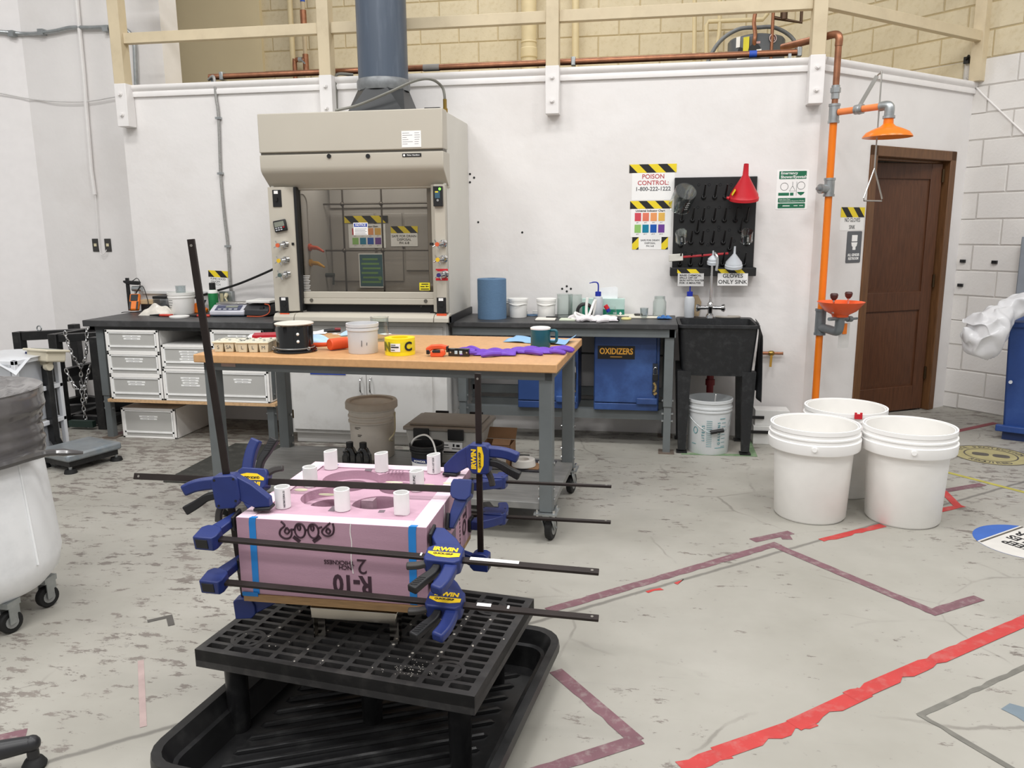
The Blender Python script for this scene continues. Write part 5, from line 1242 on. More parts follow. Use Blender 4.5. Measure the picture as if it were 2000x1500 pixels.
# ================================================================== RIGHT BENCH ITEMS
SHOP = M('shop_towel_blue', '#5f7d9c', .9, var=.08, scale=40, bump=.4, bscale=70, stretch=(1, 1, 9))
p = bt(957, 624)
R_ = psize(930, 986, p.y)/2
t = T('paper_towel_roll', 'large blue paper towel roll standing on the right bench', 'paper roll', p+Vector((0, R_*.8, 0)))
B().lathe([(.03, 0), (R_, .0), (R_, .06), (R_*.985, .1), (R_, .14), (R_, .275), (R_-.004, .279), (.03, .279), (.03, 0)], n=40).obj('roll', SHOP, t)
for px, lab, r_, h in ((1012, 'small white lidded bucket with broken handle next to the blue roll', .066, .125), (1067, 'small white lidded bucket between the glass beakers and its twin', .066, .125)):
    pq = Vector((on(px, 600, Y=5.62).x, 5.62, ZB+.0005))
    t = small_pail('small_bucket', lab, pq, r_*.9, r_, h)
    B().lathe([(0, h+.002), (r_+.004, h+.002), (r_+.006, h-.006), (r_+.006, h+.008), (r_, h+.011), (0, h+.008)], n=32).obj('lid', WHITEP, t)
pq = Vector((on(991, 600, Y=5.74).x, 5.74, ZB+.0005))
small_pail('small_bucket', 'white bucket mostly hidden behind the blue towel roll', pq, .055, .06, .125, handle=False)
TG = thin_glass('lab_glass', '#f7faf9', .9)
vessel('glass_beaker', 'tall clear glass beaker on the bench left of the glove box', 'beaker', (on(1103, 600, Y=5.66).x, 5.66, ZB+.0005), .056, .16, (0, 0, 1), mt=TG)
vessel('glass_beaker', 'second clear glass beaker touching the glove box edge', 'beaker', (on(1123, 600, Y=5.74).x, 5.74, ZB+.0005), .05, .15, (0, 0, 1), mt=TG)
gx0, gx1 = on(1138, 600, Y=5.78).x, on(1220, 600, Y=5.78).x
t = T('glove_box', 'green and white cardboard glove box standing behind the wash bottle', 'box', ((gx0+gx1)/2, 5.76, ZB+.0005))
w = (gx1-gx0)/2
B().box(-w, -.03, 0, w, .03, .125).obj('carton', M('box_mint', '#b9d3cb', .5), t, bev=.002)
B().prism([(-w, 0), (w, 0), (w, .05), (-w*.2, .05), (-w, .1)], -.0312, -.03, 'y').obj('green_panel', M('box_green', '#1d7a62', .5), t)
text('100', PAPER, t, (w*.55, -.032, .022), .018, bold=.02); B().cbox((w*.82, -.032, .022), (.016, .001, .016), Matrix.Rotation(.78, 3, 'Y')).obj('diamond_mark', PAPER, t)
B().prism([(-.05, .125), (.1, .125), (.1, .2), (.085, .21), (-.02, .2)], -.004, .0, 'y').obj('tissue', M('tissue_white', '#eceeef', .8), t)
wash_bottle('wash_bottle', 'white wash bottle with bent blue spout in front of the glove box', (on(1168, 605, Y=5.66).x, 5.66, ZB+.0005))
t = T('tape_gun', 'black tape reel with white cord loops on the right bench', 'cord reel', (on(1142, 610, Y=5.52).x, 5.53, ZB+.0005))
B().sweep([(.05*math.cos(a), .0, .055+.05*math.sin(a)) for a in [i*math.pi/12 for i in range(25)]], .012, 8).obj('reel', BLACKM, t)
B().sweep(curve3([(-.08, -.08, .012), (-.02, -.11, .01), (.03, -.09, .03), (.06, -.03, .11), (.075, -.02, .13), (.05, .0, .02), (-.02, -.02, .03), (-.06, -.06, .05), (-.05, -.1, .03), (.0, -.12, .012), (.04, -.1, .01)], 6), .009, 8).sweep(curve3([(.015, -.02, .02), (.012, -.02, .08), (.018, -.025, .15)], 4), .01, 8).obj('white_cord', WHITEP, t)
t = T('flask', 'small clear flask with red and blue cap leaning by the white gloves', 'flask', (on(1195, 605, Y=5.56).x, 5.57, ZB+.0005))
B().lathe([(0, 0), (.04, 0), (.04, .02), (.03, .06), (.024, .085), (0, .09)], n=20).obj('body', TG, t)
B().cyl((-.03, -.01, .07), (-.045, -.012, .095), .015, n=12).obj('red_cap', RED, t); B().cyl((-.03, -.01, .07), (-.02, -.008, .05), .015, n=12).obj('blue_collar', M('blue_cap'), t)
# white work gloves
def glove(label, loc, rz, mt, sc=1.0, flat=1.0, cuff=None, mirror=1, seed=0):
    t = T('glove', label, 'glove', loc, rz)
    rnd = random.Random(seed)
    def palm(u, v):
        x = (-.09+.19*u)*sc; y = (-.045+.09*v)*sc*(1+.12*math.sin(3*u))*mirror
        z = (.004+.024*flat*math.sin(math.pi*v)**.5*(math.sin(math.pi*min(1, .08+u*.9))**.4)*(1+.3*math.sin(17*u+9*v+seed)))*sc
        return (x, y, z)
    B().grid(palm, 20, 12).obj('palm', mt, t, solid=.003)
    fg = [(.085, -.034, .08, -.25), (.1, -.012, .095, -.08), (.1, .012, .09, .07), (.088, .034, .075, .22)]
    for x, y, l, a in fg:
        a += rnd.uniform(-.15, .15)
        pts = [(x*sc, y*sc*mirror, .012*sc), ((x+l*.5*math.cos(a))*sc, (y+l*.5*math.sin(a))*sc*mirror, (.012+rnd.uniform(0, .012))*sc), ((x+l*math.cos(a))*sc, (y+l*math.sin(a))*sc*mirror, .009*sc)]
        B().sweep(curve3(pts, 4), [.012*sc*flat]*8+[.007*sc*flat], 8).obj('finger', mt, t)
    B().sweep(curve3([(-.02*sc, .04*sc*mirror, .01*sc), (.02*sc, .075*sc*mirror, .014*sc), (.06*sc, .085*sc*mirror, .009*sc)], 4), [.013*sc*flat]*8+[.008*sc*flat], 8).obj('thumb', mt, t)
    if cuff: B().sweep([(-.09*sc, -.04*sc*mirror, .01*sc), (-.095*sc, 0, .02*sc), (-.09*sc, .04*sc*mirror, .01*sc)], .01*sc, 8).obj('cuff', cuff, t)
    return t
CLOTHW = M('glove_white', '#e3dee0', .9, var=.08, scale=30)
glove('white cloth work glove with black cuff, right one on the bench', (on(1180, 622, Y=5.42).x, 5.42, ZB+.002), math.pi+.15, CLOTHW, 1.0, 1.2, BLACKP, seed=3)
glove('white cloth work glove, left one lying half under its partner', (on(1160, 622, Y=5.44).x, 5.47, ZB+.002), math.pi-.25, CLOTHW, .95, 1.1, None, seed=5)
for px, py, w, d, lab, rz in ((1212, 616, .13, .1, 'cream wax slab behind the yellow disc on the bench', -.1), (1262, 622, .14, .07, 'long cream wax slab at the front right of the bench', .03)):
    o = B().box(-w, -d/2, 0, w, d/2, .012).obj('wax_slab', M('wax_cream', '#ddd8c8', .5), None, bev=.004, loc=bt(px, py)+Vector((.02, .02, 0)), rot=(0, 0, rz)); tag(o, lab, 'slab')
o = B().lathe([(0, 0), (.034, 0), (.036, .006), (.03, .014), (0, .014)], n=24).obj('yellow_puck', M('puck_yellow', '#d8cf8c', .5), None, loc=bt(1223, 624)); tag(o, 'flat yellow disc lying on the right bench', 'disc')
o = B().lathe([(0, 0), (.03, 0), (.03, .022), (0, .022)], n=24).obj('dark_lid', M('dark_lid', '#4a4744', .4), None, loc=(on(1247, 605, Y=5.72).x, 5.72, ZB+.0005)); tag(o, 'dark round lid near the wall left of the glass jar', 'lid')
vessel('plastic_cup', 'clear plastic cup standing between dark lid and glass jar', 'cup', (on(1258, 612, Y=5.6).x, 5.62, ZB+.0005), .026, .07, (0, 0, 1), mt=thin_glass('cup_frost', '#eef2f3', .82), taper=1.1)
t = T('glass_jar', 'tall clear glass mason style jar near the bench right end', 'jar', (on(1288, 605, Y=5.68).x, 5.68, ZB+.0005))
B().lathe([(0, 0), (.042, 0), (.047, .008), (.047, .11), (.038, .128), (.036, .15), (.034, .15), (.035, .126), (.044, .108), (.044, .01), (0, .008)], n=28).obj('body', TG, t)
B().lathe([(.037, .132), (.0395, .134), (.037, .137)], n=28).lathe([(.037, .142), (.0395, .144), (.037, .147)], n=28).obj('thread', TG, t)
o = B().grid(lambda u, v: (-.05+.1*u, -.03+.06*v, .006+.022*abs(math.sin(9*u+2*v))*math.sin(math.pi*u)**.5*math.sin(math.pi*v)**.5), 20, 12).obj('blue_cloth', M('cloth_blue', '#3f6ea8', .9, var=.15, scale=40), None, solid=.003, loc=(on(1304, 612, Y=5.56).x-.02, 5.58, ZB+.002)); tag(o, 'crumpled small blue cloth at the bench corner by the jar', 'cloth')
t = T('notebook', 'open notebook with cream pages lying at the front of the right bench', 'notebook', bt(1070, 626)+Vector((0, .03, 0)), .02)
B().box(-.085, -.055, 0, .05, .06, .012).obj('pages', M('page_cream', '#e9e4da', .8), t, bev=.002); B().box(-.09, -.06, 0, .052, .063, .003).obj('cover', BLACKM, t)
B().sweep([(-.02, .04, .016), (.06, .03, .018)], .005, 8).obj('pen', BLACKP, t)
o = B().box(-.06, -.055, 0, .06, .055, .008).obj('green_pad', M('page_green', '#d5ddc8', .8), None, bev=.001, loc=bt(1107, 626)+Vector((.01, .035, 0)), rot=(0, 0, -.03)); tag(o, 'pale green writing pad right of the open notebook', 'notepad')
o = B().grid(lambda u, v: (-.11+.24*u, -.03+.06*v+.01*math.sin(7*u), .003+.004*math.sin(8*u+3*v)), 16, 6).obj('blue_towel', SHOP, None, solid=.002, loc=bt(1030, 617)+Vector((0, .02, .002))); tag(o, 'strip of blue towel under the three white blocks', 'towel')
for px, nm_ in ((1024, 'left'), (1045, 'middle'), (1063, 'right')):
    o = B().box(-.02, -.015, 0, .02, .015, .026).obj('white_block', M('plaster_white', '#e6e5e1', .7), None, bev=.003, loc=bt(px, 617)+Vector((.0, .025, .0105))); tag(o, f'small white plaster block on the blue towel strip, {nm_} of three', 'block')
# ================================================================== TABLE
ZTB = .89
Ta = math.radians(-2.7)
tb_ = T('work_table', 'rolling steel work table with a light wooden top in the middle', 'table', (-1.3255, 3.6235, 0), Ta)
TW = M('table_wood', '#c79a6b', .45, var=.08, scale=40, dirt='#b98a5c', dirt_amt=.4, dscale=60)
B().box(-.93, 0, ZTB-.042, .93, .9, ZTB).obj('table_top', TW, tb_, bev=.005)
B().box(-.9, .04, ZTB-.085, .9, .075, ZTB-.042).box(-.9, .79, ZTB-.085, .9, .825, ZTB-.042).box(-.9, .04, ZTB-.085, -.865, .825, ZTB-.042).box(.865, .04, ZTB-.085, .9, .825, ZTB-.042).obj('apron', GREYS, tb_, bev=.002)
B().box(-.8, .038, ZTB-.065, -.72, .0395, ZTB-.045).obj('maker_plate', M('plate_pink', '#a78f86', .6), tb_)
ZSH = .2
for lx in (-.87, .87):
    for ly in (.075, .79):
        lg = B().box(lx-.032, ly-.032, .16, lx+.032, ly+.032, ZTB-.042).obj('leg', GREYS, tb_, bev=.003)
        B().box(lx-.055, ly-.055, .15, lx+.055, ly+.055, .158).obj('caster_plate', GALV, lg)
        for ax_ in (-.04, .04):
            for ay_ in (-.04, .04): B().cyl((lx+ax_, ly+ay_, .14), (lx+ax_, ly+ay_, .175), .007, n=6).obj('bolt', CHROME, lg)
        sw = .5 if lx > 0 else -.2
        cx, cy = lx+.03*math.sin(sw), ly+.035
        d_ = Vector((math.sin(.15), math.cos(.15), 0)); a_ = Vector((math.cos(.15), -math.sin(.15), 0))
        c = Vector((cx, cy, .062))
        B().cyl(c-a_*.016, c+a_*.016, .06, n=24).obj('caster_wheel', RUBBER, lg, bev=.006)
        B().cyl(c-a_*.018, c+a_*.018, .036, n=18).cyl(c-a_*.034, c+a_*.034, .006, n=8).obj('caster_hub', M('hub_grey', '#8b8c8b', .4, .3), lg)
        fk = B()
        for s_ in (-1, 1): fk.add([c+a_*(.024*s_)+d_*-.02+Vector((0, 0, -.008)), c+a_*(.024*s_)+d_*.02+Vector((0, 0, -.008)), Vector((lx, ly, .145))+a_*(.028*s_)+d_*.03, Vector((lx, ly, .145))+a_*(.028*s_)-d_*.03], [(0, 1, 2, 3)])
        fk.obj('caster_fork', GALV, lg, solid=.003); B().cyl((lx, ly, .125), (lx, ly, .15), .028, n=16).obj('swivel', GALV, lg)
        for bz in (.22, .27, .4):
            B().cyl((lx-.04, ly, bz), (lx+.04, ly, bz), .008, n=8).obj('bolt', CHROME, lg)
B().box(-.9, .06, ZSH-.035, .9, .81, ZSH).obj('lower_shelf', M('grey_shelf', '#797977', .5, var=.18, scale=3, stretch=(1.5, 9, 1), dirt='#8f8c86', dirt_amt=.4), tb_, bev=.003)
# ---- things on the table
def tt(px, py, dy=0.0, z=ZTB):
    p = on(px, py, Z=z); return Vector((p.x, p.y+dy, z+.0006))
CREAM = M('silicone_cream', '#d8d2ba', .5, var=.04)
def ice_tray(label, p, rz, marks):
    t = T('mould_tray', label, 'mould', p, rz)
    hx, hy = .085, .075
    B().box(-hx, -hy, .046, hx, hy, .054).obj('rim', CREAM, t, bev=.003)
    n_ = 0
    for i in range(3):
        for j in range(2):
            x0 = -hx+.006+i*.055; y0 = -hy+.006+j*.07
            B().add([(x0+.004, y0+.004, 0), (x0+.046, y0+.004, 0), (x0+.046, y0+.06, 0), (x0+.004, y0+.06, 0), (x0, y0, .047), (x0+.052, y0, .047), (x0+.052, y0+.066, .047), (x0, y0+.066, .047)],
                    [(3, 2, 1, 0), (4, 5, 6, 7), (0, 1, 5, 4), (1, 2, 6, 5), (2, 3, 7, 6), (3, 0, 4, 7)]).obj('cell', CREAM, t, bev=.002)
            B().box(x0+.005, y0+.005, .052, x0+.047, y0+.061, .0555).obj('fill', M('plaster_fill', '#cfcbbb', .8, var=.1, scale=50), t)
            B().cyl((x0+.02+.01*j, y0+.03, .055), (x0+.022+.01*j, y0+.03, .064), .006, n=8).obj('stub', M('pale_stub', '#b8b8b0', .5), t)
    for i, m_ in enumerate(marks): text(m_, GREYT, t, (-.055+.055*i, -hy+.0075, .024), .026)
    return t
ice_tray('cream mould tray of six cells marked SA, at the table left end', tt(440, 689, .09), .12, ('S', 'SA', 'B'))
ice_tray('cream mould tray of six cells beside the black can', tt(487, 690, .09), .12, ('L', 'L', 'M'))
p = tt(560, 692, .105)
t = T('black_can', 'black cylindrical can with a pale lid and two white dots on the table', 'can', p)
GBK = M('gloss_black', '#101011', .12, var=0, coat=.5)
r_ = psize(524, 592, p.y)/2*.98
B().lathe([(0, 0), (r_+.014, 0), (r_+.018, .004), (r_+.016, .01), (r_+.002, .014), (r_, .02), (r_, .135), (r_+.004, .139), (r_+.004, .142), (0, .142)], n=48).obj('body', GBK, t)
B().lathe([(0, .143), (r_-.006, .143), (r_+.004, .141), (r_+.006, .146), (r_-.002, .149), (r_-.012, .146), (0, .146)], n=48).obj('lid', M('lid_cream', '#d3cec4', .5), t)
B().sweep([((r_+.004)*math.cos(a), (r_+.004)*math.sin(a), .022) for a in [i*math.pi/18 for i in range(37)]], .003, 6).obj('wire_ring', GALV, t)
for z_ in (.097, .06):
    a_ = -.98; B().ball((r_*math.cos(a_), r_*math.sin(a_), z_), .008, 10, 6).obj('white_rivet', WHITEP, t)
for a_ in (-2.6, -.5): B().sweep([((r_+.016)*math.cos(a_)+.007*math.cos(i*math.pi/5), (r_+.016)*math.sin(a_), .022+.007*math.sin(i*math.pi/5)) for i in range(11)], .002, 5).obj('latch_ring', GALV, t)
t = T('red_box', 'red flat carton with white print behind the black can', 'box', tt(522, 668, .06), .35)
B().box(-.1, -.06, 0, .1, .06, .04).obj('carton', M('carton_red', '#a8162c', .4), t, bev=.002)
B().box(-.07, -.0605, .02, .05, -.06, .025).box(-.07, -.0605, .012, .02, -.06, .016).obj('carton_print', PAPER, t)
def sheet(name, label, cat, p, w, d, rz, mt, curl=.01, seed=0, lift=.0):
    def f(u, v): return (-w/2+w*u, -d/2+d*v, .002+lift*u+curl*(math.sin(2.2*u*3+seed)*.5+.5)*(v*v+.2*math.sin(4*v+seed)**2))
    o = B().grid(f, 14, 10).obj(name, mt, None, loc=p, rot=(0, 0, rz), solid=.0012); tag(o, label, cat); return o
sheet('paper_sheet', 'white paper lying at the table back left behind the can', 'paper', tt(500, 665, .16), .24, .15, .3, PAPER, .005, 1)
sheet('paper_sheet', 'white paper partly hidden by the black can and blue mask', 'paper', tt(600, 655, .1), .16, .14, .2, PAPER, .012, 2)
MASK = M('mask_blue', '#a9c6e0', .8, var=.06, scale=30)
def mask(label, p, rz, s=1.0):
    t = T('face_mask', label, 'mask', p, rz)
    def f(u, v): return ((-.09+.18*u)*s, (-.05+.1*v)*s, (.004+.045*math.sin(math.pi*u)*math.sin(math.pi*v)*(1-.2*v)+.004*math.sin(22*v))*s)
    B().grid(f, 18, 20).obj('pleated_panel', MASK, t, solid=.0015)
    for s_ in (-1, 1):
        B().sweep(curve3([(s_*.085*s, -.045*s, .004), (s_*.13*s, -.05*s, .02), (s_*.15*s, .0, .012), (s_*.12*s, .04*s, .006), (s_*.085*s, .045*s, .004)], 5), .0022, 6).obj('ear_loop', PAPER, t)
    return t
mask('blue and white face mask lying right of the black can', tt(612, 672, .06), -.3)
mask('blue face mask standing by the white bucket rim at the table back', tt(672, 660, .12), .5, .75)
t = T('pocket_knife', 'dark red and black folded tool between the two masks', 'tool', tt(643, 652, .05), .35)
B().sweep([(-.05, 0, .012), (.0, .0, .014), (.05, .0, .012)], [.01, .013, .009], 8).obj('body', BLACKP, t); B().sweep([(.015, -.004, .022), (.05, -.002, .02)], .009, 8).obj('red_scale', M('dark_red', '#7c2027', .4), t)
MAL = M('mallet_orange', '#e0562c', .45, var=.06)
p = tt(655, 686, .05)
t = T('mallet', 'orange rubber mallet with its handle towards the black can', 'mallet', p, .3)
B().cyl((-.045, -.03, .032), (.04, .035, .032), .03, n=20).obj('head', MAL, t, bev=.005)
B().sweep([(-.01, 0, .03), (-.08, .02, .026), (-.2, .06, .018), (-.24, .072, .016)], [.011, .011, .014, .012], 10).obj('handle', MAL, t)
p = tt(699, 693, .08)
r_ = psize(669, 728, p.y)/2
t = T('plastic_tub', 'small translucent white bucket on the table front', 'bucket', p)
TRB2 = M('tub_translucent', '#e4e4e6', .35, trans=.2, var=.02)
pail(t, r_*.9, r_*.97, .15, TRB2, n=40, rings=(.95, .83), lip=.005)
k = B().bar((.02, -r_*.96, .04), (.021, -r_*.96, .07), .002, .003).bar((.045, -r_*.88, .045), (.046, -r_*.88, .06), .002, .003); k.obj('pen_marks', GREYT, t)
vessel('glass_beaker', 'clear glass beaker with graduation marks behind the white tub on the table', 'beaker', tt(737, 668, .05), .05, .13, (0, 0, 1), mt=TG)
sheet('paper_label', 'torn white paper corner under the table beaker', 'paper', tt(742, 655, .02)+Vector((.02, .02, 0)), .06, .05, -.6, PAPER, .002, 3)
p = tt(771, 697, .09)
r_ = psize(742, 799, p.y)/2
t = T('caution_tape_roll', 'yellow caution tape roll with bold black letters on the table', 'tape', p)
CYEL = M('caution_yellow', '#f0d91f', .35, var=.02)
B().lathe([(r_*.55, .0), (r_, 0), (r_, .018)], n=40).lathe([(r_, .068), (r_, .084), (r_*.55, .084), (r_*.55, 0)], n=40).obj('roll_edge', CYEL, t)
B().lathe([(r_, .018), (r_+.0005, .02), (r_+.0005, .066), (r_, .068)], n=40).obj('tape_face', M('caution_band', '#d8c726', .35, var=.25, scale=12), t)
curved_text('C', t, r_+.002, .044, .85, .06, vertical=False, mt=INK, bold=.04); curved_text('N', t, r_+.002, .044, -.62, .06, vertical=False, mt=M('dark_olive', '#6d6d20', .5), bold=.04)
k = B(); 
for i in range(9):
    a = -.32+.56*i/8; k.add([((r_+.003)*math.sin(a), -(r_+.003)*math.cos(a), .022), ((r_+.003)*math.sin(a+.07), -(r_+.003)*math.cos(a+.07), .022), ((r_+.003)*math.sin(a+.07), -(r_+.003)*math.cos(a+.07), .062), ((r_+.003)*math.sin(a), -(r_+.003)*math.cos(a), .062)], [(0, 1, 2, 3)])
k.obj('barcode_label', PAPER, t)
k = B()
for z_, l in ((.055, .3), (.046, .5), (.043, .5), (.03, .25)):
    k.sweep([((r_+.0045)*math.sin(a), -(r_+.0045)*math.cos(a), z_) for a in [-.28+l*j/6 for j in range(7)]], .0016, 4)
k.obj('label_print', INK, t)
t = T('spring_clamp', 'small orange and black spring clamp lying on the table', 'clamp', tt(850, 698, .04), .1)
B().prism([(-.05, .012), (-.02, .032), (.03, .036), (.05, .03), (.055, .05), (.02, .058), (-.03, .055), (-.055, .04)], -.014, .014, 'y').obj('upper_jaw', ORNG if False else MAL, t, bev=.005)
B().prism([(-.03, .0), (.03, .0), (.045, .012), (.04, .034), (.0, .03), (-.03, .024)], -.03, -.004, 'y').obj('lower_jaw', MAL, t, bev=.005)
B().box(-.052, -.016, .01, -.036, .016, .032).box(.046, -.016, .02, .056, .016, .05).box(-.02, -.032, .02, .02, .0, .032).obj('black_pads', BLACKP, t, bev=.003)
t = T('torpedo_level', 'small black level with two white vials on the table', 'level', tt(895, 697, .02), -.05)
B().box(-.052, -.012, 0, .052, .012, .038).obj('body', GBK, t, bev=.002)
for x_ in (-.012, .012): B().box(x_-.007, -.0135, .012, x_+.007, -.012, .028).obj('vial', M('vial_pale', '#b9cdd6', .2), t)
B().cyl((-.04, -.0135, .02), (-.04, -.012, .02), .004, n=10).cyl((.042, -.0135, .02), (.042, -.012, .02), .004, n=10).obj('end_rivet', CHROME, t)
PUR = M('nitrile_purple', '#6a3fb0', .45, var=.1, scale=25)
glove('purple nitrile glove lying flat, left of two on the table', tt(968, 695, .035), math.pi+.05, PUR, 1.1, .85, None, seed=8)
glove('purple nitrile glove in front of the teal mug, right of two', tt(1035, 692, .05), .05, PUR, 1.1, .85, None, mirror=-1, seed=9)
t = T('mug', 'dark teal mug with a white rim standing on the blue towel', 'mug', tt(1054, 679, .035, ZTB+.004))
TE = M('mug_teal', '#1f5a66', .35, var=.05)
r_ = psize(1034, 1074, 3.95)/2*1.0
B().lathe([(0, 0), (r_*.95, 0), (r_, .006), (r_, .098), (r_-.004, .1), (r_-.006, .09), (r_-.006, .01), (0, .008)], n=36).obj('body', TE, t)
B().lathe([(r_+.001, .092), (r_+.0015, .1), (r_-.005, .103), (r_-.008, .1), (0, .094)], n=36).obj('rim', WHITEP, t)
B().sweep(curve3([(r_-.002, -.0, .085), (r_+.03, -.01, .085), (r_+.034, -.01, .06), (r_+.03, -.01, .03), (r_-.002, 0, .026)], 5), .008, 10).obj('handle', TE, t)
o = B().grid(lambda u, v: (-.18+.36*u, -.09+.18*v, .003+.055*max(0, u-.86)*4*v+.03*max(0, .3-u)*v+.006*math.sin(6*u+4*v)**2*(1 if u < .35 or u > .65 else 0)), 22, 12).obj('shop_towel', M('towel_light_blue', '#86add0', .9, var=.06, scale=50), None, solid=.0015, loc=tt(1050, 672, .09), rot=(0, 0, -.25)); tag(o, 'light blue shop towel spread under the teal mug', 'towel')
# ---- things on the lower shelf
ZS = ZSH+.0006
def ts(px, py, dy=0.0):
    p = on(px, py, Z=ZSH); return Vector((p.x, p.y+dy, ZS))
TAN = M('bucket_tan', '#dcd4c8', .5, var=.05, dirt='#c6bbab', dirt_amt=.4)
p = Vector((on(728, 850, Y=4.34).x, 4.34, ZS))
t = T('lidded_bucket', 'dusty tan bucket with lid on the table lower shelf', 'bucket', p)
r_ = psize(681, 775, 4.25)/2
pail(t, r_*.87, r_*.96, .31, TAN, n=40, rings=(.93, .8, .7), lip=.006)
B().lathe([(0, .318), (r_*.88, .318), (r_*.9, .33), (r_*1.04, .332), (r_*1.08, .322), (r_*1.08, .29), (r_*1.02, .29)], n=40).obj('lid', M('lid_tan', '#c6bbac', .55, var=.08), t)
k = B()
for z_, a0_, a1_ in ((.192, -.5, -.2), (.184, -.5, -.3), (.15, -.35, -.15), (.142, -.35, -.2)): k.sweep([(r_*.935*math.sin(a0_+(a1_-a0_)*i/6), -r_*.935*math.cos(a0_+(a1_-a0_)*i/6), z_) for i in range(7)], .002, 4)
k.obj('small_print', M('dark_print', '#5c564f', .7), t)
B().sweep(curve3([(r_*1.0, -.0, .26), (r_*.96+.02, -.06, .16), (r_*.8+.02, -.09, .12), (r_*.95, -.04, .1)], 5), .005, 6).obj('bail_handle', M('cream_plastic'), t)
p = Vector((on(868, 860, Y=4.2).x, 4.35, ZS))
t = T('storage_tote', 'grey lidded storage tote with black latches on the table lower shelf', 'tote', p, -.03)
TOT = M('tote_grey', '#b3b1ab', .5, var=.05)
w = psize(795, 950, 4.2)/2
zt2_ = .2
B().add([(-w+.02, -.14, 0), (w-.02, -.14, 0), (w-.02, .14, 0), (-w+.02, .14, 0), (-w, -.16, zt2_), (w, -.16, zt2_), (w, .16, zt2_), (-w, .16, zt2_)], [(3, 2, 1, 0), (4, 5, 6, 7), (0, 1, 5, 4), (1, 2, 6, 5), (2, 3, 7, 6), (3, 0, 4, 7)]).obj('body', TOT, t, bev=.012)
B().box(-w-.01, -.172, zt2_-.004, w+.01, .172, zt2_+.018).box(-w+.02, -.14, zt2_+.018, w-.02, .14, zt2_+.03).obj('lid', M('tote_lid', '#938b81', .55, var=.06), t, bev=.01)
for x_ in (-w*.55, w*.35): B().box(x_-.045, -.184, zt2_-.05, x_+.045, -.166, zt2_+.012).obj('latch', BLACKP, t, bev=.004)
for x_ in (-w*.45, w*.5): B().box(x_-.04, .166, zt2_-.02, x_+.04, .18, zt2_+.034).obj('latch', BLACKP, t, bev=.003)
l_ = B().box(-.01, -.1605, .07, .11, -.157, .135).obj('label', PAPER, t)
k = B().box(.0, -.161, .115, .03, -.1604, .12).box(.0, -.161, .1, .035, -.1604, .104).box(.05, -.161, .095, .1, -.1604, .1).box(.055, -.161, .108, .065, -.1604, .125).box(.075, -.161, .108, .095, -.1604, .122).box(.0, -.161, .072, .108, -.1604, .082); k.obj('label_print', INK, l_)
p = Vector((on(834, 890, Y=4.02).x, 4.02, ZS))
t = T('powder_bucket', 'small black bucket with white bail handle in front of the tote', 'bucket', p)
pail(t, .075, .088, .17, BLACKP, n=36, rings=(.93, .84), lip=.006)
B().sweep(curve3([(-.095, .0, .14), (-.06, -.02, .2), (0, -.03, .225), (.05, -.06, .2), (.075, -.075, .12)], 6), .005, 8).obj('bail_handle', WHITEP, t)
def band(pr, r0, r1, z0, z1, a0, a1, nm, mt):
    B().grid(lambda u, v: ((r0+(r1-r0)*v)*math.sin(a0+(a1-a0)*u), -(r0+(r1-r0)*v)*math.cos(a0+(a1-a0)*u), z0+(z1-z0)*v), 16, 1).obj(nm, mt, pr)
band(t, .0775, .083, .02, .08, -1.2, 1.2, 'white_label', PAPER); band(t, .0832, .0852, .08, .105, -1.2, 1.2, 'blue_label_band', M('label_blue', '#1e2c63', .5))
curved_text('POWDER', t, .0845, .092, -.2, .016, vertical=False, mt=PAPER, bold=.02)
B().lathe([(.06, .12), (.055, .122), (0, .123)], n=24).obj('powder_fill', M('fill_grey', '#55555a', .9), t)
for px, lab in ((684, 'black plastic jug, left of two standing on the lower shelf'), (710, 'black plastic jug, right of two standing on the lower shelf')):
    t = T('plastic_jug', lab, 'jug', Vector((on(px, 890, Y=4.06).x, 4.06, ZS)), .1)
    B().add([(-.04, -.03, 0), (.04, -.03, 0), (.04, .03, 0), (-.04, .03, 0), (-.04, -.03, .075), (.04, -.03, .075), (.04, .03, .075), (-.04, .03, .075), (-.02, -.018, .125), (.02, -.018, .125), (.02, .018, .125), (-.02, .018, .125)],
            [(3, 2, 1, 0), (8, 9, 10, 11)]+[(a+4*l, (a+1) % 4+4*l, (a+1) % 4+4*l+4, a+4*l+4) for l in (0, 1) for a in range(4)]).obj('body', GBK, t, bev=.008)
    B().cyl((0, 0, .12), (0, 0, .15), .02, n=16).obj('cap', BLACKP, t); B().sweep(curve3([(-.03, -.02, .1), (-.005, -.034, .1), (.0, -.036, .06), (-.0, -.03, .045)], 4), .007, 8).obj('handle', GBK, t)
p = Vector((on(983, 860, Y=4.55).x+.02, 4.28, ZS))
t = T('cardboard_box', 'open brown cardboard box at the lower shelf right side', 'box', p, -.05)
CB = M('cardboard_brown', '#8d6c4e', .8, var=.08)
B().box(-.085, -.07, 0, .085, -.066, .12).box(-.085, .066, 0, .085, .07, .12).box(-.085, -.07, 0, -.081, .07, .12).box(.081, -.07, 0, .085, .07, .12).box(-.085, -.07, 0, .085, .07, .004).obj('carton', CB, t)
B().cbox((.03, -.05, .135), (.1, .05, .003), Matrix.Rotation(.5, 3, 'X')).obj('flap', CB, t); B().cbox((0, .095, .15), (.17, .07, .003), Matrix.Rotation(.9, 3, 'X')).obj('flap', CB, t)
B().box(-.07, -.0705, .02, .06, -.07, .06).obj('label', M('label_grey', '#c9c4bd', .7), t)
t = T('printed_sheets', 'dark printed magazine sheets under the white spool', 'paper', ts(1030, 922, .1), -.05)
B().box(-.13, -.1, 0, .13, .12, .006).obj('pages', M('magazine_print', '#2d2c33', .5, var=.5, scale=18), t)
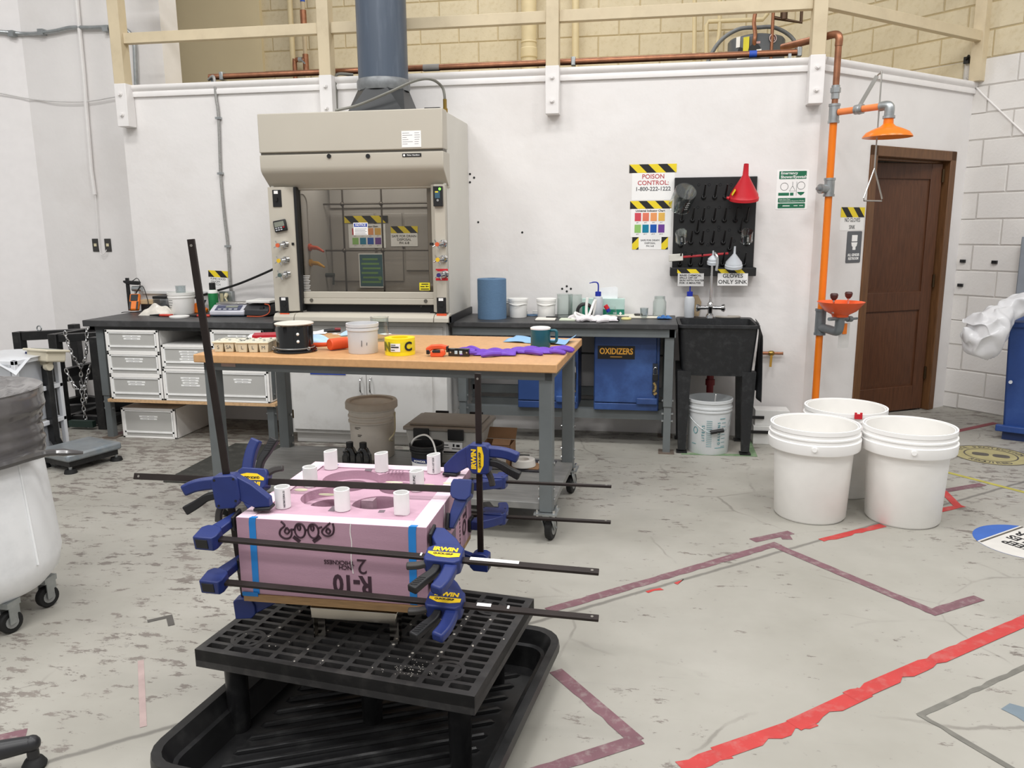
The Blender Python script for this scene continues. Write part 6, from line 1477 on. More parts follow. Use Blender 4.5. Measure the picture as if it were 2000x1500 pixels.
B().box(-.1, -.07, .006, .06, .05, .009).obj('cardboard_sheet', CB, t)
t = T('white_spool', 'white ring of clear packing tape on the lower shelf right', 'spool', ts(1018, 922, .1)+Vector((0, -.01, .0095)))
B().lathe([(.03, 0), (.065, 0), (.068, .004), (.062, .038), (.058, .04), (.03, .038), (.03, 0)], n=36).obj('ring', M('spool_white', '#d6d2cb', .35, var=.04), t)
o = B().grid(lambda u, v: (-.1+.2*u, -.08+.16*v, .004+.05*math.sin(math.pi*u)**.7*math.sin(math.pi*v)**.7*(1+.25*math.sin(11*u+7*v))), 18, 14).obj('grey_bag', M('bag_grey', '#5c5a57', .6, var=.15, scale=14), None, loc=ts(958, 915, .06)); tag(o, 'crumpled dark grey bag on the lower shelf behind the right clamp', 'bag')
# black mat on the floor under the table
p0, p1 = fl(275, 940), fl(400, 866)
mt_ = B().box(p0[0]+.15, p0[1]+.0, .0005, -.75, p1[1], .012).obj('floor_mat', M('black_mat', '#33332f', .8, var=.15, dirt='#66655f', dirt_amt=.5, dscale=10), None, bev=.003); tag(mt_, 'thin black rubber mat on the floor under the wooden table', 'mat')
# ================================================================== SPILL TRAY
PA = math.radians(-7.4)
uP = Vector((math.cos(PA), math.sin(PA), 0)); vP = Vector((-math.sin(PA), math.cos(PA), 0))
TRY = M('tray_black', '#161617', .38, var=.15, scale=5, dirt='#3b3b3a', dirt_amt=.35, dscale=16)
c = uP*-1.045+vP*2.0
ty = T('spill_tray', 'large black plastic spill tray with diagonal ribs under the black platform', 'tray', (c.x, c.y, 0), PA)
hw, hl = .47, .505
rr = [rrect(-hw+.05, -hl+.05, hw-.05, hl-.05, .07), rrect(-hw+.012, -hl+.012, hw-.012, hl-.012, .1), rrect(-hw, -hl, hw, hl, .11), rrect(-hw+.004, -hl+.004, hw-.004, hl-.004, .105), rrect(-hw+.03, -hl+.03, hw-.03, hl-.03, .08), rrect(-hw+.05, -hl+.05, hw-.05, hl-.05, .07), rrect(-hw+.062, -hl+.062, hw-.062, hl-.062, .06), rrect(-hw+.08, -hl+.08, hw-.08, hl-.08, .05)]
zz = [0, .1, .105, .13, .128, .085, .08, .012]
n = len(rr[0]); b_ = B()
b_.add([(p[0], p[1], z) for r_, z in zip(rr, zz) for p in r_], [(i*n+j, i*n+(j+1) % n, (i+1)*n+(j+1) % n, (i+1)*n+j) for i in range(len(rr)-1) for j in range(n)]+[tuple(range(n)), tuple(range((len(rr)-1)*n, len(rr)*n))])
b_.obj('basin', TRY, ty)
dirr = (math.cos(math.radians(32)), math.sin(math.radians(32)))
k = 0
for i in range(22):
    off = -.62+.058*i
    # clip the ridge line to the tray floor
    p0 = (-dirr[1]*off, dirr[0]*off); lim = (hw-.13, hl-.13); t0, t1 = -9, 9
    for ax in (0, 1):
        a = (-lim[ax]-p0[ax])/dirr[ax]; b2 = (lim[ax]-p0[ax])/dirr[ax]
        t0, t1 = max(t0, min(a, b2)), min(t1, max(a, b2))
    if t1-t0 < .08: continue
    q0 = (p0[0]+dirr[0]*t0, p0[1]+dirr[1]*t0); q1 = (p0[0]+dirr[0]*t1, p0[1]+dirr[1]*t1)
    B().sweep([(q0[0], q0[1], .009), (q0[0]+dirr[0]*.012, q0[1]+dirr[1]*.012, .014), (q1[0]-dirr[0]*.012, q1[1]-dirr[1]*.012, .014), (q1[0], q1[1], .009)], [.004, .01, .01, .004], 8).obj('floor_rib', TRY, ty)
# ================================================================== BLACK PLATFORM
FLc = Vector((-1.296, 1.986, 0))
pf = T('slotted_platform', 'black plastic platform with slotted deck and round legs under the pink mould', 'platform', FLc, PA)
PLT = M('platform_black', '#2e2d2d', .5, var=.15, scale=6, dirt='#55524f', dirt_amt=.45, dscale=12)
W_, D_, ZD = .879, .594, .285
cols, rows = 11, 15
cu_, cv_ = (W_-.03)/cols, (D_-.03)/rows
holes = []
corner_cells = [(cx, cy) for cx in (.115, W_-.115) for cy in (.1, D_-.1)]
for i in range(cols):
    for j in range(rows):
        x0, y0 = .015+i*cu_+.0085, .015+j*cv_+.0065
        x1, y1 = x0+cu_-.017, y0+cv_-.013
        mx_, my_ = (x0+x1)/2, (y0+y1)/2
        near = [c_ for c_ in corner_cells if abs(c_[0]-mx_) < .06 and abs(c_[1]-my_) < .045]
        if near:
            xm = (x0+x1)/2; holes += [rrect(x0, y0, xm-.006, y1, .003, 2), rrect(xm+.006, y0, x1, y1, .003, 2)]
        else: holes.append(rrect(x0, y0, x1, y1, .003, 2))
plate('deck', [(0, 0), (W_, 0), (W_, D_), (0, D_)], holes, ZD-.035, ZD, PLT, pf)
B().box(0, 0, ZD-.056, W_, .012, ZD-.0005).box(0, D_-.012, ZD-.056, W_, D_, ZD-.0005).box(0, .012, ZD-.056, .012, D_-.012, ZD-.0005).box(W_-.012, .012, ZD-.056, W_, D_-.012, ZD-.0005).obj('skirt', PLT, pf)
for cx, cy in corner_cells:
    plate('corner_ring', circ(cx, cy, .052, 24), [circ(cx, cy, .04, 24)], ZD-.03, ZD+.0006, PLT, pf)
for lx, ly in ((.1, .05), (W_-.06, .1), (.1, D_-.08), (W_-.11, D_-.09), (.47, .2)):
    if lx == W_-.06: lx, ly = W_-.07, .07
    B().cyl((lx, ly, .0135), (lx, ly, ZD-.03), .031, .034, n=20).obj('leg', TRY, pf)
rnd = random.Random(7); k = B()
for i in range(46):
    x, y = rnd.uniform(.1, .82), rnd.uniform(.02, .5); r_ = rnd.uniform(.001, .0045)
    ix = (x-.015) % cu_; 
    x = x-ix+rnd.choice((.001, cu_-.001)) if rnd.random() < .8 else x
    k.cyl((x, y, ZD), (x, y, ZD+.0012), r_, n=7)
for i in range(60):
    a = rnd.uniform(0, 6.28); d_ = rnd.gauss(0, .03); k.cyl((.66+d_*math.cos(a)*1.4, .075+abs(d_)*math.sin(a), ZD), (.66+d_*math.cos(a)*1.4, .075+abs(d_)*math.sin(a), ZD+.001), .0012, n=5)
tag(k.obj('plaster_splashes', M('plaster_splash', '#b9b4ab', .8), pf), kind='stuff')
# ================================================================== STEEL STAND UNDER THE MOULD
sd_ = T('steel_stand', 'shiny stainless steel stand between the platform and the plywood board', 'stand', (-.838, 2.35, ZD+.0005))
MIR = M('polished_steel', '#a8a299', .14, 1, var=.1, scale=10)
for sx_ in (-1, 1):
    for sy_ in (-1, 1):
        B().box(sx_*.118-.016, sy_*.23-.003, 0, sx_*.118+.016, sy_*.23+.003, .08).box(sx_*.118+.013*sx_, sy_*.23-.016, 0, sx_*.118+.016*sx_, sy_*.23+.016, .09).obj('leg', MIR, sd_)
B().box(-.135, -.262, .07, .135, .235, .108).obj('frame', MIR, sd_, bev=.004)
# ================================================================== PINK FOAM MOULD
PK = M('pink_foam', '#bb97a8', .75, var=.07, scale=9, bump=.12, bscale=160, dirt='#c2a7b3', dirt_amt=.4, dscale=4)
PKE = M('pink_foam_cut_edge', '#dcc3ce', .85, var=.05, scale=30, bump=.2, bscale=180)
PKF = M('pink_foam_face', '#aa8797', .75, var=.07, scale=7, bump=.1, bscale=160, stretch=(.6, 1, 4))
mo = T('foam_mould', 'pink foam mould box with plywood base clamped by blue bar clamps', 'mould')
mx0, mx1, my0, my1, mz0, mz1 = -1.175, -.597, 2.063, 2.64, .436, .675
tk = .05
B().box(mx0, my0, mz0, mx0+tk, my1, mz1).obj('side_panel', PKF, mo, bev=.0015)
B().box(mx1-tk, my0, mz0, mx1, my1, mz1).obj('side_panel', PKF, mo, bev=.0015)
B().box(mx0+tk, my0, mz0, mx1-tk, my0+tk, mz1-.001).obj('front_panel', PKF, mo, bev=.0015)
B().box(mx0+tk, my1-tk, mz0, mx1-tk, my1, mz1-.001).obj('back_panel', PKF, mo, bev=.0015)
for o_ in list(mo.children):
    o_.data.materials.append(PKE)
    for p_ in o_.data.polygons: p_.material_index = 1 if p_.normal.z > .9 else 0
PLY = M('plywood_edge', '#a5835c', .7, var=.25, scale=6, stretch=(3, 3, 110))
B().box(mx0+.008, my0-.004, .413, mx1-.004, my1, mz0-.0005).obj('base_board', PLY, mo)
lobes = [(-.975, 2.475), (-.815, 2.475), (-.97, 2.29), (-.815, 2.29)]; rl_ = .096
cx0, cy0 = -.895, 2.383
def ray_union(th, cs, r):
    d = (math.cos(th), math.sin(th)); best = .02
    for c_ in cs:
        ox, oy = cx0-c_[0], cy0-c_[1]; bq = ox*d[0]+oy*d[1]; cq = ox*ox+oy*oy-r*r; disc = bq*bq-cq
        if disc > 0: best = max(best, -bq+math.sqrt(disc))
    return (cx0+d[0]*best, cy0+d[1]*best)
outer_hole = [ray_union(i*2*math.pi/140, lobes, rl_) for i in range(140)]
ix0, ix1, iy0, iy1 = mx0+tk+.0008, mx1-tk-.0008, my0+tk+.0008, my1-tk-.0008
zt_s = mz1-.004
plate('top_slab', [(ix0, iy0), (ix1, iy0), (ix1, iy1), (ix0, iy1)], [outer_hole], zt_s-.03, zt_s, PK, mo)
ih = [circ(lobes[0][0]-.01, lobes[0][1]+.015, .062, 28), circ(lobes[1][0], lobes[1][1]+.012, .062, 28), circ(lobes[2][0]-.01, lobes[2][1], .06, 28), circ(-.832, 2.322, .08, 32)]
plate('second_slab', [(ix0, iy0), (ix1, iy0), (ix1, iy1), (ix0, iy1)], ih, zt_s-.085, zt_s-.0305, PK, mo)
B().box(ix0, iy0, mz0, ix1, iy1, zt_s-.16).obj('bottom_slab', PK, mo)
B().box(-.9, 2.36, zt_s-.16, -.86, 2.41, zt_s-.034).obj('core_block', M('grey_pink_foam', '#a98f9a', .8, var=.2, scale=40), mo)
# blue tape strips, print, plaster marks
BT = M('painter_tape_blue', '#1f7bc4', .55, var=.06, scale=12)
def fpx(px, py): return on(px, py, Y=my0)
for px0, px1, pyt in ((488, 501, 1005), (797, 812, 1030)):
    a = fpx(px0, 1060); b2 = fpx(px1, 1060); e = .006
    B().add([(a.x, my0-.0012, mz0+.002), (b2.x-.001, my0-.0012, mz0+.001), (b2.x+e*.3, my0-.0014, mz1-.012), (a.x+e*.3, my0-.0014, mz1-.012)], [(0, 1, 2, 3)]).add([(a.x+e*.3, my0-.0014, mz1-.012), (b2.x+e*.3, my0-.0014, mz1-.012), (b2.x+.004, my0-.001, mz1+.0008), (a.x+.004, my0-.001, mz1+.0008), (b2.x+.006, my0+.012, mz1+.001), (a.x+.008, my0+.012, mz1+.001)], [(0, 1, 2, 3), (3, 2, 4, 5)]).obj('blue_tape', BT, mo)
B().box(mx0+.06, my1-.05, mz1, mx0+.1, my1-.025, mz1+.001).obj('blue_tape', BT, mo)
B().box(mx0+.005, my0-.0055, .43, mx0+.055, my0-.0045, .443).obj('blue_tape', BT, mo)
PINK_INK = M('dark_plum_ink', '#3a2530', .8, var=.1)
up = (math.pi/2, math.pi, 0)
q = fpx(689, 1140); text('R-10', PINK_INK, mo, (q.x, my0-.001, q.z), .078, rot=up, bold=.035, sx=.8)
q = fpx(707, 1105); text('2', PINK_INK, mo, (q.x, my0-.001, q.z), .066, rot=up, bold=.0)
q = fpx(690, 1109); text('INCH', PINK_INK, mo, (q.x, my0-.001, q.z), .018, rot=up, al='LEFT', bold=.01)
q = fpx(692, 1100); text('THICKNESS', PINK_INK, mo, (q.x, my0-.001, q.z), .018, rot=up, al='LEFT', bold=.01)
k = B()
def oval(px, py, rx, ry, t_=.006, n_=20, sk_=0):
    q = fpx(px, py)
    k.sweep([(q.x+rx*math.cos(a)+sk_*math.sin(a), my0-.0004, q.z+ry*math.sin(a)) for a in [i*2*math.pi/n_ for i in range(n_+1)]], t_/2, 5, flat=1)
for px, py in ((586, 1036), (612, 1037)): oval(px, py, .016, .022); 
oval(584, 1030, .0045, .008); oval(610, 1031, .0045, .008)
def tear(pts, t_=.006):
    P_ = [fpx(*p) for p in pts]; k.sweep([(p.x, my0-.0004, p.z) for p in curve3(P_, 5)], t_/2, 5)
tear([(549, 1018), (556, 1026), (548, 1034), (547, 1044), (556, 1051), (566, 1050), (570, 1042), (568, 1033)])
tear([(650, 1022), (652, 1032), (650, 1042), (641, 1047), (632, 1044), (629, 1037), (636, 1029), (645, 1021)])
tear([(560, 1030), (556, 1038), (561, 1042), (565, 1037), (560, 1030)]); tear([(640, 1031), (637, 1038), (642, 1042), (645, 1037), (640, 1031)])
tear([(568, 1034), (574, 1034)]); tear([(598, 1035), (600, 1035)]); tear([(622, 1031), (629, 1029)])
k.obj('printed_outline', PINK_INK, mo)
k = B()
for a, b2 in (((573, 1048), (586, 1058)), ((626, 1048), (612, 1058))):
    p, q2 = fpx(*a), fpx(*b2); k.bar((p.x, my0-.0006, p.z), (q2.x, my0-.0006, q2.z), .001, .011, (0, 0, 1))
k.obj('printed_dash', PINK_INK, mo)
k = B()
pts = [fpx(685, 1022), fpx(684, 1040), fpx(687, 1062), fpx(686, 1090), fpx(690, 1120)]
k.sweep([(p.x, my0-.0004, p.z) for p in curve3(pts, 4)], .0014, 5)
k.obj('plaster_drip', M('plaster_white'), mo)
# right side print
def rpx(px, py): return on(px, py, X=mx1)
a, b2, c2, d2 = rpx(872, 1058), rpx(890, 1030), rpx(890, 1076), rpx(872, 1082)
B().add([(mx1+.0008, p.y, p.z) for p in (a, b2, c2, d2)], [(0, 1, 2, 3)]).obj('printed_square', M('print_grey', '#6e6068', .8), mo)
q = rpx(883, 1068); k = B(); k.sweep([(mx1+.0012, q.y+.02*math.cos(i*math.pi/10), q.z+.02*math.sin(i*math.pi/10)) for i in range(21)], .0018, 5); k.obj('printed_ring', PK, mo)
for s_, px, py, sz in (('T', 907, 1005, .07), ('O', 906, 1030, .07)):
    q = rpx(px, py); text(s_, PINK_INK, mo, (mx1+.001, q.y, q.z), sz, rot=(math.pi/2, math.pi/2, math.pi/2), bold=.03)
q = rpx(898, 1030); k = B()
for i in range(9): k.box(mx1, q.y-.005, q.z-.06+.014*i, mx1+.0009, q.y+.005, q.z-.051+.014*i)
k.obj('small_print', PINK_INK, mo)
k = B().box(mx1, my0+.2, mz0, mx1+.0008, my0+.203, mz1); k.obj('seam_line', M('plaster_white'), mo)
# top prints and plaster spots
def tpx(px, py): p = on(px, py, Z=zt_s+.0006); return p
k = B()
for quad_ in (((712, 919), (717, 910), (731, 910), (725, 921)), ((640, 998), (650, 988), (658, 988), (653, 999)), ((738, 1001), (741, 996), (753, 996), (750, 1001)), ((797, 920), (800, 914), (812, 914), (810, 920))):
    k.add([tpx(*p) for p in quad_], [(0, 1, 2, 3)])
k.obj('printed_square', M('print_grey'), mo)
k = B()
for i in range(7):
    x0 = 750+i*6.5; k.add([tpx(x0-6, 924), tpx(x0-3, 924), tpx(x0+4, 911), tpx(x0+1, 911)], [(0, 1, 2, 3)])
k.obj('printed_lines', M('print_mauve', '#8d6f7e', .8), mo)
k = B()
for px, py, rx, ry in ((868, 950, .012, .006), (877, 944, .02, .01), (838, 948, .02, .012), (588, 957, .022, .014), (860, 958, .03, .008), (640, 966, .03, .01), (770, 942, .03, .008), (672, 978, .02, .006)):
    p = on(px, py, Z=mz1 if px > 845 else zt_s); k.lathe([(0, .0012), (1, .001), (1.02, 0)], (p.x, p.y, p.z), 16, sx=rx, sy=ry)
k.obj('plaster_stain', M('plaster_tan', '#c9c2a8', .8, var=.12), mo)
base(mo, ((mx0+mx1)/2, (my0+my1)/2, .413))
# ================================================================== PVC SLEEVES
PVC = M('pvc_white', '#ececea', .35, var=.015)
spots = [(-1.078, 2.172, 'front left corner'), (-.889, 2.175, 'middle of the front row'), (-.702, 2.171, 'front right corner'), (-1.079, 2.379, 'middle of the left side'), (-.718, 2.388, 'middle of the right side'), (-1.087, 2.575, 'back left corner'), (-.899, 2.571, 'middle of the back row'), (-.713, 2.579, 'back right corner')]
prints = {0: 'NSTM/CDRA 21', 4: 'PLUS PVC', 7: 'CDR 1-1/2" SCD'}
for i, (x, y, w_) in enumerate(spots):
    t = T('pvc_pipe', f'short white plastic pipe sleeve on the pink mould, {w_}', 'pipe', (x, y, zt_s+.0006), group='white pipe sleeves on the mould')
    tilt = {5: .05, 6: .05, 7: .06, 4: .05}.get(i, 0.0)
    hgt = .066
    rO, rI = .0235, .0195
    vs = []; n_ = 32
    for r_, top in ((rO, 0), (rO, 1), (rI, 1), (rI, 0)):
        for j in range(n_):
            a = 2*math.pi*j/n_; xx, yy = r_*math.cos(a), r_*math.sin(a)
            vs.append((xx, yy, (hgt+xx*tilt*2.5) if top else (.001+(.004*math.sin(3*a) if i == 2 else 0)*.5+.001)))
    fs = [(k_*n_+j, k_*n_+(j+1) % n_, ((k_+1) % 4)*n_+(j+1) % n_, ((k_+1) % 4)*n_+j) for k_ in range(4) for j in range(n_)]
    B().add(vs, fs).obj('sleeve', PVC, t)
    if i in prints: curved_text(prints[i], t, rO, .034, .62 if i == 0 else (-.05 if i == 4 else .2), .0078 if i != 4 else .011, mt=GREYT)
# ================================================================== BAR CLAMPS
CB_ = M('clamp_blue', '#1f2e68', .42, var=.08, scale=20); CBK = M('clamp_black', '#18181a', .5, var=.1); CBAR = M('clamp_bar', '#2c2523', .4, .5, var=.2, scale=12)
CYE = M('clamp_yellow', '#f0c817', .45, var=.02)
def bar_clamp(label, O, ax, jd, L, G, lever=True, tail=.045, logo=True, squash=1.0):
    """O: where the bar crosses the fixed pad's plane; ax: bar direction; jd: jaw direction; G: gap; L: free end"""
    ax = Vector(ax).normalized(); jd = Vector(jd); jd = (jd-ax*jd.dot(ax)).normalized(); nz = ax.cross(jd)
    t = T('bar_clamp', label, 'clamp', O, group='blue bar clamps around the mould')
    t.rotation_euler = Matrix((ax, jd, nz)).transposed().to_euler()
    B().box(-tail, -.0105, -.0045, L, .0105, .0045).obj('bar', CBAR, t, bev=.0015)
    B().cyl((L-.018, 0, -.0052), (L-.018, 0, .0052), .004, n=10).obj('stop_hole', M('hole_grey', '#77736d', .5), t)
    K = 1.16
    def q_(pts, g=0.0): return [(g+x*K, y*K) for x, y in pts]
    def bx(b, x0, y0, z0, x1, y1, z1, g=0.0): return b.box(g+x0*K, y0*K, z0, g+x1*K, y1*K, z1)
    fj = B()
    fj.prism(q_([(-.062, -.026), (-.012, -.026), (-.006, -.014), (-.006, .014), (-.012, .024), (-.03, .03), (-.05, .03), (-.062, .018)]), -.022, .022, 'z')
    fj.prism(q_([(-.055, .022), (-.018, .022), (-.008, .062), (-.008, .104), (-.02, .104), (-.034, .07)]), -.013, .013, 'z')
    o = fj.obj('fixed_jaw', CB_, t, bev=.003)
    k = B(); bx(k, -.056, -.0275, -.0145, -.024, -.0255, .0145); bx(k, -.0635, -.018, -.0145, -.0615, .01, .0145); k.obj('rubber_inset', CBK, o, bev=.001)
    bx(B(), -.0085, .064, -.024, 0, .108, .024).obj('jaw_pad', CBK, t, bev=.003)
    body = B().prism(q_([(.018, -.034), (.088, -.036), (.1, -.026), (.1, .022), (.088, .034), (.04, .034), (.03, .03), (.012, .016), (.012, -.024)], G), -.022, .022, 'z').obj('housing', CB_, t, bev=.004)
    B().prism(q_([(.094, .03), (.03, .03), (.008, .066), (.008, .106), (.03, .106), (.07, .066)], G), -.0155, .0155, 'z').obj('jaw_arm', CB_, t, bev=.003)
    bx(B(), 0, .064, -.024, .0085, .108, .024, G).obj('jaw_pad', CBK, t, bev=.003)
    def slab(pts, w0, w1):
        P_ = curve3([Vector((p[0], p[1], 0)) for p in q_(pts, G)], 4); m_ = len(P_); L_, R_ = [], []
        for i, p in enumerate(P_):
            d = (P_[min(i+1, m_-1)]-P_[max(i-1, 0)]).normalized(); nn = Vector((-d.y, d.x, 0)); w = (w0+(w1-w0)*i/(m_-1))*K
            L_.append(p+nn*w/2); R_.append(p-nn*w/2)
        return [(v_.x, v_.y) for v_ in L_]+[(v_.x, v_.y) for v_ in reversed(R_)]
    B().prism(slab([(.078, -.02), (.078, -.055), (.074, -.088), (.064, -.118)], .032, .03), -.014, .014, 'z').obj('handle', CB_, t, bev=.006)
    tr_ = B().prism(slab([(.046, -.028), (.042, -.058), (.026, -.088), (.01, -.122)], .018, .025), -.011, .011, 'z').obj('trigger', CBK, t, bev=.004)
    k = B()
    for i in range(5): bx(k,   .018-.003*i, -.088-.0065*i, .0108, .034-.003*i, -.0865-.0065*i, .0122, G)
    k.obj('grip_ridges', CBK, tr_)
    if lever: B().prism(slab([(.02, -.022), (.0, -.034), (-.026, -.04)], .017, .017), -.008, .008, 'z').obj('release_lever', M('clamp_lever', '#3a3735', .5), t, bev=.004)
    for sx_, sy_ in q_(((.022, -.024), (.09, -.026), (.09, .024), (.032, .022)), G): B().cyl((sx_, sy_, -.0215), (sx_, sy_, -.0228), .004, n=8).obj('screw', CBK, body)
    if logo:
        B().prism(q_([(.018, -.001), (.095, -.001), (.095, -.014), (.07, -.02), (.04, -.019), (.018, -.008)], G), .022, .0228, 'z').obj('yellow_badge', CYE, body)
        text('IRWIN', CYE, body, (G+.057*K, .010*K, .0226), .0195*K, rot=(0, 0, 0), bold=.05, sx=1.05)
        text('QUICK-GRIP', INK, body, (G+.055*K, -.008*K, .0231), .0085*K, rot=(0, 0, 0), bold=.04)
    return t
s25, c25 = math.sin(math.radians(13)), math.cos(math.radians(13))
bar_clamp('upright bar clamp at the left front corner with a very long bar', (-1.19, 2.105, .412), (-.082, .012, 1), (1, .12, .08), 1.07, .264, logo=False)
bar_clamp('bar clamp lying across the top of the pink mould', (-.59, 2.31, .707), (-1, -.006, -.004), (0, -.42, -.9), 1.075, .585)
c3_ = bar_clamp('bar clamp across the mould front, upper of two', (-1.182, 1.992, .634), (1, 0, -.027), (0, c25, s25), 1.075, .59)
c4_ = bar_clamp('bar clamp across the mould front, lower of two', (-1.176, 1.995, .5), (1, 0, -.027), (0, c25, s25), 1.07, .583)
bar_clamp('upright bar clamp at the right back corner with its logo facing the camera', (-.545, 2.545, .412), (0, 0, 1), (-1, .1, 0), .62, .264)
bar_clamp('bar clamp behind the mould, upper of two with handle pointing back', (-1.176, 2.7, .61), (1, 0, .0), (0, -1, .15), 1.07, .581, logo=False)
bar_clamp('bar clamp behind the mould, lower of two near the base', (-1.176, 2.7, .478), (1, 0, .0), (0, -1, .05), 1.07, .581, logo=False)
for t_, spans in ((c3_, ((.725, .86), (.585, .59))), (c4_, ((.735, .775), (.82, .826)))):
    k = B()
    for a_, b_ in spans: k.box(a_, -.002, .0046, b_, .0108, .0056)
    k.obj('paint_mark', PAPER, t_, bev=.0004)
# ================================================================== WHITE BUCKETS
BKT = M('bucket_white', '#f5f4f2', .4, var=.01); BKI = M('bucket_translucent', '#f3f1ed', .45, var=.02)
def big_bucket(label, cx, cy, h=.498, r0=.18, r1=.222):
    t = T('large_bucket', label, 'bucket', (cx, cy, 0))
    rb = .197
    prof = [(0, 0), (r0-.01, 0), (r0, .012), (rb, h*.758), (r1-.012, h*.764), (r1-.012, h-.005), (r1-.016, h-.005), (r1-.016, h*.775), (rb-.006, h*.75), (r0-.006, .02), (0, .02)]
    B().lathe(prof, n=56).obj('body', BKI, t)
    rim = [(rb+.002, h*.755), (r1+.004, h*.755), (r1+.006, h*.765), (r1+.008, h*.86), (r1-.002, h*.865), (r1-.002, h*.9), (r1+.004, h*.903), (r1+.004, h*.918), (r1-.004, h*.92), (r1-.004, h*.955), (r1+.0, h*.958), (r1, h), (r1-.008, h), (r1-.01, h*.94)]
    B().lathe(rim, n=56).obj('rim_bands', BKT, t)
    for a in (-1.75, 1.4): 
        B().cyl((r1*math.cos(a), r1*math.sin(a), h*.83), ((r1+.02)*math.cos(a), (r1+.02)*math.sin(a), h*.83), .012, n=10).obj('handle_boss', BKT, t)
    return t
big_bucket('large white round bucket at the front left of three on the floor', .88, 4.245)
big_bucket('large white round bucket at the front right of three on the floor', 1.343, 4.25)
bb = big_bucket('large white bucket behind the other two with a red clip on its rim', 1.13, 4.68)
rc = T('red_clip', 'small red clip on the rim of the rear white bucket', 'clip', (1.143, 4.452, .485), 0)
B().box(-.02, -.006, -.01, .02, .004, .018).box(-.02, -.006, .018, -.008, .004, .026).box(.008, -.006, .018, .02, .004, .026).obj('clip', RED, rc, bev=.002)
# ================================================================== BLUE BIN RIGHT
bn = T('blue_bin', 'tall blue bin by the block wall with a clear plastic liner hanging out', 'bin', (2.5, 6.045, 0), math.radians(-29))
BB = M('bin_blue', '#26437f', .4, var=.1, scale=4, dirt='#4868a8', dirt_amt=.45, dscale=3)
B().add([(.03, .0, .03), (.62, 0, .03), (.62, .4, .03), (.03, .4, .03), (0, -.03, .82), (.66, -.03, .82), (.66, .42, .82), (0, .42, .82)], [(3, 2, 1, 0), (4, 5, 6, 7), (0, 1, 5, 4), (1, 2, 6, 5), (2, 3, 7, 6), (3, 0, 4, 7)]).obj('body', BB, bn, bev=.015)
B().box(-.012, -.045, .06, .67, .0, .105).obj('base_lip', BB, bn, bev=.006); B().box(.03, -.01, 0, .62, .4, .06).obj('foot', M('bin_foot', '#1b2c55', .5), bn)
B().box(-.02, -.05, .8, .68, .44, .84).obj('top_rim', BB, bn, bev=.012)
B().cyl((.05, -.034, .42), (.05, -.05, .42), .012, n=10).obj('latch', M('latch_pale', '#c9cdd2', .4), bn)
LIN_ = M('liner_film', '#e2e2e4', .2, var=.05, scale=10, trans=.1, alpha=.78)
cl_ = [on(2030, 590, Y=5.95), on(1990, 598, Y=5.93), on(1962, 610, Y=5.9), on(1935, 636, Y=5.86), on(1912, 656, Y=5.84), on(1893, 655, Y=5.83), on(1880, 650, Y=5.83)]
from mathutils import noise as mnoise
rr_ = [.1, .085, .085, .135, .135, .085, .015]
cc_ = curve3(cl_, 14); rad = [rr_[min(6, i//14)]+(rr_[min(6, i//14+1)]-rr_[min(6, i//14)])*((i % 14)/14) for i in range(len(cc_))]
b_ = B(); b_.sweep(cc_, rad, 64)
def crump(p):
    p = Vector(p); d = mnoise.noise_vector(p*5)*.05+mnoise.noise_vector(p*13)*.025
    e_ = abs(mnoise.noise(p*9+Vector((3, 1, 7))))*.05
    return p+d+Vector((0, 0, e_-.02))
b_.v = [tuple(crump(q_)) for q_ in b_.v]
lo = b_.obj('plastic_liner', LIN_, None)
tag(lo, 'billowing clear plastic liner draped over the blue bin', 'plastic liner')
p_ = onR(1995, 560, .03)
eb = T('electrical_box', 'grey metal box on the block wall at the right picture edge', 'box', onR(2002, 540, .022), A_R)
B().box(-.02, -.08, -.2, .3, 0, .3).obj('box', M('box_grey', '#8d939b', .5), eb, bev=.004)
B().box(-.012, -.088, -.15, .29, -.08, .28).obj('cover', M('box_grey'), eb, bev=.003)
# ================================================================== LEFT SIDE
# floor scale
fs_ = T('floor_scale', 'bench scale on the floor with steel platter and cream display on a black post', 'scale')
pa = [on(px, py, Z=.11) for px, py in ((91, 880), (141, 893), (221, 872), (163, 853))]
c = sum(pa, Vector())/4
ex = (pa[2]-pa[1]); ex.z = 0; ang = math.atan2(ex.y, ex.x)
fs_.location = (c.x, c.y, 0); fs_.rotation_euler = (0, 0, ang)
hx_ = .19; hy_ = .17
B().box(-hx_, -hy_, .075, hx_, hy_, .125).obj('platter', M('scale_steel', '#8b9093', .4, .35, var=.15, scale=8, dirt='#5f7384', dirt_amt=.6, dscale=7), fs_, bev=.014)
B().box(-hx_+.02, -hy_+.02, .04, hx_-.02, hy_-.02, .08).obj('under_frame', BLACKM, fs_)
for fx2 in (-1, 1):
    for fy2 in (-1, 1):
        f_ = B().cyl((fx2*(hx_-.03), fy2*(hy_-.03), 0), (fx2*(hx_-.03), fy2*(hy_-.03), .022), .04, .034, n=18).obj('foot', RUBBER, fs_)
        B().cyl((fx2*(hx_-.03), fy2*(hy_-.03), .02), (fx2*(hx_-.03), fy2*(hy_-.03), .045), .01, n=8).obj('foot_bolt', GALV, f_)
inv = Matrix.Rotation(-ang, 4, 'Z') @ Matrix.Translation(-Vector((c.x, c.y, 0)))
cb_ = inv @ on(112, 868, Z=.06); 
top_p = inv @ Vector((on(93, 712, Y=c.y+.16).x, c.y+.16, on(93, 712, Y=c.y+.16).z))
cb_ = Vector((-hx_+.0, hy_*.7, .06)); cb_ = inv @ Vector((on(108, 868, Y=c.y+.1).x, c.y+.1, .06))
tp = inv @ Vector((on(90, 715, Y=c.y+.12).x, c.y+.12, on(90, 715, Y=c.y+.12).z))
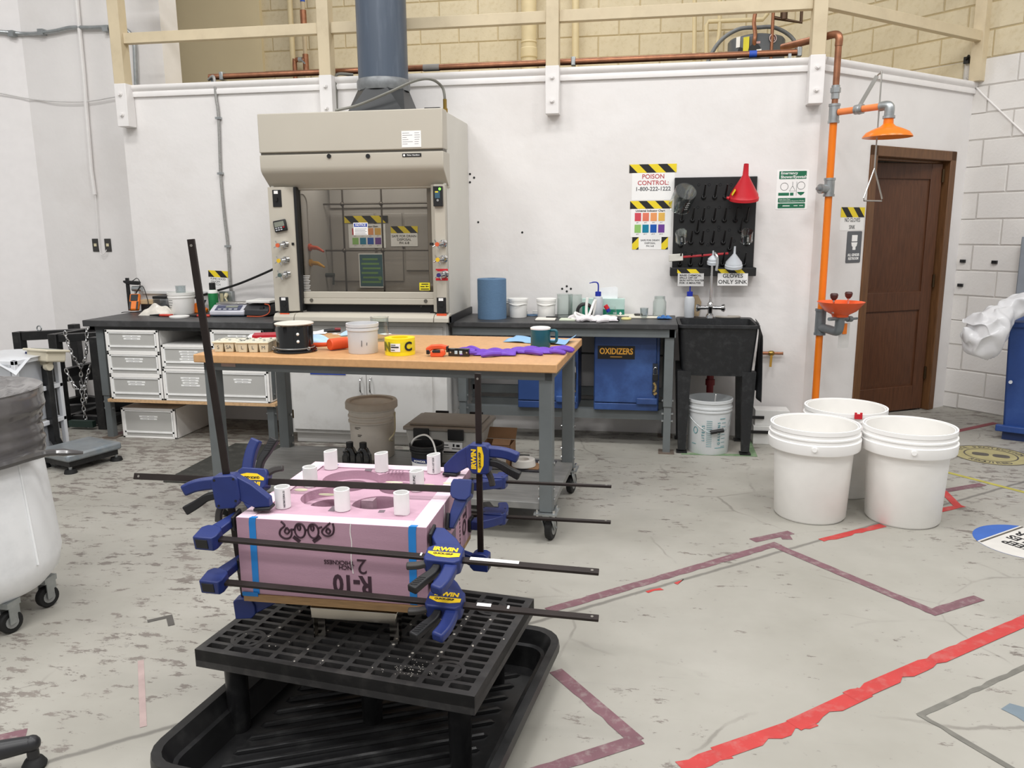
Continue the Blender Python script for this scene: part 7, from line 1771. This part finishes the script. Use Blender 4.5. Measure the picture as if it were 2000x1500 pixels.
B().bar(cb_+Vector((.035, 0, -.0)), cb_+(tp-cb_)*.14, .04, .07, (0, 1, 0)).bar(cb_+(tp-cb_)*.1, tp, .04, .07, (0, 1, 0)).obj('post', BLACKM, fs_, bev=.006)
CRM = M('display_cream', '#cfc7b2', .45, var=.02)
dz = tp
R_ = Matrix.Rotation(-ang-.25, 3, 'Z') @ Matrix.Rotation(-.15, 3, 'X')
def rbx(c_, d_, nm, mt, bev=.01): return B().cbox(dz+R_ @ Vector(c_), d_, R_).obj(nm, mt, fs_, bev=bev)
rbx((0, 0, .07), (.2, .14, .075), 'display_case', CRM); rbx((0, 0, .106), (.24, .17, .016), 'display_lid', CRM, .006); rbx((0, 0, .1145), (.17, .1, .003), 'display_window', M('lcd_grey'), .001)
rbx((0, 0, .03), (.07, .05, .05), 'bracket', CRM, .006)
B().cyl(dz+R_ @ Vector((-.065, -.02, .0)), dz+R_ @ Vector((-.03, -.02, .0)), .026, n=16).cyl(dz+R_ @ Vector((.03, -.02, .0)), dz+R_ @ Vector((.065, -.02, .0)), .026, n=16).obj('clamp_knob', CRM, fs_)
rbx((-.09, -.066, .075), (.05, .003, .03), 'blue_label', M('label_blue'), .001)
# gas cylinder racks
def rack_tube(b, p, q, w=.06): b.bar(p, q, w, w, (0, 0, 1) if abs(Vector(q).z-Vector(p).z) < .3 else (0, 1, 0))
def chain(t, pts, lw=.011, r=.0042):
    P_ = curve3(pts, 12); d = 0; nxt = 0; i = 0; last = P_[0]; k = 0
    step = .034
    acc = [0]
    for a, b2 in zip(P_, P_[1:]): acc.append(acc[-1]+(b2-a).length)
    s = 0; b_ = B()
    while s < acc[-1]:
        j = max(0, min(len(P_)-2, next((m_ for m_ in range(len(acc)) if acc[m_] > s), len(acc)-1)-1))
        f = (s-acc[j])/max(1e-6, acc[j+1]-acc[j]); p = P_[j].lerp(P_[j+1], f); d_ = (P_[j+1]-P_[j]).normalized()
        sd = d_.orthogonal().normalized(); sd = Matrix.Rotation(math.pi/2*(k % 2)+.4, 3, d_) @ sd
        b_.sweep([p+d_*(.022*math.cos(a))+sd*(lw*math.sin(a)) for a in [m_*math.pi/5 for m_ in range(11)]], r, 5, caps=False)
        s += step; k += 1
    o = b_.obj('chain', CHROME, t); tag(o, kind='stuff'); return o
def hook(t, p): 
    B().sweep([(p[0]+.02*math.cos(i*math.pi/6), p[1], p[2]+.02+.02*math.sin(i*math.pi/6)) for i in range(13)], .005, 6).obj('eye_bolt', GALV, t)
rk = T('cylinder_rack', 'black square tube gas cylinder rack, left of two against the wall', 'rack')
Yr = 5.62; P3 = lambda px, py, Y=Yr: on(px, py, Y=Y)
a0, a1 = P3(38, 655), P3(132, 640, 5.95)
x0_ = P3(38, 660).x; zt0 = P3(38, 648).z
xr = a1.x
def post_(t, x, y, z1, z0=0): B().box(x-.035, y-.035, z0, x+.035, y+.035, z1).obj('upright', BLACKM, t, bev=.004)
post_(rk, x0_, 5.62, zt0); post_(rk, x0_+.62, 6.0, zt0); post_(rk, x0_+.08, 6.15, zt0)
for z in (zt0-.035, .33, .06):
    B().bar((x0_, 5.62, z), (x0_+.62, 6.0, z), .06, .07).obj('rail', BLACKM, rk, bev=.003)
B().bar((x0_, 5.62, .06), (x0_+.08, 6.15, .06), .06, .07).bar((x0_+.08, 6.15, .06), (x0_+.62, 6.0, .06), .06, .07).obj('base_rail', BLACKM, rk)
for f in (.2, .8): hook(rk, (x0_+.62*f, 5.62+.38*f, zt0))
base(rk, (x0_, 5.62, 0))
rk2 = T('cylinder_rack', 'black square tube gas cylinder rack with chains next to the bench', 'rack')
xa, xb = P3(112, 700, 5.42).x, P3(200, 700, 5.42).x-.04
zt1 = P3(112, 652, 5.42).z
post_(rk2, xa, 5.42, zt1); post_(rk2, xb, 5.42, zt1-.02); post_(rk2, xa+.02, 6.0, zt1); post_(rk2, xb+.0, 6.0, zt1)
for z in (zt1-.035, .42):
    B().bar((xa, 5.42, z), (xa+.02, 6.0, z), .06, .07).bar((xa, 5.42 if z > .5 else 5.75, z), (xb, 5.68, z+.0), .055, .06).obj('rail', BLACKM, rk2, bev=.003)
B().bar((xa, 5.5, .05), (xb, 5.5, .05), .06, .06).bar((xa, 5.95, .08), (xb, 5.95, .08), .06, .06).bar((xb, 5.42, .05), (xb, 6, .05), .06, .06).bar((xa, 5.42, .05), (xa, 6, .05), .06, .06).obj('base_rail', BLACKM, rk2)
B().box(xa+.08, 5.36, .02, xb-.06, 5.4, .07).obj('green_plate', M('dark_green', '#22342e', .5), rk2)
cA, cB, cC = P3(128, 652, 5.4), P3(158, 715, 5.45), P3(170, 640, 5.5)
chain(rk2, [cA, P3(140, 690, 5.4), cB, P3(168, 690, 5.45), cC]); chain(rk2, [cB, P3(160, 770, 5.45), P3(172, 845, 5.42)])
chain(rk2, [P3(130, 725, 5.4), P3(145, 755, 5.4), P3(163, 757, 5.42), P3(176, 715, 5.45)]); chain(rk2, [P3(165, 757, 5.4), P3(170, 790, 5.4)])
base(rk2, (xa, 5.42, 0))
# white plastic drawer tower with film
dt = T('drawer_tower', 'white plastic drawer tower with a film cover behind the grey bin', 'drawer tower')
rp = fl(86, 905); 
tw = .42; td = .4
DTC = M('tower_plastic', '#d9dbdf', .35, var=.02); DTF = M('tower_drawer', '#c3c6cb', .3, trans=.2, var=.03)
zt_ = .8
x1_, y1_ = rp[0]-.02, rp[1]-.12
zt_ = on(60, 706, Y=y1_).z
b_ = B()
for xx in (x1_-tw, x1_-.03):
    for yy in (y1_, y1_+td-.03): b_.box(xx, yy, 0, xx+.03, yy+.03, zt_)
for z in (0, zt_*.33, zt_*.66, zt_-.03): b_.box(x1_-tw, y1_, z, x1_, y1_+.03, z+.03).box(x1_-.03, y1_, z, x1_, y1_+td, z+.03).box(x1_-tw, y1_+td-.03, z, x1_, y1_+td, z+.03).box(x1_-tw, y1_, z, x1_-tw+.03, y1_+td, z+.03)
b_.obj('frame', DTC, dt, bev=.004)
for z in (0, zt_*.33, zt_*.66): B().box(x1_-tw+.033, y1_-.005, z+.035, x1_-.033, y1_+td-.035, z+zt_*.33-.01).obj('drawer', DTF, dt, bev=.008)
def film(u, v):
    x = x1_-tw-.02+(tw+.04)*u; y = y1_-.02+(td+.04)*v
    return (x, y, zt_+.006+.004*math.sin(9*u+5*v)-.26*max(0, .3-v)*max(0, u-.62)*3.2)
B().grid(film, 20, 16).obj('film_cover', M('film_white', '#dfe1e4', .3, var=.03, trans=.2), dt)
base(dt, (x1_, y1_, 0))
# white dolly bin with grey liner can
Yc = 2.55
wb = T('rolling_bin', 'white round rolling bin with a black film wrapped grey rim at the left edge', 'bin')
er = on(80, 1100, Y=Yc).x; Rb = .33; cx_ = er-Rb
zb = on(20, 1235, Y=Yc).z; zm = on(65, 893, Y=Yc).z; ztp = on(68, 775, Y=Yc).z
zb = .13
WB = M('bin_white', '#eaebec', .45, var=.03, scale=4, dirt='#b9bbbd', dirt_amt=.3)
B().lathe([(0, zb), (Rb-.06, zb), (Rb-.015, zb+.05), (Rb, zb+.12), (Rb-.03, zm), (Rb-.04, zm), (Rb-.05, zm-.01)], (cx_, Yc, 0), 56).obj('body', WB, wb)
B().sweep([(cx_+Rb*math.cos(-.05)+.002, Yc+Rb*math.sin(-.05), zb+.12), (cx_+(Rb-.03)*math.cos(-.05)+.002, Yc+(Rb-.03)*math.sin(-.05), zm-.01)], .005, 6).obj('moulding_seam', WB, wb)
GR = M('can_grey', '#4b494a', .45, var=.06)
B().lathe([(Rb-.03, zm-.03), (Rb-.025, zm), (Rb-.02, ztp-.07), (Rb-.005, ztp-.06), (Rb+.0, ztp-.02), (Rb-.015, ztp), (Rb-.05, ztp-.02), (Rb-.06, zm), (0, zm)], (cx_, Yc, 0), 56).obj('grey_can', GR, wb)
FILM = M('dark_film', '#4b4949', .14, var=.1, scale=6, coat=.4)
def wrap(u, v):
    a = -1.6+2.4*u; z = zm-.02+(ztp-zm+.03)*v
    r_ = Rb-.014+.016*max(0, min(1, (v-.62)*12))*(1-.5*max(0, v-.93)*12)+.003*math.sin(9*u+14*v)*math.sin(5*u)+.0025*math.sin(40*v+7*u)*(v < .6)
    return (cx_+r_*math.cos(a), Yc+r_*math.sin(a), z)
B().grid(wrap, 60, 22).obj('film_wrap', M('wrapped_can', '#5d5a5a', .18, var=.08, scale=5, coat=.3), wb)
def cover(u, v):
    a = 2*math.pi*u; r_ = (Rb-.0)*(v)
    return (cx_+r_*math.cos(a), Yc+r_*math.sin(a), ztp-.02+.028*v+.01*math.sin(4*a)*v*(1-v)*4+.005*math.sin(34*v*math.cos(a)+20*v*math.sin(a)+3*math.sin(5*v*math.cos(a)))*(v < .97))
B().grid(cover, 60, 20).obj('film_cover', FILM, wb)
B().sweep(curve3([(cx_+Rb*math.cos(-1.0), Yc+Rb*math.sin(-1.0), zm-.02), (cx_+(Rb+.01)*math.cos(-.4), Yc+Rb*math.sin(-.4), zm-.0), (cx_+Rb+.03, Yc+.05, zm+.0), (cx_+Rb+.14, Yc+.12, zm-.012)], 6), [.018]*12+[.014]*3+[.016, .012, .01, .006], 8).obj('film_tail', FILM, wb)
text('BRUTE', M('can_emboss', '#33302f', .5), wb, (cx_+(Rb-.012)*math.cos(-.75), Yc+(Rb-.012)*math.sin(-.75), ztp-.12), .07, rot=(math.pi/2, 0, -.75+math.pi/2), bold=.02)
for a in (-.35, -1.1, .5, 1.6, 3.0):
    px_, py_ = cx_+(Rb-.07)*math.cos(a), Yc+(Rb-.07)*math.sin(a)
    w_ = B().cyl((px_-.014, py_+.005, .045), (px_+.014, py_-.005, .045), .044, n=22).obj('caster_wheel', RUBBER, wb, bev=.006)
    B().cyl((px_-.0165, py_+.006, .045), (px_+.0165, py_-.006, .045), .024, n=14).obj('hub', M('hub_grey'), w_)
    B().box(px_-.022, py_-.02, .04, px_-.018, py_+.03, .11).box(px_+.018, py_-.02, .04, px_+.022, py_+.03, .11).box(px_-.025, py_-.03, .108, px_+.025, py_+.035, .13).obj('caster_fork', GALV, w_)
base(wb, (cx_, Yc, 0))
rl2 = T('red_ball', 'small red ball shaped object at the left edge on the drawer tower', 'ball')
p = on(-2, 745, Y=4.0)
B().ball((p.x, 4.0, p.z), .022, 14, 10).cyl((p.x, 4.0, p.z-.04), (p.x, 4.0, p.z), .01, n=10).obj('ball', RED, rl2)
base(rl2, (p.x, 4.0, p.z-.04))
# black leg with foot at lower left
p0, p1 = on(-60, 1478, Z=.075), on(62, 1452, Z=.075)
sl_ = T('stand_leg', 'black leg with a round rubber foot at the lower left corner', 'stand')
B().sweep([p0, p0.lerp(p1, .6), p1], [.03, .026, .022], 14).ball((p1.x, p1.y, p1.z), .0235, 14, 8).cyl((p1.x, p1.y, .03), (p1.x, p1.y, .07), .016, n=14).obj('leg', M('leg_black', '#242426', .4, var=.08), sl_)
B().lathe([(0, 0), (.03, 0), (.033, .01), (.024, .026), (.015, .032), (0, .032)], (p1.x, p1.y, 0), 24).obj('foot', RUBBER, sl_)
base(sl_, (p1.x, p1.y, 0))
# ================================================================== FLOOR MARKINGS
PURT = M('faded_maroon_tape', '#735259', .7, var=.12, scale=14, dirt='#9a928d', dirt_amt=.6, dscale=30)
REDT_ = M('red_floor_tape', '#b43a38', .55, var=.08, scale=12, dirt='#a5a29b', dirt_amt=.25, dscale=18)
GRNT = M('green_floor_tape', '#6b8562', .7, var=.15, scale=20, dirt='#a9a89d', dirt_amt=.5, dscale=20)
YELT = M('olive_floor_tape', '#a9a14e', .7, var=.15, scale=12)
def strip(b, a, c_, w, z=.0012, rag=0, rnd=None):
    a = Vector((*fl(*a), 0)); c_ = Vector((*fl(*c_), 0)); d = (c_-a); L_ = d.length; d.normalize(); n_ = Vector((-d.y, d.x, 0))
    N_ = max(1, int(L_/.035)) if rag else 1; vs = []
    for i in range(N_+1):
        p = a+d*(L_*i/N_); r1_ = (rnd.random() < .18)*rnd.uniform(-rag*1.8, 0) if rag else 0; r2_ = (rnd.random() < .22)*rnd.uniform(-rag*2.2, 0) if rag else 0
        vs += [(*(p+n_*(w/2+r1_)).xy, z), (*(p-n_*(w/2+r2_)).xy, z)]
    b.add(vs, [(2*i, 2*i+1, 2*i+3, 2*i+2) for i in range(N_)])
rnd = random.Random(11)
def tape(label, segs, w, mt, rag=0):
    t = T('floor_tape', label, 'floor tape')
    for i, (a, c_) in enumerate(segs):
        b_ = B(); strip(b_, a, c_, w, .0012+.0004*i, rag, rnd); b_.obj('tape_strip', mt, t)
    p = fl(*segs[0][0]); return base(t, (p[0], p[1], 0))
tape('faded maroon tape in an open corner shape right of the black platform', [((1070, 1193), (1520, 1062)), ((1505, 1062), (1832, 1200)), ((1815, 1198), (1912, 1168))], .05, PURT, .003)
tape('short faded maroon tape piece lying left of the white buckets', [((1470, 1056), (1545, 1040)), ((1530, 1042), (1538, 1054))], .05, PURT)
tape('faded maroon tape corner beside the black tray at the bottom', [((1085, 1310), (1245, 1448)), ((1250, 1444), (1040, 1512))], .05, PURT, .003)
tape('long bright red floor tape strip at the lower right, torn in places', [((1330, 1500), (1420, 1470)), ((1400, 1472), (1585, 1408)), ((1550, 1418), (1690, 1352)), ((1660, 1362), (2050, 1192))], .058, REDT_, .01)
tape('red tape running under the white bucket on the floor', [((1605, 1056), (1725, 1026)), ((1822, 1000), (1880, 988)), ((1830, 948), (1872, 990))], .045, REDT_, .006)
tape('short maroon tape bar right of the white buckets', [((1838, 960), (1920, 946))], .05, PURT)
tape('small red paint remnants along the floor joint', [((1265, 1158), (1292, 1150)), ((1318, 1140), (1335, 1132))], .03, REDT_, .01)
tape('olive yellow floor tape line right of the buckets', [((1832, 918), (2040, 972))], .035, YELT)
tape('dark red tape on the floor before the brown door', [((1852, 846), (1945, 826))], .05, M('dark_red_tape', '#8b4a4f', .7, var=.1))
tape('green tape corner on the floor under the black sink', [((1330, 886), (1476, 890)), ((1472, 892), (1460, 862))], .05, GRNT)
tape('worn black outline tape at the lower right corner', [((1795, 1398), (2030, 1290)), ((1795, 1395), (1990, 1510))], .022, M('worn_black_tape', '#6f6d66', .7, var=.2, scale=20), .004)
tape('dark tape remnant left of the black platform', [((288, 1214), (332, 1204)), ((330, 1202), (335, 1222))], .024, M('dark_tape', '#4f4c48', .7, var=.1))
tape('maroon tape at the lower left by the black leg', [((-20, 1448), (52, 1432))], .05, PURT)
tape('faint reddish tape line left of the black tray', [((275, 1290), (280, 1420))], .02, M('faint_tape', '#a89490', .7, var=.1))
tape('dark maroon tape under the left bench foot', [((205, 855), (270, 835))], .06, M('bench_tape', '#7a5f5f', .7, var=.1))
gp = T('grey_floor_patch', 'slate grey rounded patch at the lower right edge of the floor', 'floor patch')
B().add([(*fl(*p), .0012) for p in ((1955, 1385), (1972, 1374), (2030, 1390), (2030, 1430), (1985, 1400))], [(0, 1, 2, 3, 4)]).obj('patch', M('slate_patch', '#6e7b84', .7, var=.08), gp)
p = fl(1985, 1395); base(gp, (p[0], p[1], 0))
# round floor stickers
def disc(t, r, z, mt, nm, n_=48, r_in=None):
    if r_in: return plate(nm, circ(0, 0, r, n_), [circ(0, 0, r_in, n_)], z, z+.0005, mt, t)
    return B().prism(circ(0, 0, r, n_), z, z+.0005, 'z').obj(nm, mt, t)
c0 = fl(1935, 889); rY = abs(on(1862, 889, Z=0).x-c0[0])
ys_ = T('floor_sticker', 'worn round yellow and black floor sticker in front of the blue bin', 'floor sticker', (c0[0], c0[1], 0), -.35)
SY = M('sticker_olive', '#a39a70', .7, var=.12, scale=10); SK = M('sticker_black', '#57524a', .7, var=.15)
disc(ys_, rY, .0006, SY, 'disc'); disc(ys_, rY, .0012, SK, 'outer_ring', r_in=rY*.95); disc(ys_, rY*.66, .0012, SK, 'inner_ring', r_in=rY*.62)
def arc_text(s, r, a0, da, size, flip, mt):
    for i, ch in enumerate(s):
        if ch == ' ': continue
        a = a0+da*i
        text(ch, mt, ys_, (r*math.cos(a), r*math.sin(a), .0014), size, rot=(0, 0, a-math.pi/2 if not flip else a+math.pi/2), bold=.03, ext=.0002)
arc_text('EYE PROTECTION', rY*.8, math.radians(160), -math.radians(10.5), rY*.22, False, SK)
arc_text('REQUIRED', rY*.8, math.radians(-125), math.radians(9.5), rY*.22, True, SK)
B().prism(rrect(-rY*.45, -rY*.18, -.01, rY*.16, .03), .0012, .0016, 'z').prism(rrect(.01, -rY*.18, rY*.45, rY*.16, .03), .0012, .0016, 'z').obj('goggle_symbol', SK, ys_)
c0 = (1.835, 3.985); rB = .231
bs_ = T('floor_sticker', 'round blue and white KEEP AISLES CLEAR floor sticker at the right edge', 'floor sticker', (c0[0], c0[1], 0), math.radians(130))
SB = M('sticker_blue', '#3a62ae', .6, var=.06); SW = M('sticker_white', '#cfccc6', .6, var=.05)
disc(bs_, rB, .0006, SB, 'disc')
h_ = .58*rB; al_ = math.acos(.58)
wp = [(rB*.995*math.cos(a), rB*.995*math.sin(a)) for a in [al_+(math.pi-2*al_)*i/12 for i in range(13)]]+[(rB*.995*math.cos(a), rB*.995*math.sin(a)) for a in [math.pi+al_+(math.pi-2*al_)*i/12 for i in range(13)]]
B().prism(wp, .0011, .0014, 'z').obj('white_band', SW, bs_)
for s_ in (-1, 1): B().box(s_*h_*.88-.006, -rB*.82, .0014, s_*h_*.88+.006, rB*.82, .0016).obj('black_line', SK, bs_)
text('KEEP\nAISLES\nCLEAR', INK, bs_, (0, 0, .0018), rB*.34, rot=(0, 0, 0), bold=.03, ext=.0002, sx=.8)

GROUPS = {'drawer_unit': 'white drawer units under the left bench', 'large_bucket': 'large white buckets on the floor', 'small_bucket': 'small white buckets on the benches',
 'white_block': 'white plaster blocks on the towel strip', 'plastic_jug': 'black jugs on the table shelf', 'floor_tape': 'tape markings on the floor', 'floor_sticker': 'round floor stickers',
 'cylinder_rack': 'black gas cylinder racks', 'face_mask': 'face masks on the table', 'glass_beaker': 'glass beakers', 'funnel': 'funnels on the drying rack', 'mould_tray': 'cream mould trays on the table',
 'chemical_cabinet': 'blue cabinets under the right bench', 'wash_bottle': 'wash bottles with blue caps', 'wax_slab': 'wax slabs on the right bench', 'paper_sheet': 'loose papers on the table',
 'data_plate': 'data plates on the left wall', 'pipe_hole': 'black stubs on the block wall', 'plastic_cup': 'plastic cups on the benches', 'workbench': 'steel workbenches along the wall', 'hand_tool': 'hand tools on the left bench'}
for o in COL.objects:
    if o.parent is None and o.get('category') and not o.get('group'):
        g = GROUPS.get(o.name.split('.')[0])
        if g: o['group'] = g
        elif o.name.split('.')[0] == 'glove': o['group'] = 'purple gloves on the table' if 'purple' in o['label'] else 'white work gloves on the bench'
